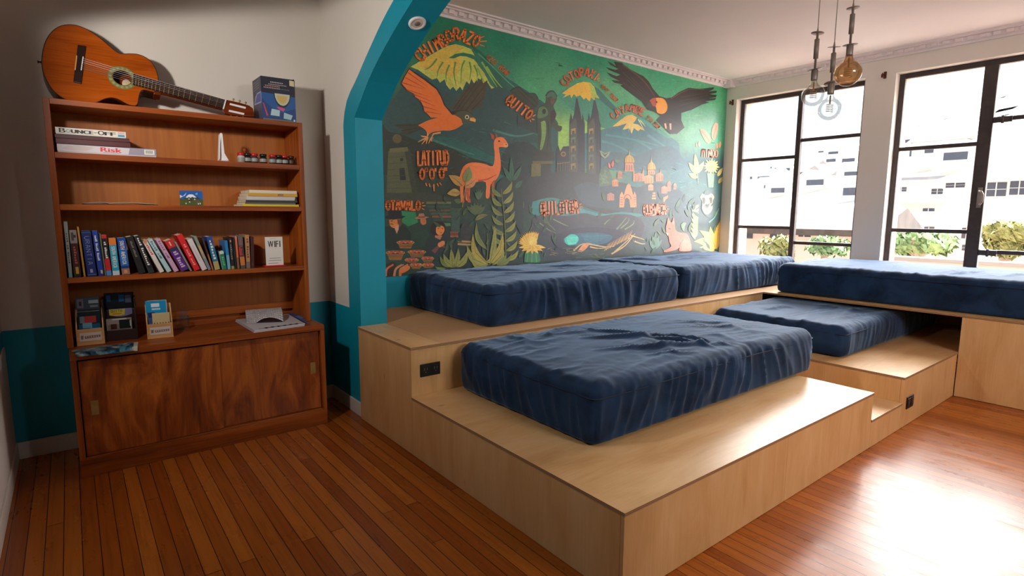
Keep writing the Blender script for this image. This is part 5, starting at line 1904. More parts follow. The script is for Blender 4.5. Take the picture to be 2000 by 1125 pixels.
book('thin grey pamphlet pressed between the purple and the red book', ((1142, 232), (1160, 229), (1312, 502), (1292, 505)), [(1, S(140, 134, 132))], None, None, .15)
book('bright red book leaning left with its white page tops showing', ((1160, 172), (1220, 168), (1390, 496), (1326, 503)), [(1, S(216, 26, 34))], (2, 4, 4,), S(240, 170, 160), .17, (.14, .74), .4)
book('plain off-white book leaning beside the bright red one', ((1258, 210), (1312, 204), (1454, 489), (1400, 496)), [(1, S(218, 208, 210))], None, None, .16, extra=[(.3, .6, .3, .8, S(206, 190, 196))])
book('grey-green illustrated book behind a leaning white one', ((1318, 178), (1350, 175), (1488, 488), (1460, 492)), [(.35, S(120, 130, 140)), (.75, S(160, 150, 120)), (1, S(132, 144, 132))], None, None, .16, extra=[(.2, .8, .5, .72, S(206, 166, 110))])
book('narrow brown and orange book beside the teal travel book', ((1398, 192), (1416, 191), (1510, 487), (1496, 489)), [(.5, S(176, 100, 50)), (1, S(70, 40, 40))], None, None, .15)
book('teal book with white lettering and a sandy picture at its foot', ((1438, 182), (1498, 178), (1570, 484), (1520, 490)), [(.25, S(176, 160, 96)), (.75, S(18, 112, 148)), (1, S(34, 74, 150))], (7,), W1, .15, (.3, .9), .5)
book('short green booklet with a white top label in front of a blue one', ((1560, 312), (1600, 310), (1638, 478), (1592, 482)), [(.84, S(20, 124, 92)), (1, S(206, 210, 204))], (5,), S(120, 200, 140), .13, (.2, .7), .45)
book('light blue book standing beside the black paperbacks', ((1606, 214), (1640, 210), (1668, 476), (1642, 480)), [(.5, S(120, 170, 196)), (1, S(34, 120, 184))], None, None, .16)
book('black paperback with an orange dot near the top of its spine', ((1646, 184), (1678, 182), (1704, 472), (1674, 476)), [(.1, S(150, 150, 60)), (1, S(26, 26, 30))], (7,), S(150, 140, 120), .15, (.3, .8), .5, extra=[(.3, .7, .86, .93, S(216, 150, 96))])
book('slim black paperback standing fourth from the right end', ((1682, 178), (1700, 177), (1726, 470), (1708, 472)), [(1, S(22, 22, 26))], None, None, .15)
book('orange and salmon spined paperback near the right end', ((1704, 168), (1724, 166), (1752, 468), (1732, 471)), [(.35, S(130, 96, 60)), (.9, S(224, 110, 70)), (1, S(222, 130, 110))], None, None, .15)
book('grey paperback with red panel and orange foot near the right end', ((1728, 164), (1778, 160), (1808, 466), (1762, 469)), [(.1, S(70, 74, 76)), (.36, S(206, 120, 50)), (.7, S(60, 52, 54)), (1, S(96, 96, 98))], (4, 1, 5,), S(190, 60, 70), .16, (.4, .9), .4, extra=[(.02, .3, .4, .66, S(210, 40, 40))])
book('tan spined book with dark print second from the right end', ((1796, 156), (1842, 152), (1850, 463), (1818, 466)), [(.2, S(120, 104, 96)), (1, S(186, 134, 92))], (2, 5,), S(96, 56, 40), .15, (.3, .9), .5)
book('dark maroon book at the right end of the row', ((1850, 170), (1882, 168), (1890, 458), (1856, 461)), [(1, S(62, 18, 22))], None, None, .16, extra=[(.3, .6, .1, .16, S(96, 60, 60))])

# wifi notice on its red foot
wx0, wx1 = on('y', 3.47, 518.5, 490).x, on('y', 3.47, 552.5, 490).x
zt = on('y', 3.47, 533, 462.7).z
t = thing('notice_stand', 'white WIFI notice standing on a red foot at the shelf end', 'sign', ((wx0 + wx1) / 2, 3.47, .947))
b = MB()
b.box(wx0, wx1, 3.468, 3.472, .956, zt, 0, W1)
fw = wx1 - wx0
fh = zt - .956
y_ = 3.4678
for ch, a, c in (('W', .15, .31), ('I', .52, .06), ('F', .61, .14), ('I', .81, .055)):
    letter(b, ch, (wx0 + fw * a, y_ - .0003, .956 + fh * .64), (fw * c, 0, 0), (0, 0, fh * .22), S(40, 38, 38), 0, .02)
for k, (a, c, z) in enumerate(((.2, .85, .24), (.16, .88, .16), (.12, .7, .06))):
    b.poly([(wx0 + fw * a, y_, .956 + fh * z), (wx0 + fw * c, y_, .956 + fh * z), (wx0 + fw * c, y_, .956 + fh * (z + .018)), (wx0 + fw * a, y_, .956 + fh * (z + .018))], 0, S(140, 138, 136))
b.poly([(wx0 + fw * .28, y_, .956 + fh * .93), (wx0 + fw * .62, y_, .956 + fh * .93), (wx0 + fw * .62, y_, .956 + fh * .94), (wx0 + fw * .28, y_, .956 + fh * .94)], 0, S(160, 158, 156))
b.build('notice', M['print'], t)
b = MB()
b.box(wx0 - .012, wx1 + .006, 3.452, 3.50, .9475, .956, 0, S(196, 20, 30))
part_label(b.build('foot', M['gloss_print'], t, bevel=.002), 'red foot')


# ------------------------------------------------------------------ first shelf: games and small things
def pxbox(y, px0, px1, py):
    return on('y', y, px0, py).x, on('y', y, px1, py).x


FY = 3.437
x0, x1 = pxbox(FY, 111.6, 304.5, 290)
def game(label, x0, x1, y0, y1, z0, z1, col, deco=None, name='board_game_box', lidcol=None):
    t = thing(name, label, 'box', ((x0 + x1) / 2, (y0 + y1) / 2, z0), 'board games stacked on the top shelf')
    b = MB()
    lz = z0 + (z1 - z0) * .16
    b.box(x0 + .0015, x1 - .0015, y0 + .0015, y1 - .0015, z0, z1 - .002, 0, lidcol or col)
    b.build('tray', M['print'], t)
    b = MB()
    b.box(x0, x1, y0, y0 + .0012, lz, z1, 0, col)
    b.box(x0, x1, y1 - .0012, y1, lz, z1, 0, col)
    b.box(x0, x0 + .0012, y0 + .0012, y1 - .0012, lz, z1, 0, col)
    b.box(x1 - .0012, x1, y0 + .0012, y1 - .0012, lz, z1, 0, col)
    b.box(x0, x1, y0, y1, z1 - .0016, z1, 0, col)
    if deco:
        deco(b, x0, x1, y0 - .0003, lz, z1)
    b.build('lid', M['print'], t)
    return t


def deco_risk(b, x0, x1, y, z0, z1):
    w, h = x1 - x0, z1 - z0
    b.poly([(x0 + w * .04, y, z0 + h * .3), (x0 + w * .16, y, z0 + h * .1), (x0 + w * .28, y, z0 + h * .2), (x0 + w * .36, y, z0 + h * .7), (x0 + w * .2, y, z0 + h * .9), (x0 + w * .1, y, z0 + h * .8)], 0, S(196, 184, 184))
    b.poly([(x0 + w * .7, y, z0), (x1, y, z0), (x1, y, z1), (x0 + w * .72, y, z1)], 0, S(150, 144, 160))
    letter(b, 'Risk', (x0 + w * .42, y - .0002, z0 + h * .2), (w * .21, 0, 0), (0, 0, h * .62), S(214, 46, 62), 0, .02)
    b.poly([(x0 + w * .44, y, z0 + h * .08), (x0 + w * .62, y, z0 + h * .08), (x0 + w * .62, y, z0 + h * .13), (x0 + w * .44, y, z0 + h * .13)], 0, S(130, 110, 120))
    b.poly([(x0 + w * .87, y - .0002, z0 + h * .12), (x0 + w * .98, y - .0002, z0 + h * .12), (x0 + w * .98, y - .0002, z0 + h * .86), (x0 + w * .87, y - .0002, z0 + h * .86)], 0, S(226, 224, 220))
    for k in range(9):
        xx = x0 + w * (.885 + k * .009)
        b.poly([(xx, y - .0004, z0 + h * .3), (xx + w * .004, y - .0004, z0 + h * .3), (xx + w * .004, y - .0004, z0 + h * .75), (xx, y - .0004, z0 + h * .75)], 0, S(60, 70, 64))


z = SH[1]
game('long pale grey Risk board game at the bottom of the stack', x0, x1, FY, 3.64, z + .0005, z + .040, S(206, 200, 206), deco_risk, lidcol=S(190, 182, 190))
xm1 = on('y', FY + .004, 254, 275).x
game('dark maroon game box between the Risk box and its maroon twin', x0 - .002, xm1, FY + .004, 3.62, z + .0405, z + .066, S(82, 20, 28), lidcol=S(62, 16, 22))
game('thin dark maroon game box just under the white Bounce-Off box', x0 - .004, xm1 - .003, FY + .003, 3.62, z + .0665, z + .084, S(72, 18, 26), lidcol=S(96, 36, 40))


def deco_bounce(b, x0, x1, y, z0, z1):
    w, h = x1 - x0, z1 - z0
    b.poly([(x0, y + .0001, z0), (x1, y + .0001, z0), (x1, y + .0001, z1), (x0, y + .0001, z1)], 0, S(222, 216, 206))
    letter(b, 'B', (x0 + w * .05, y - .0002, z0 + h * .1), (w * .085, 0, 0), (0, 0, h * .78), S(22, 20, 20), 0, .045)
    letter(b, 'UNCE', (x0 + w * .215, y - .0002, z0 + h * .12), (w * .30, 0, 0), (0, 0, h * .62), S(22, 20, 20), 0, .028)
    b.poly([(x0 + w * .53, y - .0002, z0 + h * .4), (x0 + w * .575, y - .0002, z0 + h * .4), (x0 + w * .575, y - .0002, z0 + h * .5), (x0 + w * .53, y - .0002, z0 + h * .5)], 0, S(28, 26, 26))
    letter(b, 'O', (x0 + w * .59, y - .0002, z0 + h * .1), (w * .09, 0, 0), (0, 0, h * .78), S(22, 20, 20), 0, .045)
    letter(b, 'FF', (x0 + w * .69, y - .0002, z0 + h * .12), (w * .15, 0, 0), (0, 0, h * .62), S(22, 20, 20), 0, .055)
    c = Vector((x0 + w * .172, y - .0002, z0 + h * .42))
    for r_, cc, o_ in ((.29, S(40, 44, 44), 0), (.25, S(120, 176, 186), -.0001), (.19, S(214, 214, 206), -.0002)):
        b.poly([(c.x + h * r_ * math.cos(2 * PI * k / 18), c.y + o_, c.z + h * r_ * math.sin(2 * PI * k / 18)) for k in range(18)], 0, cc)
    b.poly([(x0 + w * .88, y - .0002, z0 + h * .02), (x0 + w * .98, y - .0002, z0 + h * .02), (x0 + w * .98, y - .0002, z0 + h * .4), (x0 + w * .88, y - .0002, z0 + h * .4)], 0, S(40, 150, 190))
    for k in range(3):
        b.poly([(x0 + w * .88, y - .0002, z0 + h * (.5 + k * .14)), (x0 + w * .98, y - .0002, z0 + h * (.5 + k * .14)), (x0 + w * .98, y - .0002, z0 + h * (.58 + k * .14)), (x0 + w * .88, y - .0002, z0 + h * (.58 + k * .14))], 0, S(206, 140, 150))


game('white Bounce-Off game box on top of the stack', x0, on('y', FY, 244.3, 245).x, FY, 3.62, z + .0845, z + .115, S(216, 210, 200), deco_bounce)

# folded white plastic stand
cT = lambda x, y: (400 + x / 10, 240 + y / 10)
ty = 3.455
def TP(x, y, yy=None):
    return on('y', yy or ty, *cT(x, y))


t = thing('folded_stand', 'narrow white folded plastic stand on the top shelf', 'stand', (TP(370, 740).x, ty + .02, z))
b = MB()
prof = [TP(275, 735), TP(282, 480), TP(290, 230), TP(318, 190), TP(345, 215), TP(365, 420), TP(385, 590), TP(470, 735), TP(330, 735), TP(335, 640), TP(325, 420), TP(318, 260), TP(300, 420), TP(296, 700)]
for p in prof:
    p.z = max(p.z, z + .0006)
b.prism(prof, (0, .035, 0))
b.build('folded_sheet', M['white_plastic'], t, bevel=.0008)
b = MB()
q = TP(400, 737)
b.box(TP(285, 700).x, TP(475, 700).x, ty - .002, ty + .04, z + .0005, z + .003)
b.build('foot', M['white_plastic'], t)

# little bottles in a row, alternating dark and red caps
bt = None
JX = [(715, 'r'), (838, 'k'), (972, 'r'), (1145, 'k'), (1325, 'r'), (1452, 'k'), (1562, 'r'), (1690, 'b')]
JL = ['little white bottle with a red cap at the left end of the row', 'little dark bottle with a black cap, second from the left', 'little grey bottle with a bright red cap, third from the left',
      'little black bottle with a black cap in the middle of the row', 'little grey bottle with a red cap right of the middle', 'little dark green bottle with a black cap, third from the right',
      'little dark bottle with a red cap, second from the right', 'little dark brown bottle at the right end of the row']
for k, (jx, kind) in enumerate(JX):
    p = TP(jx, 760, 3.47)
    r_ = .020 if kind != 'b' else .017
    t = thing('miniature_bottle', JL[k], 'bottle', (p.x, 3.47, z), 'miniature bottles on the top shelf')
    body = {'r': S(66, 62, 66), 'k': S(24, 30, 28), 'b': S(44, 24, 16)}[kind]
    if k == 0:
        body = S(196, 190, 186)
    if k == 6:
        body = S(30, 30, 34)
    b = MB()
    b.lathe([(0, .0005), (r_, .0005), (r_, .030), (r_ * .8, .036), (r_ * .62, .039), (r_ * .62, .041)], (p.x, 3.47, z), 18, 0, body)
    b.build('bottle_body', M['gloss_print'], t)
    b = MB()
    b.lathe([(r_ + .0004, .008), (r_ + .0005, .009), (r_ + .0005, .026), (r_ + .0004, .027)], (p.x, 3.47, z), 18, 0, S(150, 148, 146) if kind != 'b' else S(70, 46, 30))
    b.build('label_band', M['print'], t)
    b = MB()
    cap = {'r': S(196, 24, 36), 'k': S(26, 26, 28), 'b': S(52, 30, 20)}[kind]
    b.lathe([(r_ * .9, .0395), (r_ * .95, .041), (r_ * .95, .051), (r_ * .8, .0535), (0, .0535)], (p.x, 3.47, z), 18, 0, cap)
    b.build('cap', M['gloss_print'], t)
p = TP(780, 560, 3.55)
t = thing('wooden_figurine', 'small dark brown figurine behind the row of little bottles', 'figurine', (p.x, 3.55, z))
b = MB()
b.lathe([(0, .0005), (.016, .0005), (.018, .02), (.013, .045), (.012, .058), (.006, .066), (0, .067)], (p.x, 3.55, z), 16)
b.build('figure_body', M['case_z'], t)
b = MB()
b.lathe([(0, .062), (.009, .066), (.012, .076), (.009, .087), (0, .091)], (p.x, 3.55, z), 16)
b.build('figure_head', M['case_z'], t)

# ------------------------------------------------------------------ second shelf
z = SH[2]
xa, xb, xc = on('y', 3.47, 163, 402).x, on('y', 3.47, 214, 402).x, on('y', 3.47, 306, 402).x
t = thing('open_book', 'open book lying face up at the left of the second shelf', 'book', (xb, 3.55, z))
for s, (u0, u1) in ((0, (xa, xb)), (1, (xb, xc))):
    n = 14
    top, bot = [], []
    for k in range(n + 1):
        f = k / n
        x = u0 + (u1 - u0) * f
        g = f if s == 0 else 1 - f
        top.append((x, z + .004 + .0095 * math.sin(PI * min(1, (g * .9 + .02))) ** .8 * (.4 + .6 * g)))
        bot.append((x, z + .0035))
    b = MB()
    low = [(q[0], max(z + .0036, q[1] - .0035)) for q in top]
    b.prism([(q[0], 3.45, q[1] + .002) for q in low + top[::-1]], (0, .20, 0), 0, S(150, 140, 124), 0, S(66, 58, 50))  # paper darkened: the shade on the pages is put into their colour
    b.build('page_block', M['print'], t)
b = MB()
b.box(xa - .004, xc + .004, 3.447, 3.654, z + .0005, z + .0034, 0, S(30, 28, 30))
b.build('cover', M['print'], t)

cP = lambda x, y: (330 + x / 22.2, 360 + y / 22.2)
py_ = 3.475
x0, x1 = on('y', py_, *cP(480, 600)).x, on('y', py_, *cP(1470, 600)).x
zt = on('y', py_, *cP(900, 285)).z
t = thing('small_painting', 'tiny landscape painting of a snowy mountain under blue sky', 'painting', ((x0 + x1) / 2, py_, z))
b = MB()
b.box(x0, x1, py_, py_ + .016, z + .0005, zt, 0, S(120, 96, 60))
w, h = x1 - x0, zt - z
def PP(a, c, k=1):
    return (x0 + w * a, py_ - .0002 * k, z + .0005 + h * c)


def pp(pts, col, k=1):
    b.flat([PP(a, c, k) for a, c in pts], 0, col)


pp([(0, 0), (1, 0), (1, 1), (0, 1)], S(24, 92, 176), 1)
pp([(0, .5), (0, .72), (.12, .62), (.3, .88), (.22, .66), (.12, .6)], S(206, 226, 238), 2)
pp([(.66, .8), (.76, .9), (.78, .76), (.7, .74)], S(120, 180, 226), 2)
pp([(.16, .46), (.3, .66), (.4, .78), (.58, .78), (.68, .66), (.86, .5), (.86, .44), (.16, .42)], S(40, 56, 78), 2)
pp([(.24, .54), (.32, .68), (.4, .76), (.56, .76), (.66, .64), (.72, .56), (.6, .54), (.54, .6), (.46, .52), (.38, .58), (.32, .52)], S(230, 238, 246), 3)
pp([(0, 0), (1, 0), (1, .42), (.7, .46), (.4, .5), (.2, .44), (0, .46)], S(72, 84, 30), 3)
pp([(.3, .3), (.38, .5), (.5, .5), (.54, .3)], S(70, 54, 44), 4)
pp([(.66, .1), (.7, .36), (.84, .34), (.86, .12)], S(96, 84, 76), 4)
for a, c in ((.38, .44), (.63, .42), (.24, .14), (.4, .24), (.78, .12), (.86, .14)):
    pp([(a - .025, c - .04), (a + .025, c - .04), (a + .03, c + .05), (a - .02, c + .05)], S(214, 212, 190), 5)
b.build('canvas', M['print'], t)

MG = [('yellow magazine at the very bottom of the magazine pile', 188, 806, 330, 352, S(218, 196, 34), 0.0), ('dark grey ringed magazine second from the bottom of the pile', 218, 770, 306, 328, S(96, 90, 92), .008),
      ('charcoal spined magazine third from the bottom of the pile', 226, 792, 284, 306, S(52, 50, 50), .004), ('thick white magazine in the middle of the pile', 238, 786, 242, 284, S(206, 202, 200), .010),
      ('orange yellow magazine second from the top of the pile', 256, 795, 208, 241, S(214, 160, 50), .006), ('cream white magazine on top of the pile', 272, 790, 176, 208, S(222, 216, 200), .012)]
zz = z + .0005
for k, (lb, a, c, yt, yb, col, off) in enumerate(MG):
    yy = 3.44 + off
    x0 = on('y', yy, 440 + a / 5.625, 395).x
    x1 = min(1.088, on('y', yy, 440 + c / 5.625, 395).x)
    hgt = (yb - yt) / 5.625 * .00292
    t = thing('magazine', lb, 'magazine', ((x0 + x1) / 2, 3.54, zz), 'magazines piled on the second shelf')
    b = MB()
    b.box(x0, x1, yy, yy + .0015, zz, zz + hgt, 0, col)
    b.box(x0, x1, yy + .0015, 3.66, zz, zz + .0007, 0, col)
    b.box(x0, x1, yy + .0015, 3.66, zz + hgt - .0007, zz + hgt, 0, col)
    if k == 4:
        for j in range(4):
            b.poly([(x1 - (x1 - x0) * (.30 + .03 * j), yy - .0003, zz + hgt * .2), (x1 - (x1 - x0) * (.315 + .03 * j), yy - .0003, zz + hgt * .2), (x1 - (x1 - x0) * (.315 + .03 * j), yy - .0003, zz + hgt * .8), (x1 - (x1 - x0) * (.30 + .03 * j), yy - .0003, zz + hgt * .8)], 0, S(70, 50, 90))
    if k == 3:
        b.poly([(x1 - .012, yy - .0003, zz), (x1, yy - .0003, zz), (x1, yy - .0003, zz + hgt), (x1 - .008, yy - .0003, zz + hgt)], 0, S(40, 40, 42))
    b.build('cover', M['print'], t)
    b = MB()
    b.box(x0 + .001, x1 - .001, yy + .0016, 3.658, zz + .0008, zz + hgt - .0008)
    b.build('pages', M['pages'], t)
    zz += hgt + .0003

# ------------------------------------------------------------------ counter
z = SH['counter']
cQ = lambda x, y: (130 + x / 7.03, 560 + y / 7.03)


def leaflet_box(label, p0, p1, depth, zf, zside, sheets, sticker):
    """pine leaflet box: front from p0 to p1 on the counter"""
    p0, p1 = Vector(p0), Vector(p1)
    r = (p1 - p0)
    w = r.length
    r.normalize()
    d = Vector((-r.y, r.x, 0))
    t = thing('leaflet_holder', label, 'leaflet holder', ((p0.x + p1.x) / 2, (p0.y + p1.y) / 2 + depth / 2, z), 'pine leaflet boxes')
    U = Vector((0, 0, 1))

    def hx(a0, a1, d0, d1, h0, h1, lean=0):
        f = lambda a, dd, h: p0 + r * a + d * (dd + lean * (h - h0)) + U * h
        return [f(a0, d0, h0), f(a1, d0, h0), f(a1, d1, h0), f(a0, d1, h0), f(a0, d0, h1), f(a1, d0, h1), f(a1, d1, h1), f(a0, d1, h1)]
    th = .006
    b = MB()
    b.hexa(hx(th, w - th, 0, th, 0.0005, zf))
    fp = b.build('front_board', M['pale_wood'], t, bevel=.001)
    for a in (0, w - th):
        b = MB()
        f = lambda dd, h: p0 + r * a + d * dd + U * h
        b.prism([f(0, .0005), f(0, zside), f(depth * .5, zside + .03), f(depth, zside + .085), f(depth, .0005)], r * th)
        b.build('side_board', M['pale_wood'], t, bevel=.001)
    b = MB()
    b.hexa(hx(th, w - th, depth - th, depth, 0.0005, zside + .085))
    b.build('back_board', M['pale_wood'], t, bevel=.001)
    b = MB()
    f = lambda a, h, k=1: p0 + r * a * w - d * .0003 * k + U * h * zf
    b.poly([f(.12, .28), f(.9, .28), f(.9, .78), f(.12, .78)], 0, S(214, 200, 190))
    b.poly([f(.3, .42, 2), f(.86, .46, 2), f(.86, .6, 2), f(.3, .58, 2)], 0, sticker)
    b.poly([f(.16, .4, 2), f(.24, .4, 2), f(.26, .62, 2), f(.16, .62, 2)], 0, S(120, 104, 110))
    for k in range(6):
        b.poly([f(.34 + k * .085, .48, 3), f(.38 + k * .085, .48, 3), f(.38 + k * .085, .56, 3), f(.34 + k * .085, .56, 3)], 0, S(206, 190, 184))
    b.build('sticker', M['print'], fp)
    for (lb2, a0, a1, dd, h1, base, marks, n) in sheets:
        s = thing('leaflet', lb2, 'leaflet', tuple(p0 + r * (a0 + a1) / 2 * w + d * dd + U * 0), 'leaflets in the holders')
        b = MB()
        b.hexa(hx(max(a0 * w, th + .004), min(a1 * w, w - th - .004), dd, dd + .0025, .001, h1, .05), 0, base)
        L = lambda a, h, k: p0 + r * (a0 + (a1 - a0) * a) * w + d * (dd - .0004 * k + .05 * h * h1) + U * (h * h1)
        for j, (u0, u1, v0, v1, c) in enumerate(marks):
            b.poly([L(u0, v0, j + 1), L(u1, v0, j + 1), L(u1, v1, j + 1), L(u0, v1, j + 1)], 0, c)
        b.build('printed_sheet', M['gloss_print'], s)
    return t


def OC(x, y):
    return on('z', z, *cQ(x, y))


pA, pB = OC(146, 822), OC(530, 782)
leaflet_box('pine leaflet box with a brown sticker at the left counter end', pA, pB, .085, .082, .09,
            [('dark leaflet with a grey rosette standing in the left pine box', .04, .92, .042, .235, S(34, 40, 50), [(.02, .98, .74, .99, S(56, 66, 76)), (.08, .34, .77, .96, S(110, 100, 120)), (.16, .26, .82, .91, S(40, 36, 50)), (.55, .95, .86, .93, S(140, 150, 160)), (.6, .92, .78, .82, S(120, 130, 136)), (.0, .96, .6, .7, S(190, 170, 130)), (.04, .26, .58, .64, S(160, 130, 120))], 1),
             ('dark leaflet with red title and blue picture in the left pine box', .08, .92, .022, .165, S(22, 38, 46), [(.05, .95, .32, .62, S(36, 90, 130)), (.3, .8, .66, .86, S(170, 54, 54)), (.2, .6, .5, .66, S(120, 170, 196)), (.1, .3, .66, .86, S(120, 130, 140)), (.5, .95, .36, .5, S(70, 150, 196))], 1)], S(130, 84, 74))
pA, pB = OC(1112, 726), OC(1470, 690)
leaflet_box('pine leaflet box with a grey sticker beside the clear acrylic holder', pA, pB, .085, .078, .088,
            [('bright blue leaflet with white title in the right pine box', -.0, .84, .044, .195, S(196, 206, 210), [(.03, .97, .62, .99, S(30, 150, 206)), (.28, .66, .82, .92, S(226, 236, 240)), (.3, .7, .74, .79, S(180, 220, 236)), (.03, .97, .5, .62, S(90, 176, 206))], 1),
             ('dark blue leaflet at the left inside the right pine box', .05, .36, .030, .135, S(40, 56, 104), [(.1, .9, .5, .8, S(70, 96, 150))], 1),
             ('small beige card with black symbols in the right pine box', .24, .94, .012, .132, S(206, 186, 140), [(.08 + k * .155, .13 + k * .155, .48, .62, S(50, 44, 38)) for k in range(6)] + [(.16 + k * .3, .24 + k * .3, .32, .4, S(50, 44, 38)) for k in range(3)], 1)], S(126, 116, 122))

# dark brochure rack between them
pA, pB = OC(548, 752), OC(962, 712)
r = (pB - pA)
w = r.length
r.normalize()
d = Vector((-r.y, r.x, 0))
U = Vector((0, 0, 1))
t = thing('brochure_rack', 'dark brown brochure rack between the two pine leaflet boxes', 'brochure rack', tuple((pA + pB) / 2 + d * .05))
def RX(a0, a1, d0, d1, h0, h1):
    f = lambda a, dd, h: pA + r * a + d * dd + U * h
    return [f(a0, d0, h0), f(a1, d0, h0), f(a1, d1, h0), f(a0, d1, h0), f(a0, d0, h1), f(a1, d0, h1), f(a1, d1, h1), f(a0, d1, h1)]


DKB = S(44, 20, 16)
for nm, q in (('back_board', (0, w, .10, .108, .0005, .235)), ('side_board', (-.006, 0, -.01, .108, .0005, .215)), ('side_board', (w, w + .006, -.01, .108, .0005, .215)), ('front_board', (0, w, -.006, 0, .0005, .055)), ('middle_board', (0, w, .045, .051, .0005, .155))):
    b = MB()
    b.hexa(RX(*q), 0, DKB)
    o = b.build(nm, M['print'], t, bevel=.001)
    if nm == 'middle_board':
        b = MB()
        f = lambda a, h, k=1: pA + r * a * w + d * (.045 - .0004 * k) + U * h
        arc = [(.14 + .78 * k / 10, .128 - .012 * math.sin(PI * k / 10)) for k in range(11)]
        b.flat([f(a, h) for a, h in [(.14, .158), (.92, .158)] + arc[::-1]], 0, S(120, 120, 160))
        arc2 = [(.16 + .5 * k / 10, .13 - .009 * math.sin(PI * (k + 2) / 14)) for k in range(11)]
        b.flat([f(a, h, 2) for a, h in [(.16, .156), (.68, .156)] + arc2[::-1]], 0, S(206, 184, 66))
        hand(b, 'QUITO', f(.2, .141, 3), r * w * .40, U * .012, S(70, 76, 30), 0, .16)
        b.flat([f(a, h, 3) for a, h in ((.26, .128), (.56, .129), (.56, .136), (.26, .135))], 0, S(206, 130, 50))
        b.build('badge', M['gloss_print'], o)
for lb2, a0, a1, dd, h0, h1, base, marks in (
        ('dark leaflet with blue streaks standing at the back of the brown rack', .04, .94, .075, .06, .232, S(24, 26, 36), [(.05, .2, .78, .97, S(40, 84, 150)), (.3, .42, .74, .98, S(20, 30, 40)), (.5, .7, .76, .97, S(30, 80, 130)), (.74, .96, .72, .95, S(80, 84, 110))]),
        ('black and white leaflet in the front pocket of the brown rack', .04, .88, .016, .003, .112, S(150, 138, 134), [(.06, .95, .45, .72, S(130, 110, 104)), (.5, .94, .5, .92, S(22, 30, 28)), (.16, .4, .5, .74, S(74, 26, 30)), (.24, .8, .93, .99, S(206, 200, 196)), (.92, .97, .6, .88, S(196, 190, 186))])):
    s = thing('leaflet', lb2, 'leaflet', tuple(pA + r * w * (a0 + a1) / 2 + d * dd), 'leaflets in the holders')
    b = MB()
    b.hexa(RX(a0 * w, a1 * w, dd, dd + .004, h0, h1), 0, base)
    for j, (u0, u1, v0, v1, c) in enumerate(marks):
        L = lambda u, v: pA + r * w * (a0 + (a1 - a0) * u) + d * (dd - .0003 * (j + 1)) + U * (h0 + (h1 - h0) * v)
        b.poly([L(u0, v0), L(u1, v0), L(u1, v1), L(u0, v1)], 0, c)
    b.build('printed_sheet', M['gloss_print'], s)

# clear acrylic holder
pA, pB = OC(1480, 592), OC(1690, 576)
t = thing('acrylic_holder', 'empty clear acrylic leaflet holder beside the right pine box', 'leaflet holder', tuple((pA + pB) / 2))
for nm, (a, c, d0, d1, h0, h1) in (('front_plate', (0, 1, 0, .003, .0008, .075)), ('back_plate', (0, 1, .045, .048, .0008, .10)), ('base_plate', (0, 1, .003, .045, .0008, .0035)), ('side_plate', (.97, 1, .003, .045, .0036, .075))):
    r = pB - pA
    b = MB()
    f = lambda u, dd, h: pA + r * u + Vector((0, dd, h))
    b.hexa([f(a, d0, h0), f(c, d0, h0), f(c, d1, h0), f(a, d1, h0), f(a, d0, h1), f(c, d0, h1), f(c, d1, h1), f(a, d1, h1)])
    b.build(nm, M['acrylic'], t)

# folded map over the front edge of the counter
t = thing('folded_map', 'blue printed map lying over the left front counter edge', 'map', tuple(OC(500, 870)))
b = MB()
A0, A1, A2, A3 = OC(60, 880), OC(985, 765), on('z', z, *cQ(972, 850)), on('z', z, *cQ(140, 940))
n, m_ = 44, 12


def MP(u, v):
    p = A0.lerp(A1, u).lerp(A3.lerp(A2, u), v)
    over = max(0.0, BYF - p.y)
    return Vector((p.x, p.y, z + .0022 + .002 * math.sin(u * 9) ** 2 - over * .35 + .003 * v * (u > .7)))


rr = random.Random(4)
for i in range(n):
    for j in range(m_):
        u, v = (i + .5) / n, (j + .5) / m_
        q = noise.noise(Vector((u * 7, v * 2.4, 3))) + .35 * noise.noise(Vector((u * 22, v * 9, 1)))
        col = S(20, 40, 50) if q < -.22 else S(34, 82, 108) if q < .02 else S(70, 132, 156) if q < .22 else S(130, 150, 140) if q < .34 else S(176, 184, 176)
        if i >= n - 3:
            col = S(196, 190, 180)
        b.poly([MP(i / n, j / m_), MP((i + 1) / n, j / m_), MP((i + 1) / n, (j + 1) / m_), MP(i / n, (j + 1) / m_)], 0, col)
o = b.build('map_sheet', M['gloss_print'], t, weld=False)
md = o.modifiers.new('paper', 'SOLIDIFY')
md.thickness = .0012
md.offset = 1

# newspapers
cN = lambda x, y: (430 + x / 9.09, 580 + y / 9.09)
def ON(x, y, h=0.0):
    p = on('z', z, *cN(x, y))
    p.z = z + h
    return p


t = thing('newspaper', 'grey folded newspaper section lying flat on the counter at right', 'newspaper', tuple(ON(900, 480)), 'papers on the counter')
b = MB()
base = [ON(216, 405), ON(600, 640), ON(1500, 515), ON(1130, 310)]
for p in base:
    p.y = min(p.y, 3.672)
for lay in range(3):
    k = lay * .004
    off = Vector((.003 * lay, .004 * lay, 0))
    P = [p + off for p in base]
    lo = [Vector((p.x, p.y, z + .0006 + k)) for p in P]
    b.hexa(lo + [p + Vector((0, 0, .0036)) for p in lo], 0, S(206, 200, 204) if lay != 1 else S(188, 182, 186))
zt_ = z + .0006 + .0116 + .0004
for j in range(7):
    a = base[1].lerp(base[2], .1 + .12 * j) + Vector((.006, .02, 0))
    c = a + Vector((.05, .005, 0))
    b.poly([Vector((a.x, a.y, zt_)), Vector((c.x, c.y, zt_)), Vector((c.x, c.y + .03, zt_)), Vector((a.x, a.y + .03, zt_))], 0, S(150, 146, 150) if j % 2 else S(170, 166, 172))
b.build('folded_pages', M['print'], t)

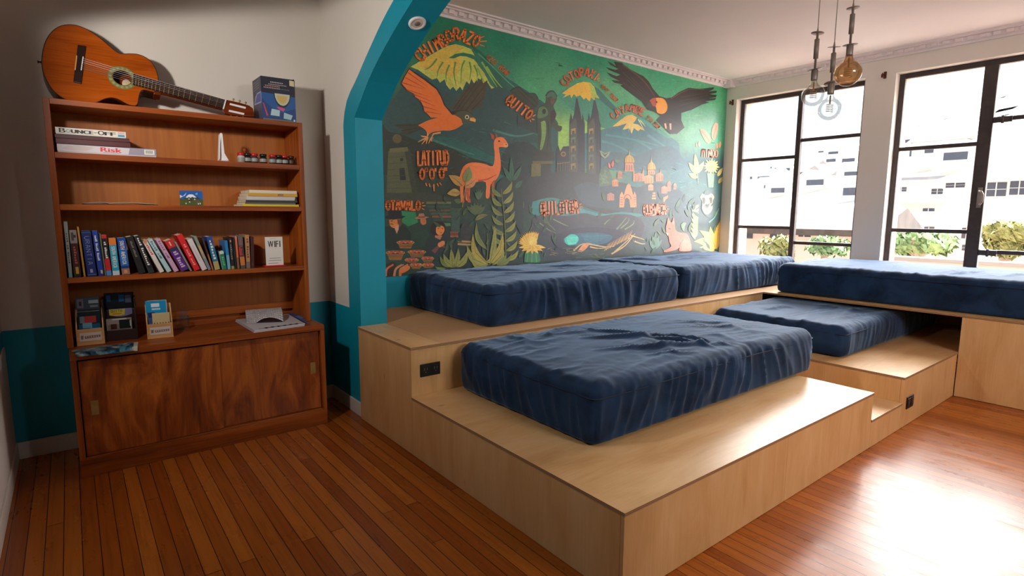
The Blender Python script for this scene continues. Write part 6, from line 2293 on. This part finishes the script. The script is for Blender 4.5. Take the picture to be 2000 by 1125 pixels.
t = thing('newspaper', 'curled newspaper sheet folded over on top of the flat section', 'newspaper', tuple(ON(800, 420)), 'papers on the counter')
b = MB()
L0, L1 = ON(470, 505), ON(1130, 480)
dirr = (L1 - L0)
back = Vector((0.035, .17, 0))
n, m = 16, 10
grid = []
for j in range(m + 1):
    v = j / m
    row = []
    for i in range(n + 1):
        u = i / n
        lift = .0135 + .060 * v ** .85 * (.85 + .15 * u) + .022 * u * math.sin(PI * v) + .030 * (1 - v) ** 1.5 * math.sin(PI * max(0.0, (u - .25) / .75)) ** .8
        row.append(L0 + dirr * u + back * (v * .95) + Vector((0, 0, lift)))
    grid.append(row)
for j in range(m):
    for i in range(n):
        cc = S(206, 202, 206) if (i // 3 + j // 3) % 3 else S(196, 192, 198)
        b.poly([grid[j][i], grid[j][i + 1], grid[j + 1][i + 1], grid[j + 1][i]], 0, cc, True)
o = b.build('curled_page', M['print'], t, weld=False)
md = o.modifiers.new('paper', 'SOLIDIFY')
md.thickness = .0015
b = MB()
P = [L0 + Vector((0, 0, .0128)), L1 + Vector((0, 0, .0128)), L1 + back + Vector((0, 0, .0128)), L0 + back + Vector((0, 0, .0128))]
b.hexa(P + [p + Vector((0, 0, .0012)) for p in P], 0, S(40, 56, 96))
b.build('inner_page', M['print'], t)

t = thing('newspaper', 'blue printed paper sticking out on the right of the newspapers', 'newspaper', tuple(ON(1400, 420)), 'papers on the counter')
b = MB()
P = [ON(1130, 300, .013), ON(1560, 515, .013), ON(1585, 510, .012), ON(1440, 385, .012), ON(1230, 285, .013)]
b.prism([p for p in P], (0, 0, .0016), 0, S(52, 82, 150))
Q = [p + Vector((0, 0, .0019)) for p in (ON(1330, 385, .013), ON(1430, 430, .013), ON(1490, 410, .012), ON(1400, 365, .013))]
b.flat(Q, 0, S(60, 150, 206))
b.build('printed_sheet', M['gloss_print'], t)

# ------------------------------------------------------------------ on top of the bookcase
z = SH['top']
x0, x1 = on('y', 3.465, 510, 180).x, on('y', 3.465, 576.5, 190).x
zt = on('y', 3.465, 508, 148).z
t = thing('game_box', 'dark blue cardboard box standing upright on the bookcase top', 'box', ((x0 + x1) / 2, 3.54, z))
b = MB()
NB, NV = S(26, 62, 124), S(24, 26, 46)
yb = 3.64
b.box(x0, x1, 3.465, yb, z + .0006, zt, 0, None, [NV, NV, NB, NV, NV, S(58, 56, 78)])
w, h = x1 - x0, zt - z
def BP(a, c, k=1):
    return (x0 + w * a, 3.465 - .0002 * k, z + .0006 + h * c)


def bp(pts, col, k=1):
    b.flat([BP(a, c, k) for a, c in pts], 0, col)


bp([(0, .66), (1, .62), (1, 1), (0, 1)], NV, 1)
bp([(0, .64), (1, .6), (1, .68), (0, .7)], S(22, 28, 52), 2)
bp([(0, .5), (.3, .3), (.55, .2), (1, .34), (1, .62), (0, .66)], S(28, 84, 150), 1)
for j, (a, c, hh, col) in enumerate(((.28, .66, .88, S(190, 186, 190)), (.22, .76, .83, S(170, 150, 150)), (.12, .56, .79, S(190, 150, 140)), (.08, .56, .745, S(190, 160, 160)), (.56, .84, .74, S(90, 100, 110)))):
    n = int((c - a) / .045)
    for k in range(n):
        aa = a + (c - a) * k / n
        bp([(aa, hh), (aa + .03, hh - .002), (aa + .03, hh + .022), (aa, hh + .024)], col, 3)
bp([(.84, .86), (.98, .85), (.98, .98), (.84, .985)], S(214, 196, 150), 3)
bp([(.36 + .25 * (1 - math.cos(PI * k / 10)), .645 - .32 * math.sin(PI * k / 10)) for k in range(11)], S(36, 34, 44), 3)
bp([(.385 + .225 * (1 - math.cos(PI * k / 10)), .645 - .27 * math.sin(PI * k / 10)) for k in range(11)], S(196, 196, 176), 4)
bp([(.45 + .15 * (1 - math.cos(PI * k / 10)), .60 - .18 * math.sin(PI * k / 10)) for k in range(11)], S(206, 176, 96), 5)
bp([(.42, .34), (.5, .28), (.62, .24), (.68, .3), (.6, .33), (.5, .34)], S(206, 80, 130), 5)
bp([(.24, .13), (.28, .28), (.52, .26), (.5, .12)], S(176, 206, 214), 4)
bp([(.62, .08), (.64, .22), (.9, .17), (.84, .06)], S(160, 200, 206), 4)
bp([(.03, .40), (.06, .40), (.17, .12), (.13, .10)], S(206, 66, 60), 4)
bp([(.02, .01), (.98, .01), (.98, .045), (.02, .05)], S(110, 110, 90), 4)
bp([(.92, .03), (.97, .03), (.97, .075), (.92, .075)], S(206, 216, 224), 5)
# left face: backboard and net
def BL(a, c, k=1):
    return (x0 - .0002 * k, yb + (3.465 - yb) * a, z + .0006 + h * c)


def bl(pts, col, k=1):
    b.flat([BL(a, c, k) for a, c in pts], 0, col)


bl([(.1, .42), (1, .40), (1, .66), (.5, .66), (.3, .6)], S(150, 160, 206), 1)
bl([(.22, .45), (.94, .43), (.94, .63), (.5, .63)], S(70, 80, 150), 2)
for k in range(6):
    bl([(.3 + k * .12, .04), (.33 + k * .12, .04), (.30 + k * .13, .40), (.27 + k * .13, .40)], S(120, 112, 140), 2)
for k in range(4):
    bl([(.1, .74 + k * .055), (.8, .76 + k * .055), (.8, .775 + k * .055), (.1, .755 + k * .055)], S(130, 122, 124), 2)
b.build('carton', M['print'], t)
b = MB()
b.prism([(x0 + .001, 3.466, zt), (x1, 3.466, zt), (x1 - .004, 3.462, zt + .006), (x1 - .012, 3.464, zt + .003), (x0 + .002, 3.465, zt + .0015)], (0, .17, 0), 0, NV)
b.build('lid_flap', M['print'], t)

# ------------------------------------------------------------------ guitar leaning on the wall
GP0 = Vector((0, 3.487, 1.784))
GV = Vector((0, .13, .466)).normalized()
GX = Vector((1, 0, 0))
GN = GX.cross(GV).normalized()          # faces the room
if GN.y > 0:
    GN = -GN


def G(x, y, lift=0.0):
    r = ray(60 + x / 3.333, 20 + y / 3.333)
    k = (GP0 - EYE).dot(GN) / r.dot(GN)
    return EYE + r * k + GN * lift


gt = thing('acoustic_guitar', 'orange classical guitar with cutaway lying on top of the bookcase', 'guitar', (.4, 3.55, 1.784))
OUT = [(68, 340), (76, 265), (95, 200), (130, 145), (180, 106), (240, 92), (300, 97), (360, 120), (420, 156), (475, 198), (525, 242), (565, 272), (600, 282), (650, 281), (700, 286), (750, 306), (790, 341), (818, 388), (832, 440), (832, 470)]
LOW = [(826, 540), (780, 530), (735, 521), (716, 536), (706, 570), (702, 600), (688, 621), (660, 622), (630, 614), (600, 598), (560, 578), (520, 572), (480, 580), (445, 596), (410, 607), (360, 611), (300, 604), (240, 587), (190, 562), (140, 518), (102, 460), (78, 400)]
body = catmull(OUT, 4) + catmull(LOW + [OUT[0]], 4)[:-1]
TH = .082
pts = [G(*q) for q in body]
for p in pts:
    if p.z < 1.7845:
        p.z = 1.7845
b = MB()
back = -GN * TH
bp2 = [p + back for p in pts]
for p in bp2:
    p.z = max(p.z, 1.7845)
n = len(pts)
b.v += pts + bp2
for k in range(n):
    b.face((k, (k + 1) % n, n + (k + 1) % n, n + k), 0, None, True)
for tr in geometry.tessellate_polygon([bp2]):
    b.face([n + i for i in tr], 0)
b.build('body', M['guitar_side'], gt)


def inset(P, d):
    out = []
    m = len(P)
    c2 = [Vector((p.x, p.dot(GV))) for p in P]
    area = sum(c2[i].x * c2[(i + 1) % m].y - c2[(i + 1) % m].x * c2[i].y for i in range(m))
    sg = 1 if area > 0 else -1
    for i in range(m):
        t_ = (c2[(i + 1) % m] - c2[i - 1]).normalized()
        nn = Vector((-t_.y, t_.x)) * sg
        out.append(P[i] + GX * nn.x * d + GV * nn.y * d)
    return out


hole_c = G(596, 440)
HR = (G(655, 440) - hole_c).length
RO = (G(688, 440) - hole_c).length
NH = 32
hole = [hole_c + (GX * math.cos(2 * PI * k / NH) + GV * math.sin(2 * PI * k / NH)) * HR for k in range(NH)]
ins = inset(pts, .0035)


def flat_hole(b, outer, inner, lift, mi=0):
    o1 = [p + GN * lift for p in outer]
    i1 = [p + GN * lift for p in inner]
    base = len(b.v)
    loops = [[Vector((p.x, p.dot(GV), 0)) for p in o1], [Vector((p.x, p.dot(GV), 0)) for p in i1]]
    b.v += o1 + i1
    for tr in geometry.tessellate_polygon(loops):
        b.face([base + k for k in tr], mi)


b = MB()
flat_hole(b, pts, hole, 0, 1)
flat_hole(b, ins, hole, .0004, 0)
for k in range(NH):
    k2 = (k + 1) % NH
    b.poly([hole[k] + GN * .0004, hole[k2] + GN * .0004, hole[k2] - GN * .004, hole[k] - GN * .004], 0)
b.build('soundboard', [M['spruce'], M['rosewood']], gt)
ring_o = [hole_c + (p - hole_c).normalized() * RO for p in hole]
b = MB()
rnd = random.Random(5)
for k in range(NH):
    k2 = (k + 1) % NH
    for j, (ra, rb, c) in enumerate(((HR * 1.005, HR + (RO - HR) * .2, S(90, 96, 50)), (HR + (RO - HR) * .2, HR + (RO - HR) * .8, S(150, 142, 92) if k % 2 else S(120, 120, 76)), (HR + (RO - HR) * .8, RO, S(104, 108, 60)))):
        u1, u2 = (hole[k] - hole_c).normalized(), (hole[k2] - hole_c).normalized()
        L = GN * .0008
        b.poly([hole_c + u1 * ra + L, hole_c + u2 * ra + L, hole_c + u2 * rb + L, hole_c + u1 * rb + L], 0, c)
part_label(b.build('rosette', M['print'], gt), 'greenish mosaic rosette')
b = MB()
lc = hole_c + GX * .02 - GN * .05 - GV * .006
b.flat([lc + (GX * math.cos(2 * PI * k / 20) * .8 + GV * math.sin(2 * PI * k / 20)) * HR * .62 for k in range(20)], 0, S(214, 190, 160))
part_label(b.build('maker_label', M['print'], gt), 'pale paper label inside the hole')


def gslab(b, quad, l0, l1, mi=0, col=None):
    lo = [G(*q) + GN * l0 for q in quad]
    hi = [G(*q) + GN * l1 for q in quad]
    b.hexa(lo + hi, mi, col)


b = MB()
gslab(b, [(306, 230), (360, 238), (330, 482), (277, 470)], .0004, .009)
br_ = b.build('bridge', M['rosewood'], gt, bevel=.0015)
b = MB()
gslab(b, [(338, 308), (345, 309), (332, 398), (325, 396)], .009, .012)
b.build('saddle', M['white_plastic'], br_, bevel=.0008)
b = MB()
gslab(b, [(296, 300), (304, 302), (293, 396), (285, 394)], .009, .0105)
b.build('tie_block', M['pale_wood'], br_, bevel=.0008)
# neck and fingerboard
NT0, NT1, NB0, NB1 = (668, 418), (1268, 588), (664, 489), (1250, 646)
b = MB()
gslab(b, [(822, 463), (1268, 588), (1250, 646), (818, 532)], -.022, .0035)
b.build('neck', M['guitar_side'], gt, bevel=.006)
b = MB()
gslab(b, [(800, 520), (850, 532), (846, 556), (800, 545)], -.06, .001)
b.build('heel', M['guitar_side'], gt, bevel=.004)
b = MB()
gslab(b, [NT0, NT1, NB1, NB0], .0036, .0085)
fb = b.build('fingerboard', M['rosewood'], gt, bevel=.0008)
for k in range(1, 19):
    f = 1 - 2 ** (-k / 12)
    f = f / (1 - 2 ** (-19 / 12))
    a = (NT1[0] + (NT0[0] - NT1[0]) * f, NT1[1] + (NT0[1] - NT1[1]) * f)
    c = (NB1[0] + (NB0[0] - NB1[0]) * f, NB1[1] + (NB0[1] - NB1[1]) * f)
    b = MB()
    b.tube([G(*a) + GN * .0088, G(*c) + GN * .0088], .0011, 6)
    b.build('fret', M['brass'], fb)
b = MB()
gslab(b, [(1264, 586), (1272, 588), (1256, 648), (1247, 646)], .0036, .0105)
b.build('nut', M['white_plastic'], gt)
b = MB()
hd = [G(*q) for q in ((1268, 584), (1300, 590), (1360, 604), (1420, 622), (1446, 640), (1456, 690), (1440, 694), (1380, 690), (1310, 684), (1262, 672), (1250, 648))]
for p in hd:
    if p.z < 1.786:
        p.z = 1.786
b.prism([p - GN * .012 for p in hd], GN * .016)
hs = b.build('headstock', M['guitar_side'], gt, bevel=.001)
for (a, c) in (((1296, 606), (1400, 632)), ((1290, 650), (1390, 672))):
    b = MB()
    q = [a, c, (c[0] - 3, c[1] + 12), (a[0] - 3, a[1] + 12)]
    gslab(b, q, .0036, .0046)
    b.build('slot', M['white_plastic'], hs)
for k in range(3):
    for top in (1, 0):
        a = (1318 + k * 40, 592 + k * 11) if top else (1306 + k * 40, 684 + k * 4)
        e = (a[0] + 3, a[1] - 14) if top else (a[0] - 2, a[1] + 4)
        p, q = G(*a) - GN * .004, G(*e) - GN * .004
        if p.z < 1.790: p.z = 1.790
        if q.z < 1.788: q.z = 1.788
        b = MB()
        b.tube([p, q], .0028, 8)
        b.lathe([(0, -.004), (.005, -.003), (.006, 0), (.005, .003), (0, .004)], q, 10, axis=GN)
        b.build('tuning_peg', M['brass'], hs)
for k in range(6):
    f = (k + .6) / 6.2
    a = (340 - 13 * f, 312 + 82 * f)
    c = (1262 - 17 * f, 591 + 52 * f)
    b = MB()
    b.tube([G(*a) + GN * .0125, G(*c) + GN * .0105], .0006 if k < 3 else .0009, 4)
    b.build('string', M['gray_metal'] if k >= 3 else M['white_plastic'], gt)
b = MB()
p = G(66, 312) - GN * .04
b.tube([p + GX * .004, p - GX * .012], .004, 8)
b.lathe([(0, 0), (.007, .001), (.007, .004), (0, .005)], p - GX * .010, 10, axis=-GX)
b.build('strap_button', M['black'], gt)
# ================================================================== pendant lamps
def pendant(label, px, py, x, rpx, glass_mat, seed, spx=20.4):
    c = on('x', x, px, py)
    depth = c.x * math.sin(-YAW) + c.y * math.cos(YAW)
    R = rpx * depth / FPX
    s = spx * depth / FPX
    t = thing('pendant_lamp', label, 'pendant lamp', tuple(c), 'bare bulb pendants')
    rr = random.Random(seed)

    def P(z):
        return c + Vector((0, 0, z * R))

    def Q(z):
        return c + Vector((0, 0, 1.30 * R + (z - 1.36) * s))
    b = MB()
    b.tube([Q(6.0), Vector((c.x, c.y, ZH - .0005))], .0022, 6)
    b.build('cable', M['gray_metal'], t)
    b = MB()
    b.lathe([(.0, 0), (.10, 0), (.10, .94), (.21, .95), (.21, 2.65), (.10, 2.66), (.10, 3.25), (.03, 3.7), (0, 3.7)], (0, 0, 0), 16)
    b.v = [Q(2.35) + v * s for v in b.v]
    b.build('stem', M['gray_metal'], t)
    for z, r in ((2.34, .62), (5.53, .54)):
        b = MB()
        ax = Vector((rr.uniform(-.15, .15), rr.uniform(-.15, .15), 1))
        b.lathe([(0, -.015), (r, -.015), (r, .015), (0, .015)], (0, 0, 0), 24, axis=ax)
        b.v = [Q(z) + v * s for v in b.v]
        b.build('disc', M['gray_metal'], t)
    b = MB()
    b.lathe([(0, 0), (.27, 0), (.29, .08), (.29, .9), (.22, .96), (0, .96)], (0, 0, 0), 20)
    b.v = [Q(1.38) + v * s for v in b.v]
    b.build('socket', M['gray_metal'], t, bevel=0)
    b = MB()
    prof = [(.27, 1.37), (.27, 1.22), (.33, 1.04), (.46, .89)]
    prof += [(math.cos(a), math.sin(a)) for a in [math.radians(62 - 8.4 * k) for k in range(18)]] + [(0, -1)]
    b.lathe(prof, (0, 0, 0), 28)
    b.f = [f for f in b.f]
    b.v = [P(0) + v * R for v in b.v]
    g = b.build('bulb', glass_mat, t)
    b = MB()
    pts = []
    for k in range(41):
        a = 2 * PI * k / 8
        pts.append(Vector((math.cos(a) * .3, math.sin(a) * .3, .45 - .75 * k / 40)))
    b.tube([P(0) + p * R for p in pts], .0012, 5)
    b.tube([P(1.2), P(.45)], .004, 6)
    b.build('filament', M['brass'], g)
    return t


pendant('leftmost hanging globe bulb with a pale gold tint', 1588, 186, 3.60, 20.2, M['bulb'], 1)
pendant('lowest hanging globe bulb made of clear glass', 1620, 213, 3.62, 20.6, M['bulb'], 2)
pendant('highest hanging globe bulb with amber glass, right of the three', 1656, 143, 3.32, 23.5, M['amber'], 3)

# ================================================================== outside the windows
EX = {}
EX['white'] = plain('pale_render', S(196, 194, 192), 0.9, var=.03, scale=.4)
EX['cream'] = plain('cream_render', S(196, 186, 174), 0.9, var=.03, scale=.4)
EX['pink'] = plain('pink_render', S(222, 184, 170), 0.9, var=.03, scale=.4)
EX['tile'] = plain('weathered_roof_tiles', S(78, 68, 64), 0.9, var=.25, scale=2.2)
EX['greyroof'] = plain('grey_roof', S(136, 136, 142), 0.9, var=.08, scale=1)
EX['dark'] = plain('dark_openings', S(56, 58, 70), 0.5, var=.1, scale=1)
EX['hill'] = plain('hazy_hillside', S(190, 194, 196), 1.0, var=.04, scale=.02)
EX['leafy'] = plain('yellow_green_leaves', S(132, 134, 80), 0.8, var=.22, scale=3)
EX['leafg'] = plain('green_leaves', S(108, 134, 86), 0.8, var=.22, scale=3)
EX['bark'] = plain('bark', S(140, 120, 104), 0.9, var=.1)
EX['pale'] = plain('pale_concrete', S(150, 142, 132), 0.9, var=.05, scale=1)


def yz(X, px, py):
    p = on('x', X, px, py)
    return p.y, p.z


# ground and hill
GZ = -5.0
b = MB()
b.poly([(6.6, -40, GZ), (60, -60, GZ), (60, 90, GZ), (6.6, 60, GZ)])
struct(b.build('ground', EX['pale']))
b = MB()
NXh, NYh = 26, 40
hp = []
for i in range(NXh + 1):
    row = []
    for j in range(NYh + 1):
        x = 58 + 560 * (i / NXh) ** 1.3
        y = -120 + 620 * j / NYh
        az = y / x
        f = i / NXh
        top = 62 + 26 * math.sin(az * 5 + 1) + 40 * max(0, .5 - az)
        z = GZ + (top - GZ) * (f ** 1.25) + 5 * f * noise.noise(Vector((x * .02, y * .02, 0)))
        row.append(Vector((x, y, z)))
    hp.append(row)
for i in range(NXh):
    for j in range(NYh):
        b.poly([hp[i][j], hp[i + 1][j], hp[i + 1][j + 1], hp[i][j + 1]], 0, None, True)
o = struct(b.build('hillside', EX['hill'], weld=True))


def hill_z(x, y):
    f = max(0, (x - 58) / 560) ** (1 / 1.3)
    az = y / x
    top = 62 + 26 * math.sin(az * 5 + 1) + 40 * max(0, .5 - az)
    return GZ + (top - GZ) * (f ** 1.25) + 5 * f * noise.noise(Vector((x * .02, y * .02, 0)))


def house(name, label, X, px0, px1, pyt, depth, wall, roof, wins, roofkind='flat', pyr=None, zb=None, group=None):
    y1, zt = yz(X, px0, pyt)
    y0 = yz(X, px1, pyt)[0]
    zb = GZ if zb is None else zb
    t = thing(name, label, 'house', (X, (y0 + y1) / 2, zb), group)
    b = MB()
    b.box(X, X + depth, y0, y1, zb, zt)
    b.build('walls', EX[wall], t)
    b = MB()
    if roofkind == 'flat':
        b.box(X - .25, X + depth + .25, y0 - .25, y1 + .25, zt, zt + .28)
    elif roofkind == 'slope':
        zr = on('x', X + depth * .6, (px0 + px1) / 2, pyr).z
        b.prism([(X - .7, y0 - .5, zt - .1), (X + depth * .6, y0 - .5, zr), (X + depth + .7, y0 - .5, zt - .1), (X + depth + .7, y0 - .5, zt - .35), (X - .7, y0 - .5, zt - .35)], (0, y1 - y0 + 1, 0))
    else:
        zr = on('x', X, (px0 + px1) / 2, pyr).z
        ym = (y0 + y1) / 2
        b.prism([(X - .6, y0 - .6, zt), (X - .6, ym, zr), (X - .6, y1 + .6, zt), (X - .6, y1 + .6, zt - .25), (X - .6, y0 - .6, zt - .25)], (depth + 1.2, 0, 0))
    b.build('roof', EX[roof], t)
    for (a, c, u, v) in wins:
        ya, za = yz(X, a, u)
        yc, zc = yz(X, c, v)
        b = MB()
        b.box(X - .05, X + .02, yc, ya, zc, za)
        wf = b.build('window', EX['dark'], t)
        b = MB()
        m = (ya + yc) / 2
        b.box(X - .09, X - .051, m - (ya - yc) * .03, m + (ya - yc) * .03, zc, za)
        b.box(X - .09, X - .051, yc, ya, (za + zc) / 2 - (za - zc) * .02, (za + zc) / 2 + (za - zc) * .02)
        b.build('glazing_bar', EX['white'], wf)
    return t


house('house', 'long pink house with a low tiled roof outside the left window', 24, 1395, 1702, 438, 3.4, 'pink', 'tile',
      [(1450, 1470, 441, 466), (1506, 1536, 440, 466), (1562, 1583, 438, 463), (1612, 1636, 438, 465), (1646, 1668, 440, 450)], 'slope', 407)
house('house', 'small grey roofed house at the left of the right window', 40, 1740, 1779, 438, 4, 'cream', 'greyroof', [(1746, 1756, 440, 452), (1758, 1778, 440, 450)], 'slope', 424)
house('house', 'plain white block with four small windows outside the right window', 33, 1792, 1912, 424, 7, 'white', 'white', [(1806, 1823, 443, 462), (1880, 1896, 445, 466), (1880, 1896, 478, 490)], 'flat')
house('house', 'pale house with one greenish window above the white block', 46, 1760, 1842, 396, 8, 'cream', 'white', [(1803, 1824, 407, 420)], 'flat')
house('house', 'cream flat roofed house further back beside the big white building', 70, 1736, 1842, 353, 14, 'cream', 'greyroof', [(1820, 1842, 369, 379), (1752, 1770, 366, 374)], 'flat')
house('house', 'big white building with wide dark windows at the right', 60, 1844, 2060, 352, 16, 'white', 'white', [(1848, 1884, 357, 366), (1928, 1964, 357, 383), (1974, 2008, 354, 380)], 'gable', 314)

# little houses up the slope
far_lb = 'small pale house far up the hazy hillside'
rnd = random.Random(11)
proto = None
spots = []
for k in range(220):
    px = rnd.uniform(1450, 1670) if k % 3 else rnd.uniform(1738, 1860)
    py = rnd.uniform(296, 398) if px < 1738 else rnd.uniform(300, 345)
    r = ray(px, py)
    s = 60.0
    hit = None
    while s < 600:
        q = EYE + r * s
        if q.x > 60 and q.z <= hill_z(q.x, q.y):
            hit = q
            break
        s += 2.0
    if hit and hit.x > 80 and all((q.xy - hit.xy).length > 17 for q in spots):
        spots.append(hit)
for hit in spots[:40]:
    w, dpt, hh = rnd.uniform(5, 11), rnd.uniform(5, 8), rnd.uniform(3, 6)
    z0 = hill_z(hit.x + dpt, hit.y) - 3
    t = thing('house', far_lb, 'house', (hit.x, hit.y, z0), 'far houses on the hillside')
    zt = hill_z(hit.x, hit.y) + hh
    b = MB()
    b.box(hit.x, hit.x + dpt, hit.y - w / 2, hit.y + w / 2, z0, zt)
    b.build('walls', EX['white' if rnd.random() < .6 else 'cream'], t)
    b = MB()
    b.prism([(hit.x - .4, hit.y - w / 2 - .4, zt), (hit.x + dpt / 2, hit.y - w / 2 - .4, zt + 1.4), (hit.x + dpt + .4, hit.y - w / 2 - .4, zt)], (0, w + .8, 0))
    b.build('roof', EX['tile' if rnd.random() < .4 else 'greyroof'], t)
    b = MB()
    b.box(hit.x - .06, hit.x + .02, hit.y - w * .3, hit.y + w * .25, zt - 2.4, zt - 1.0)
    b.build('window', EX['dark'], t)


# plants
def plant(name, label, X, px0, px1, pyt, pyb, mat, n, seed, leaf=.16):
    ya, zt = yz(X, px0, pyt)
    yc, zb = yz(X, px1, pyb)
    cy, hw = (ya + yc) / 2, (ya - yc) / 2
    rr = random.Random(seed)
    t = thing(name, label, 'tree' if 'tree' in name else 'bush', (X, cy, GZ))
    hgt = zt - zb
    b = MB()
    b.tube([(X, cy, GZ), (X + .1, cy + .05, zb + hgt * .2), (X - .1, cy + .1, zb + hgt * .6)], [.16, .12, .05], 8)
    for k in range(6):
        a = 2 * PI * k / 6
        b.tube([(X, cy, zb + hgt * .1), (X + math.cos(a) * hw * .35, cy + math.sin(a) * hw * .35, zb + hgt * .4), (X + math.cos(a) * hw * .6, cy + math.sin(a) * hw * .6, zb + hgt * .7)], [.07, .05, .02], 6)
    b.build('trunk', EX['bark'], t)
    b = MB()
    blobs = [(Vector((X + rr.uniform(-.5, .5) * hw, cy + rr.uniform(-.6, .6) * hw, zb + hgt * rr.uniform(.25, .75))), rr.uniform(.3, .55)) for _ in range(14)]
    for k in range(n):
        c, s = rr.choice(blobs)
        d = Vector((rr.gauss(0, 1), rr.gauss(0, 1), rr.gauss(0, 1))).normalized()
        p = c + Vector((d.x * hw * s, d.y * hw * s, d.z * hgt * .5 * s)) * rr.uniform(.75, 1.05)
        u = (d + Vector((rr.gauss(0, .5), rr.gauss(0, .5), rr.gauss(0, .5)))).normalized().orthogonal().normalized()
        v = d.cross(u).normalized()
        L = leaf * rr.uniform(.6, 1.3)
        b.poly([p - u * L, p + v * L * .45, p + u * L, p - v * L * .45])
    b.build('foliage', EX[mat], t, fix=False)
    return t


plant('tree', 'rounded yellow-green tree at the right edge of the right window', 16, 1916, 2030, 428, 512, 'leafy', 2600, 1, .13)
plant('bush', 'pale green bush at the lower left of the right window', 13, 1728, 1868, 446, 512, 'leafg', 2200, 2, .11)
plant('bush', 'yellowish bush behind the left pane of the left window', 19, 1484, 1548, 455, 512, 'leafy', 1300, 3, .12)
plant('bush', 'low green bush behind the right pane of the left window', 20, 1566, 1662, 458, 506, 'leafg', 1300, 4, .12)
# garden wall with clipped hedge
X = 11.0
ya, za = yz(X, 1700, 498)
yc, zc = yz(X, 2060, 506)
t = thing('garden_wall', 'low pale garden wall below the bush outside the right window', 'wall', (X, (ya + yc) / 2, GZ))
b = MB()
b.box(X, X + .2, yc, ya, GZ, za - .06)
b.build('wall_body', EX['pink'], t)
b = MB()
b.box(X - .05, X + .25, yc, ya, za - .06, za)
b.build('coping', EX['pale'], t)
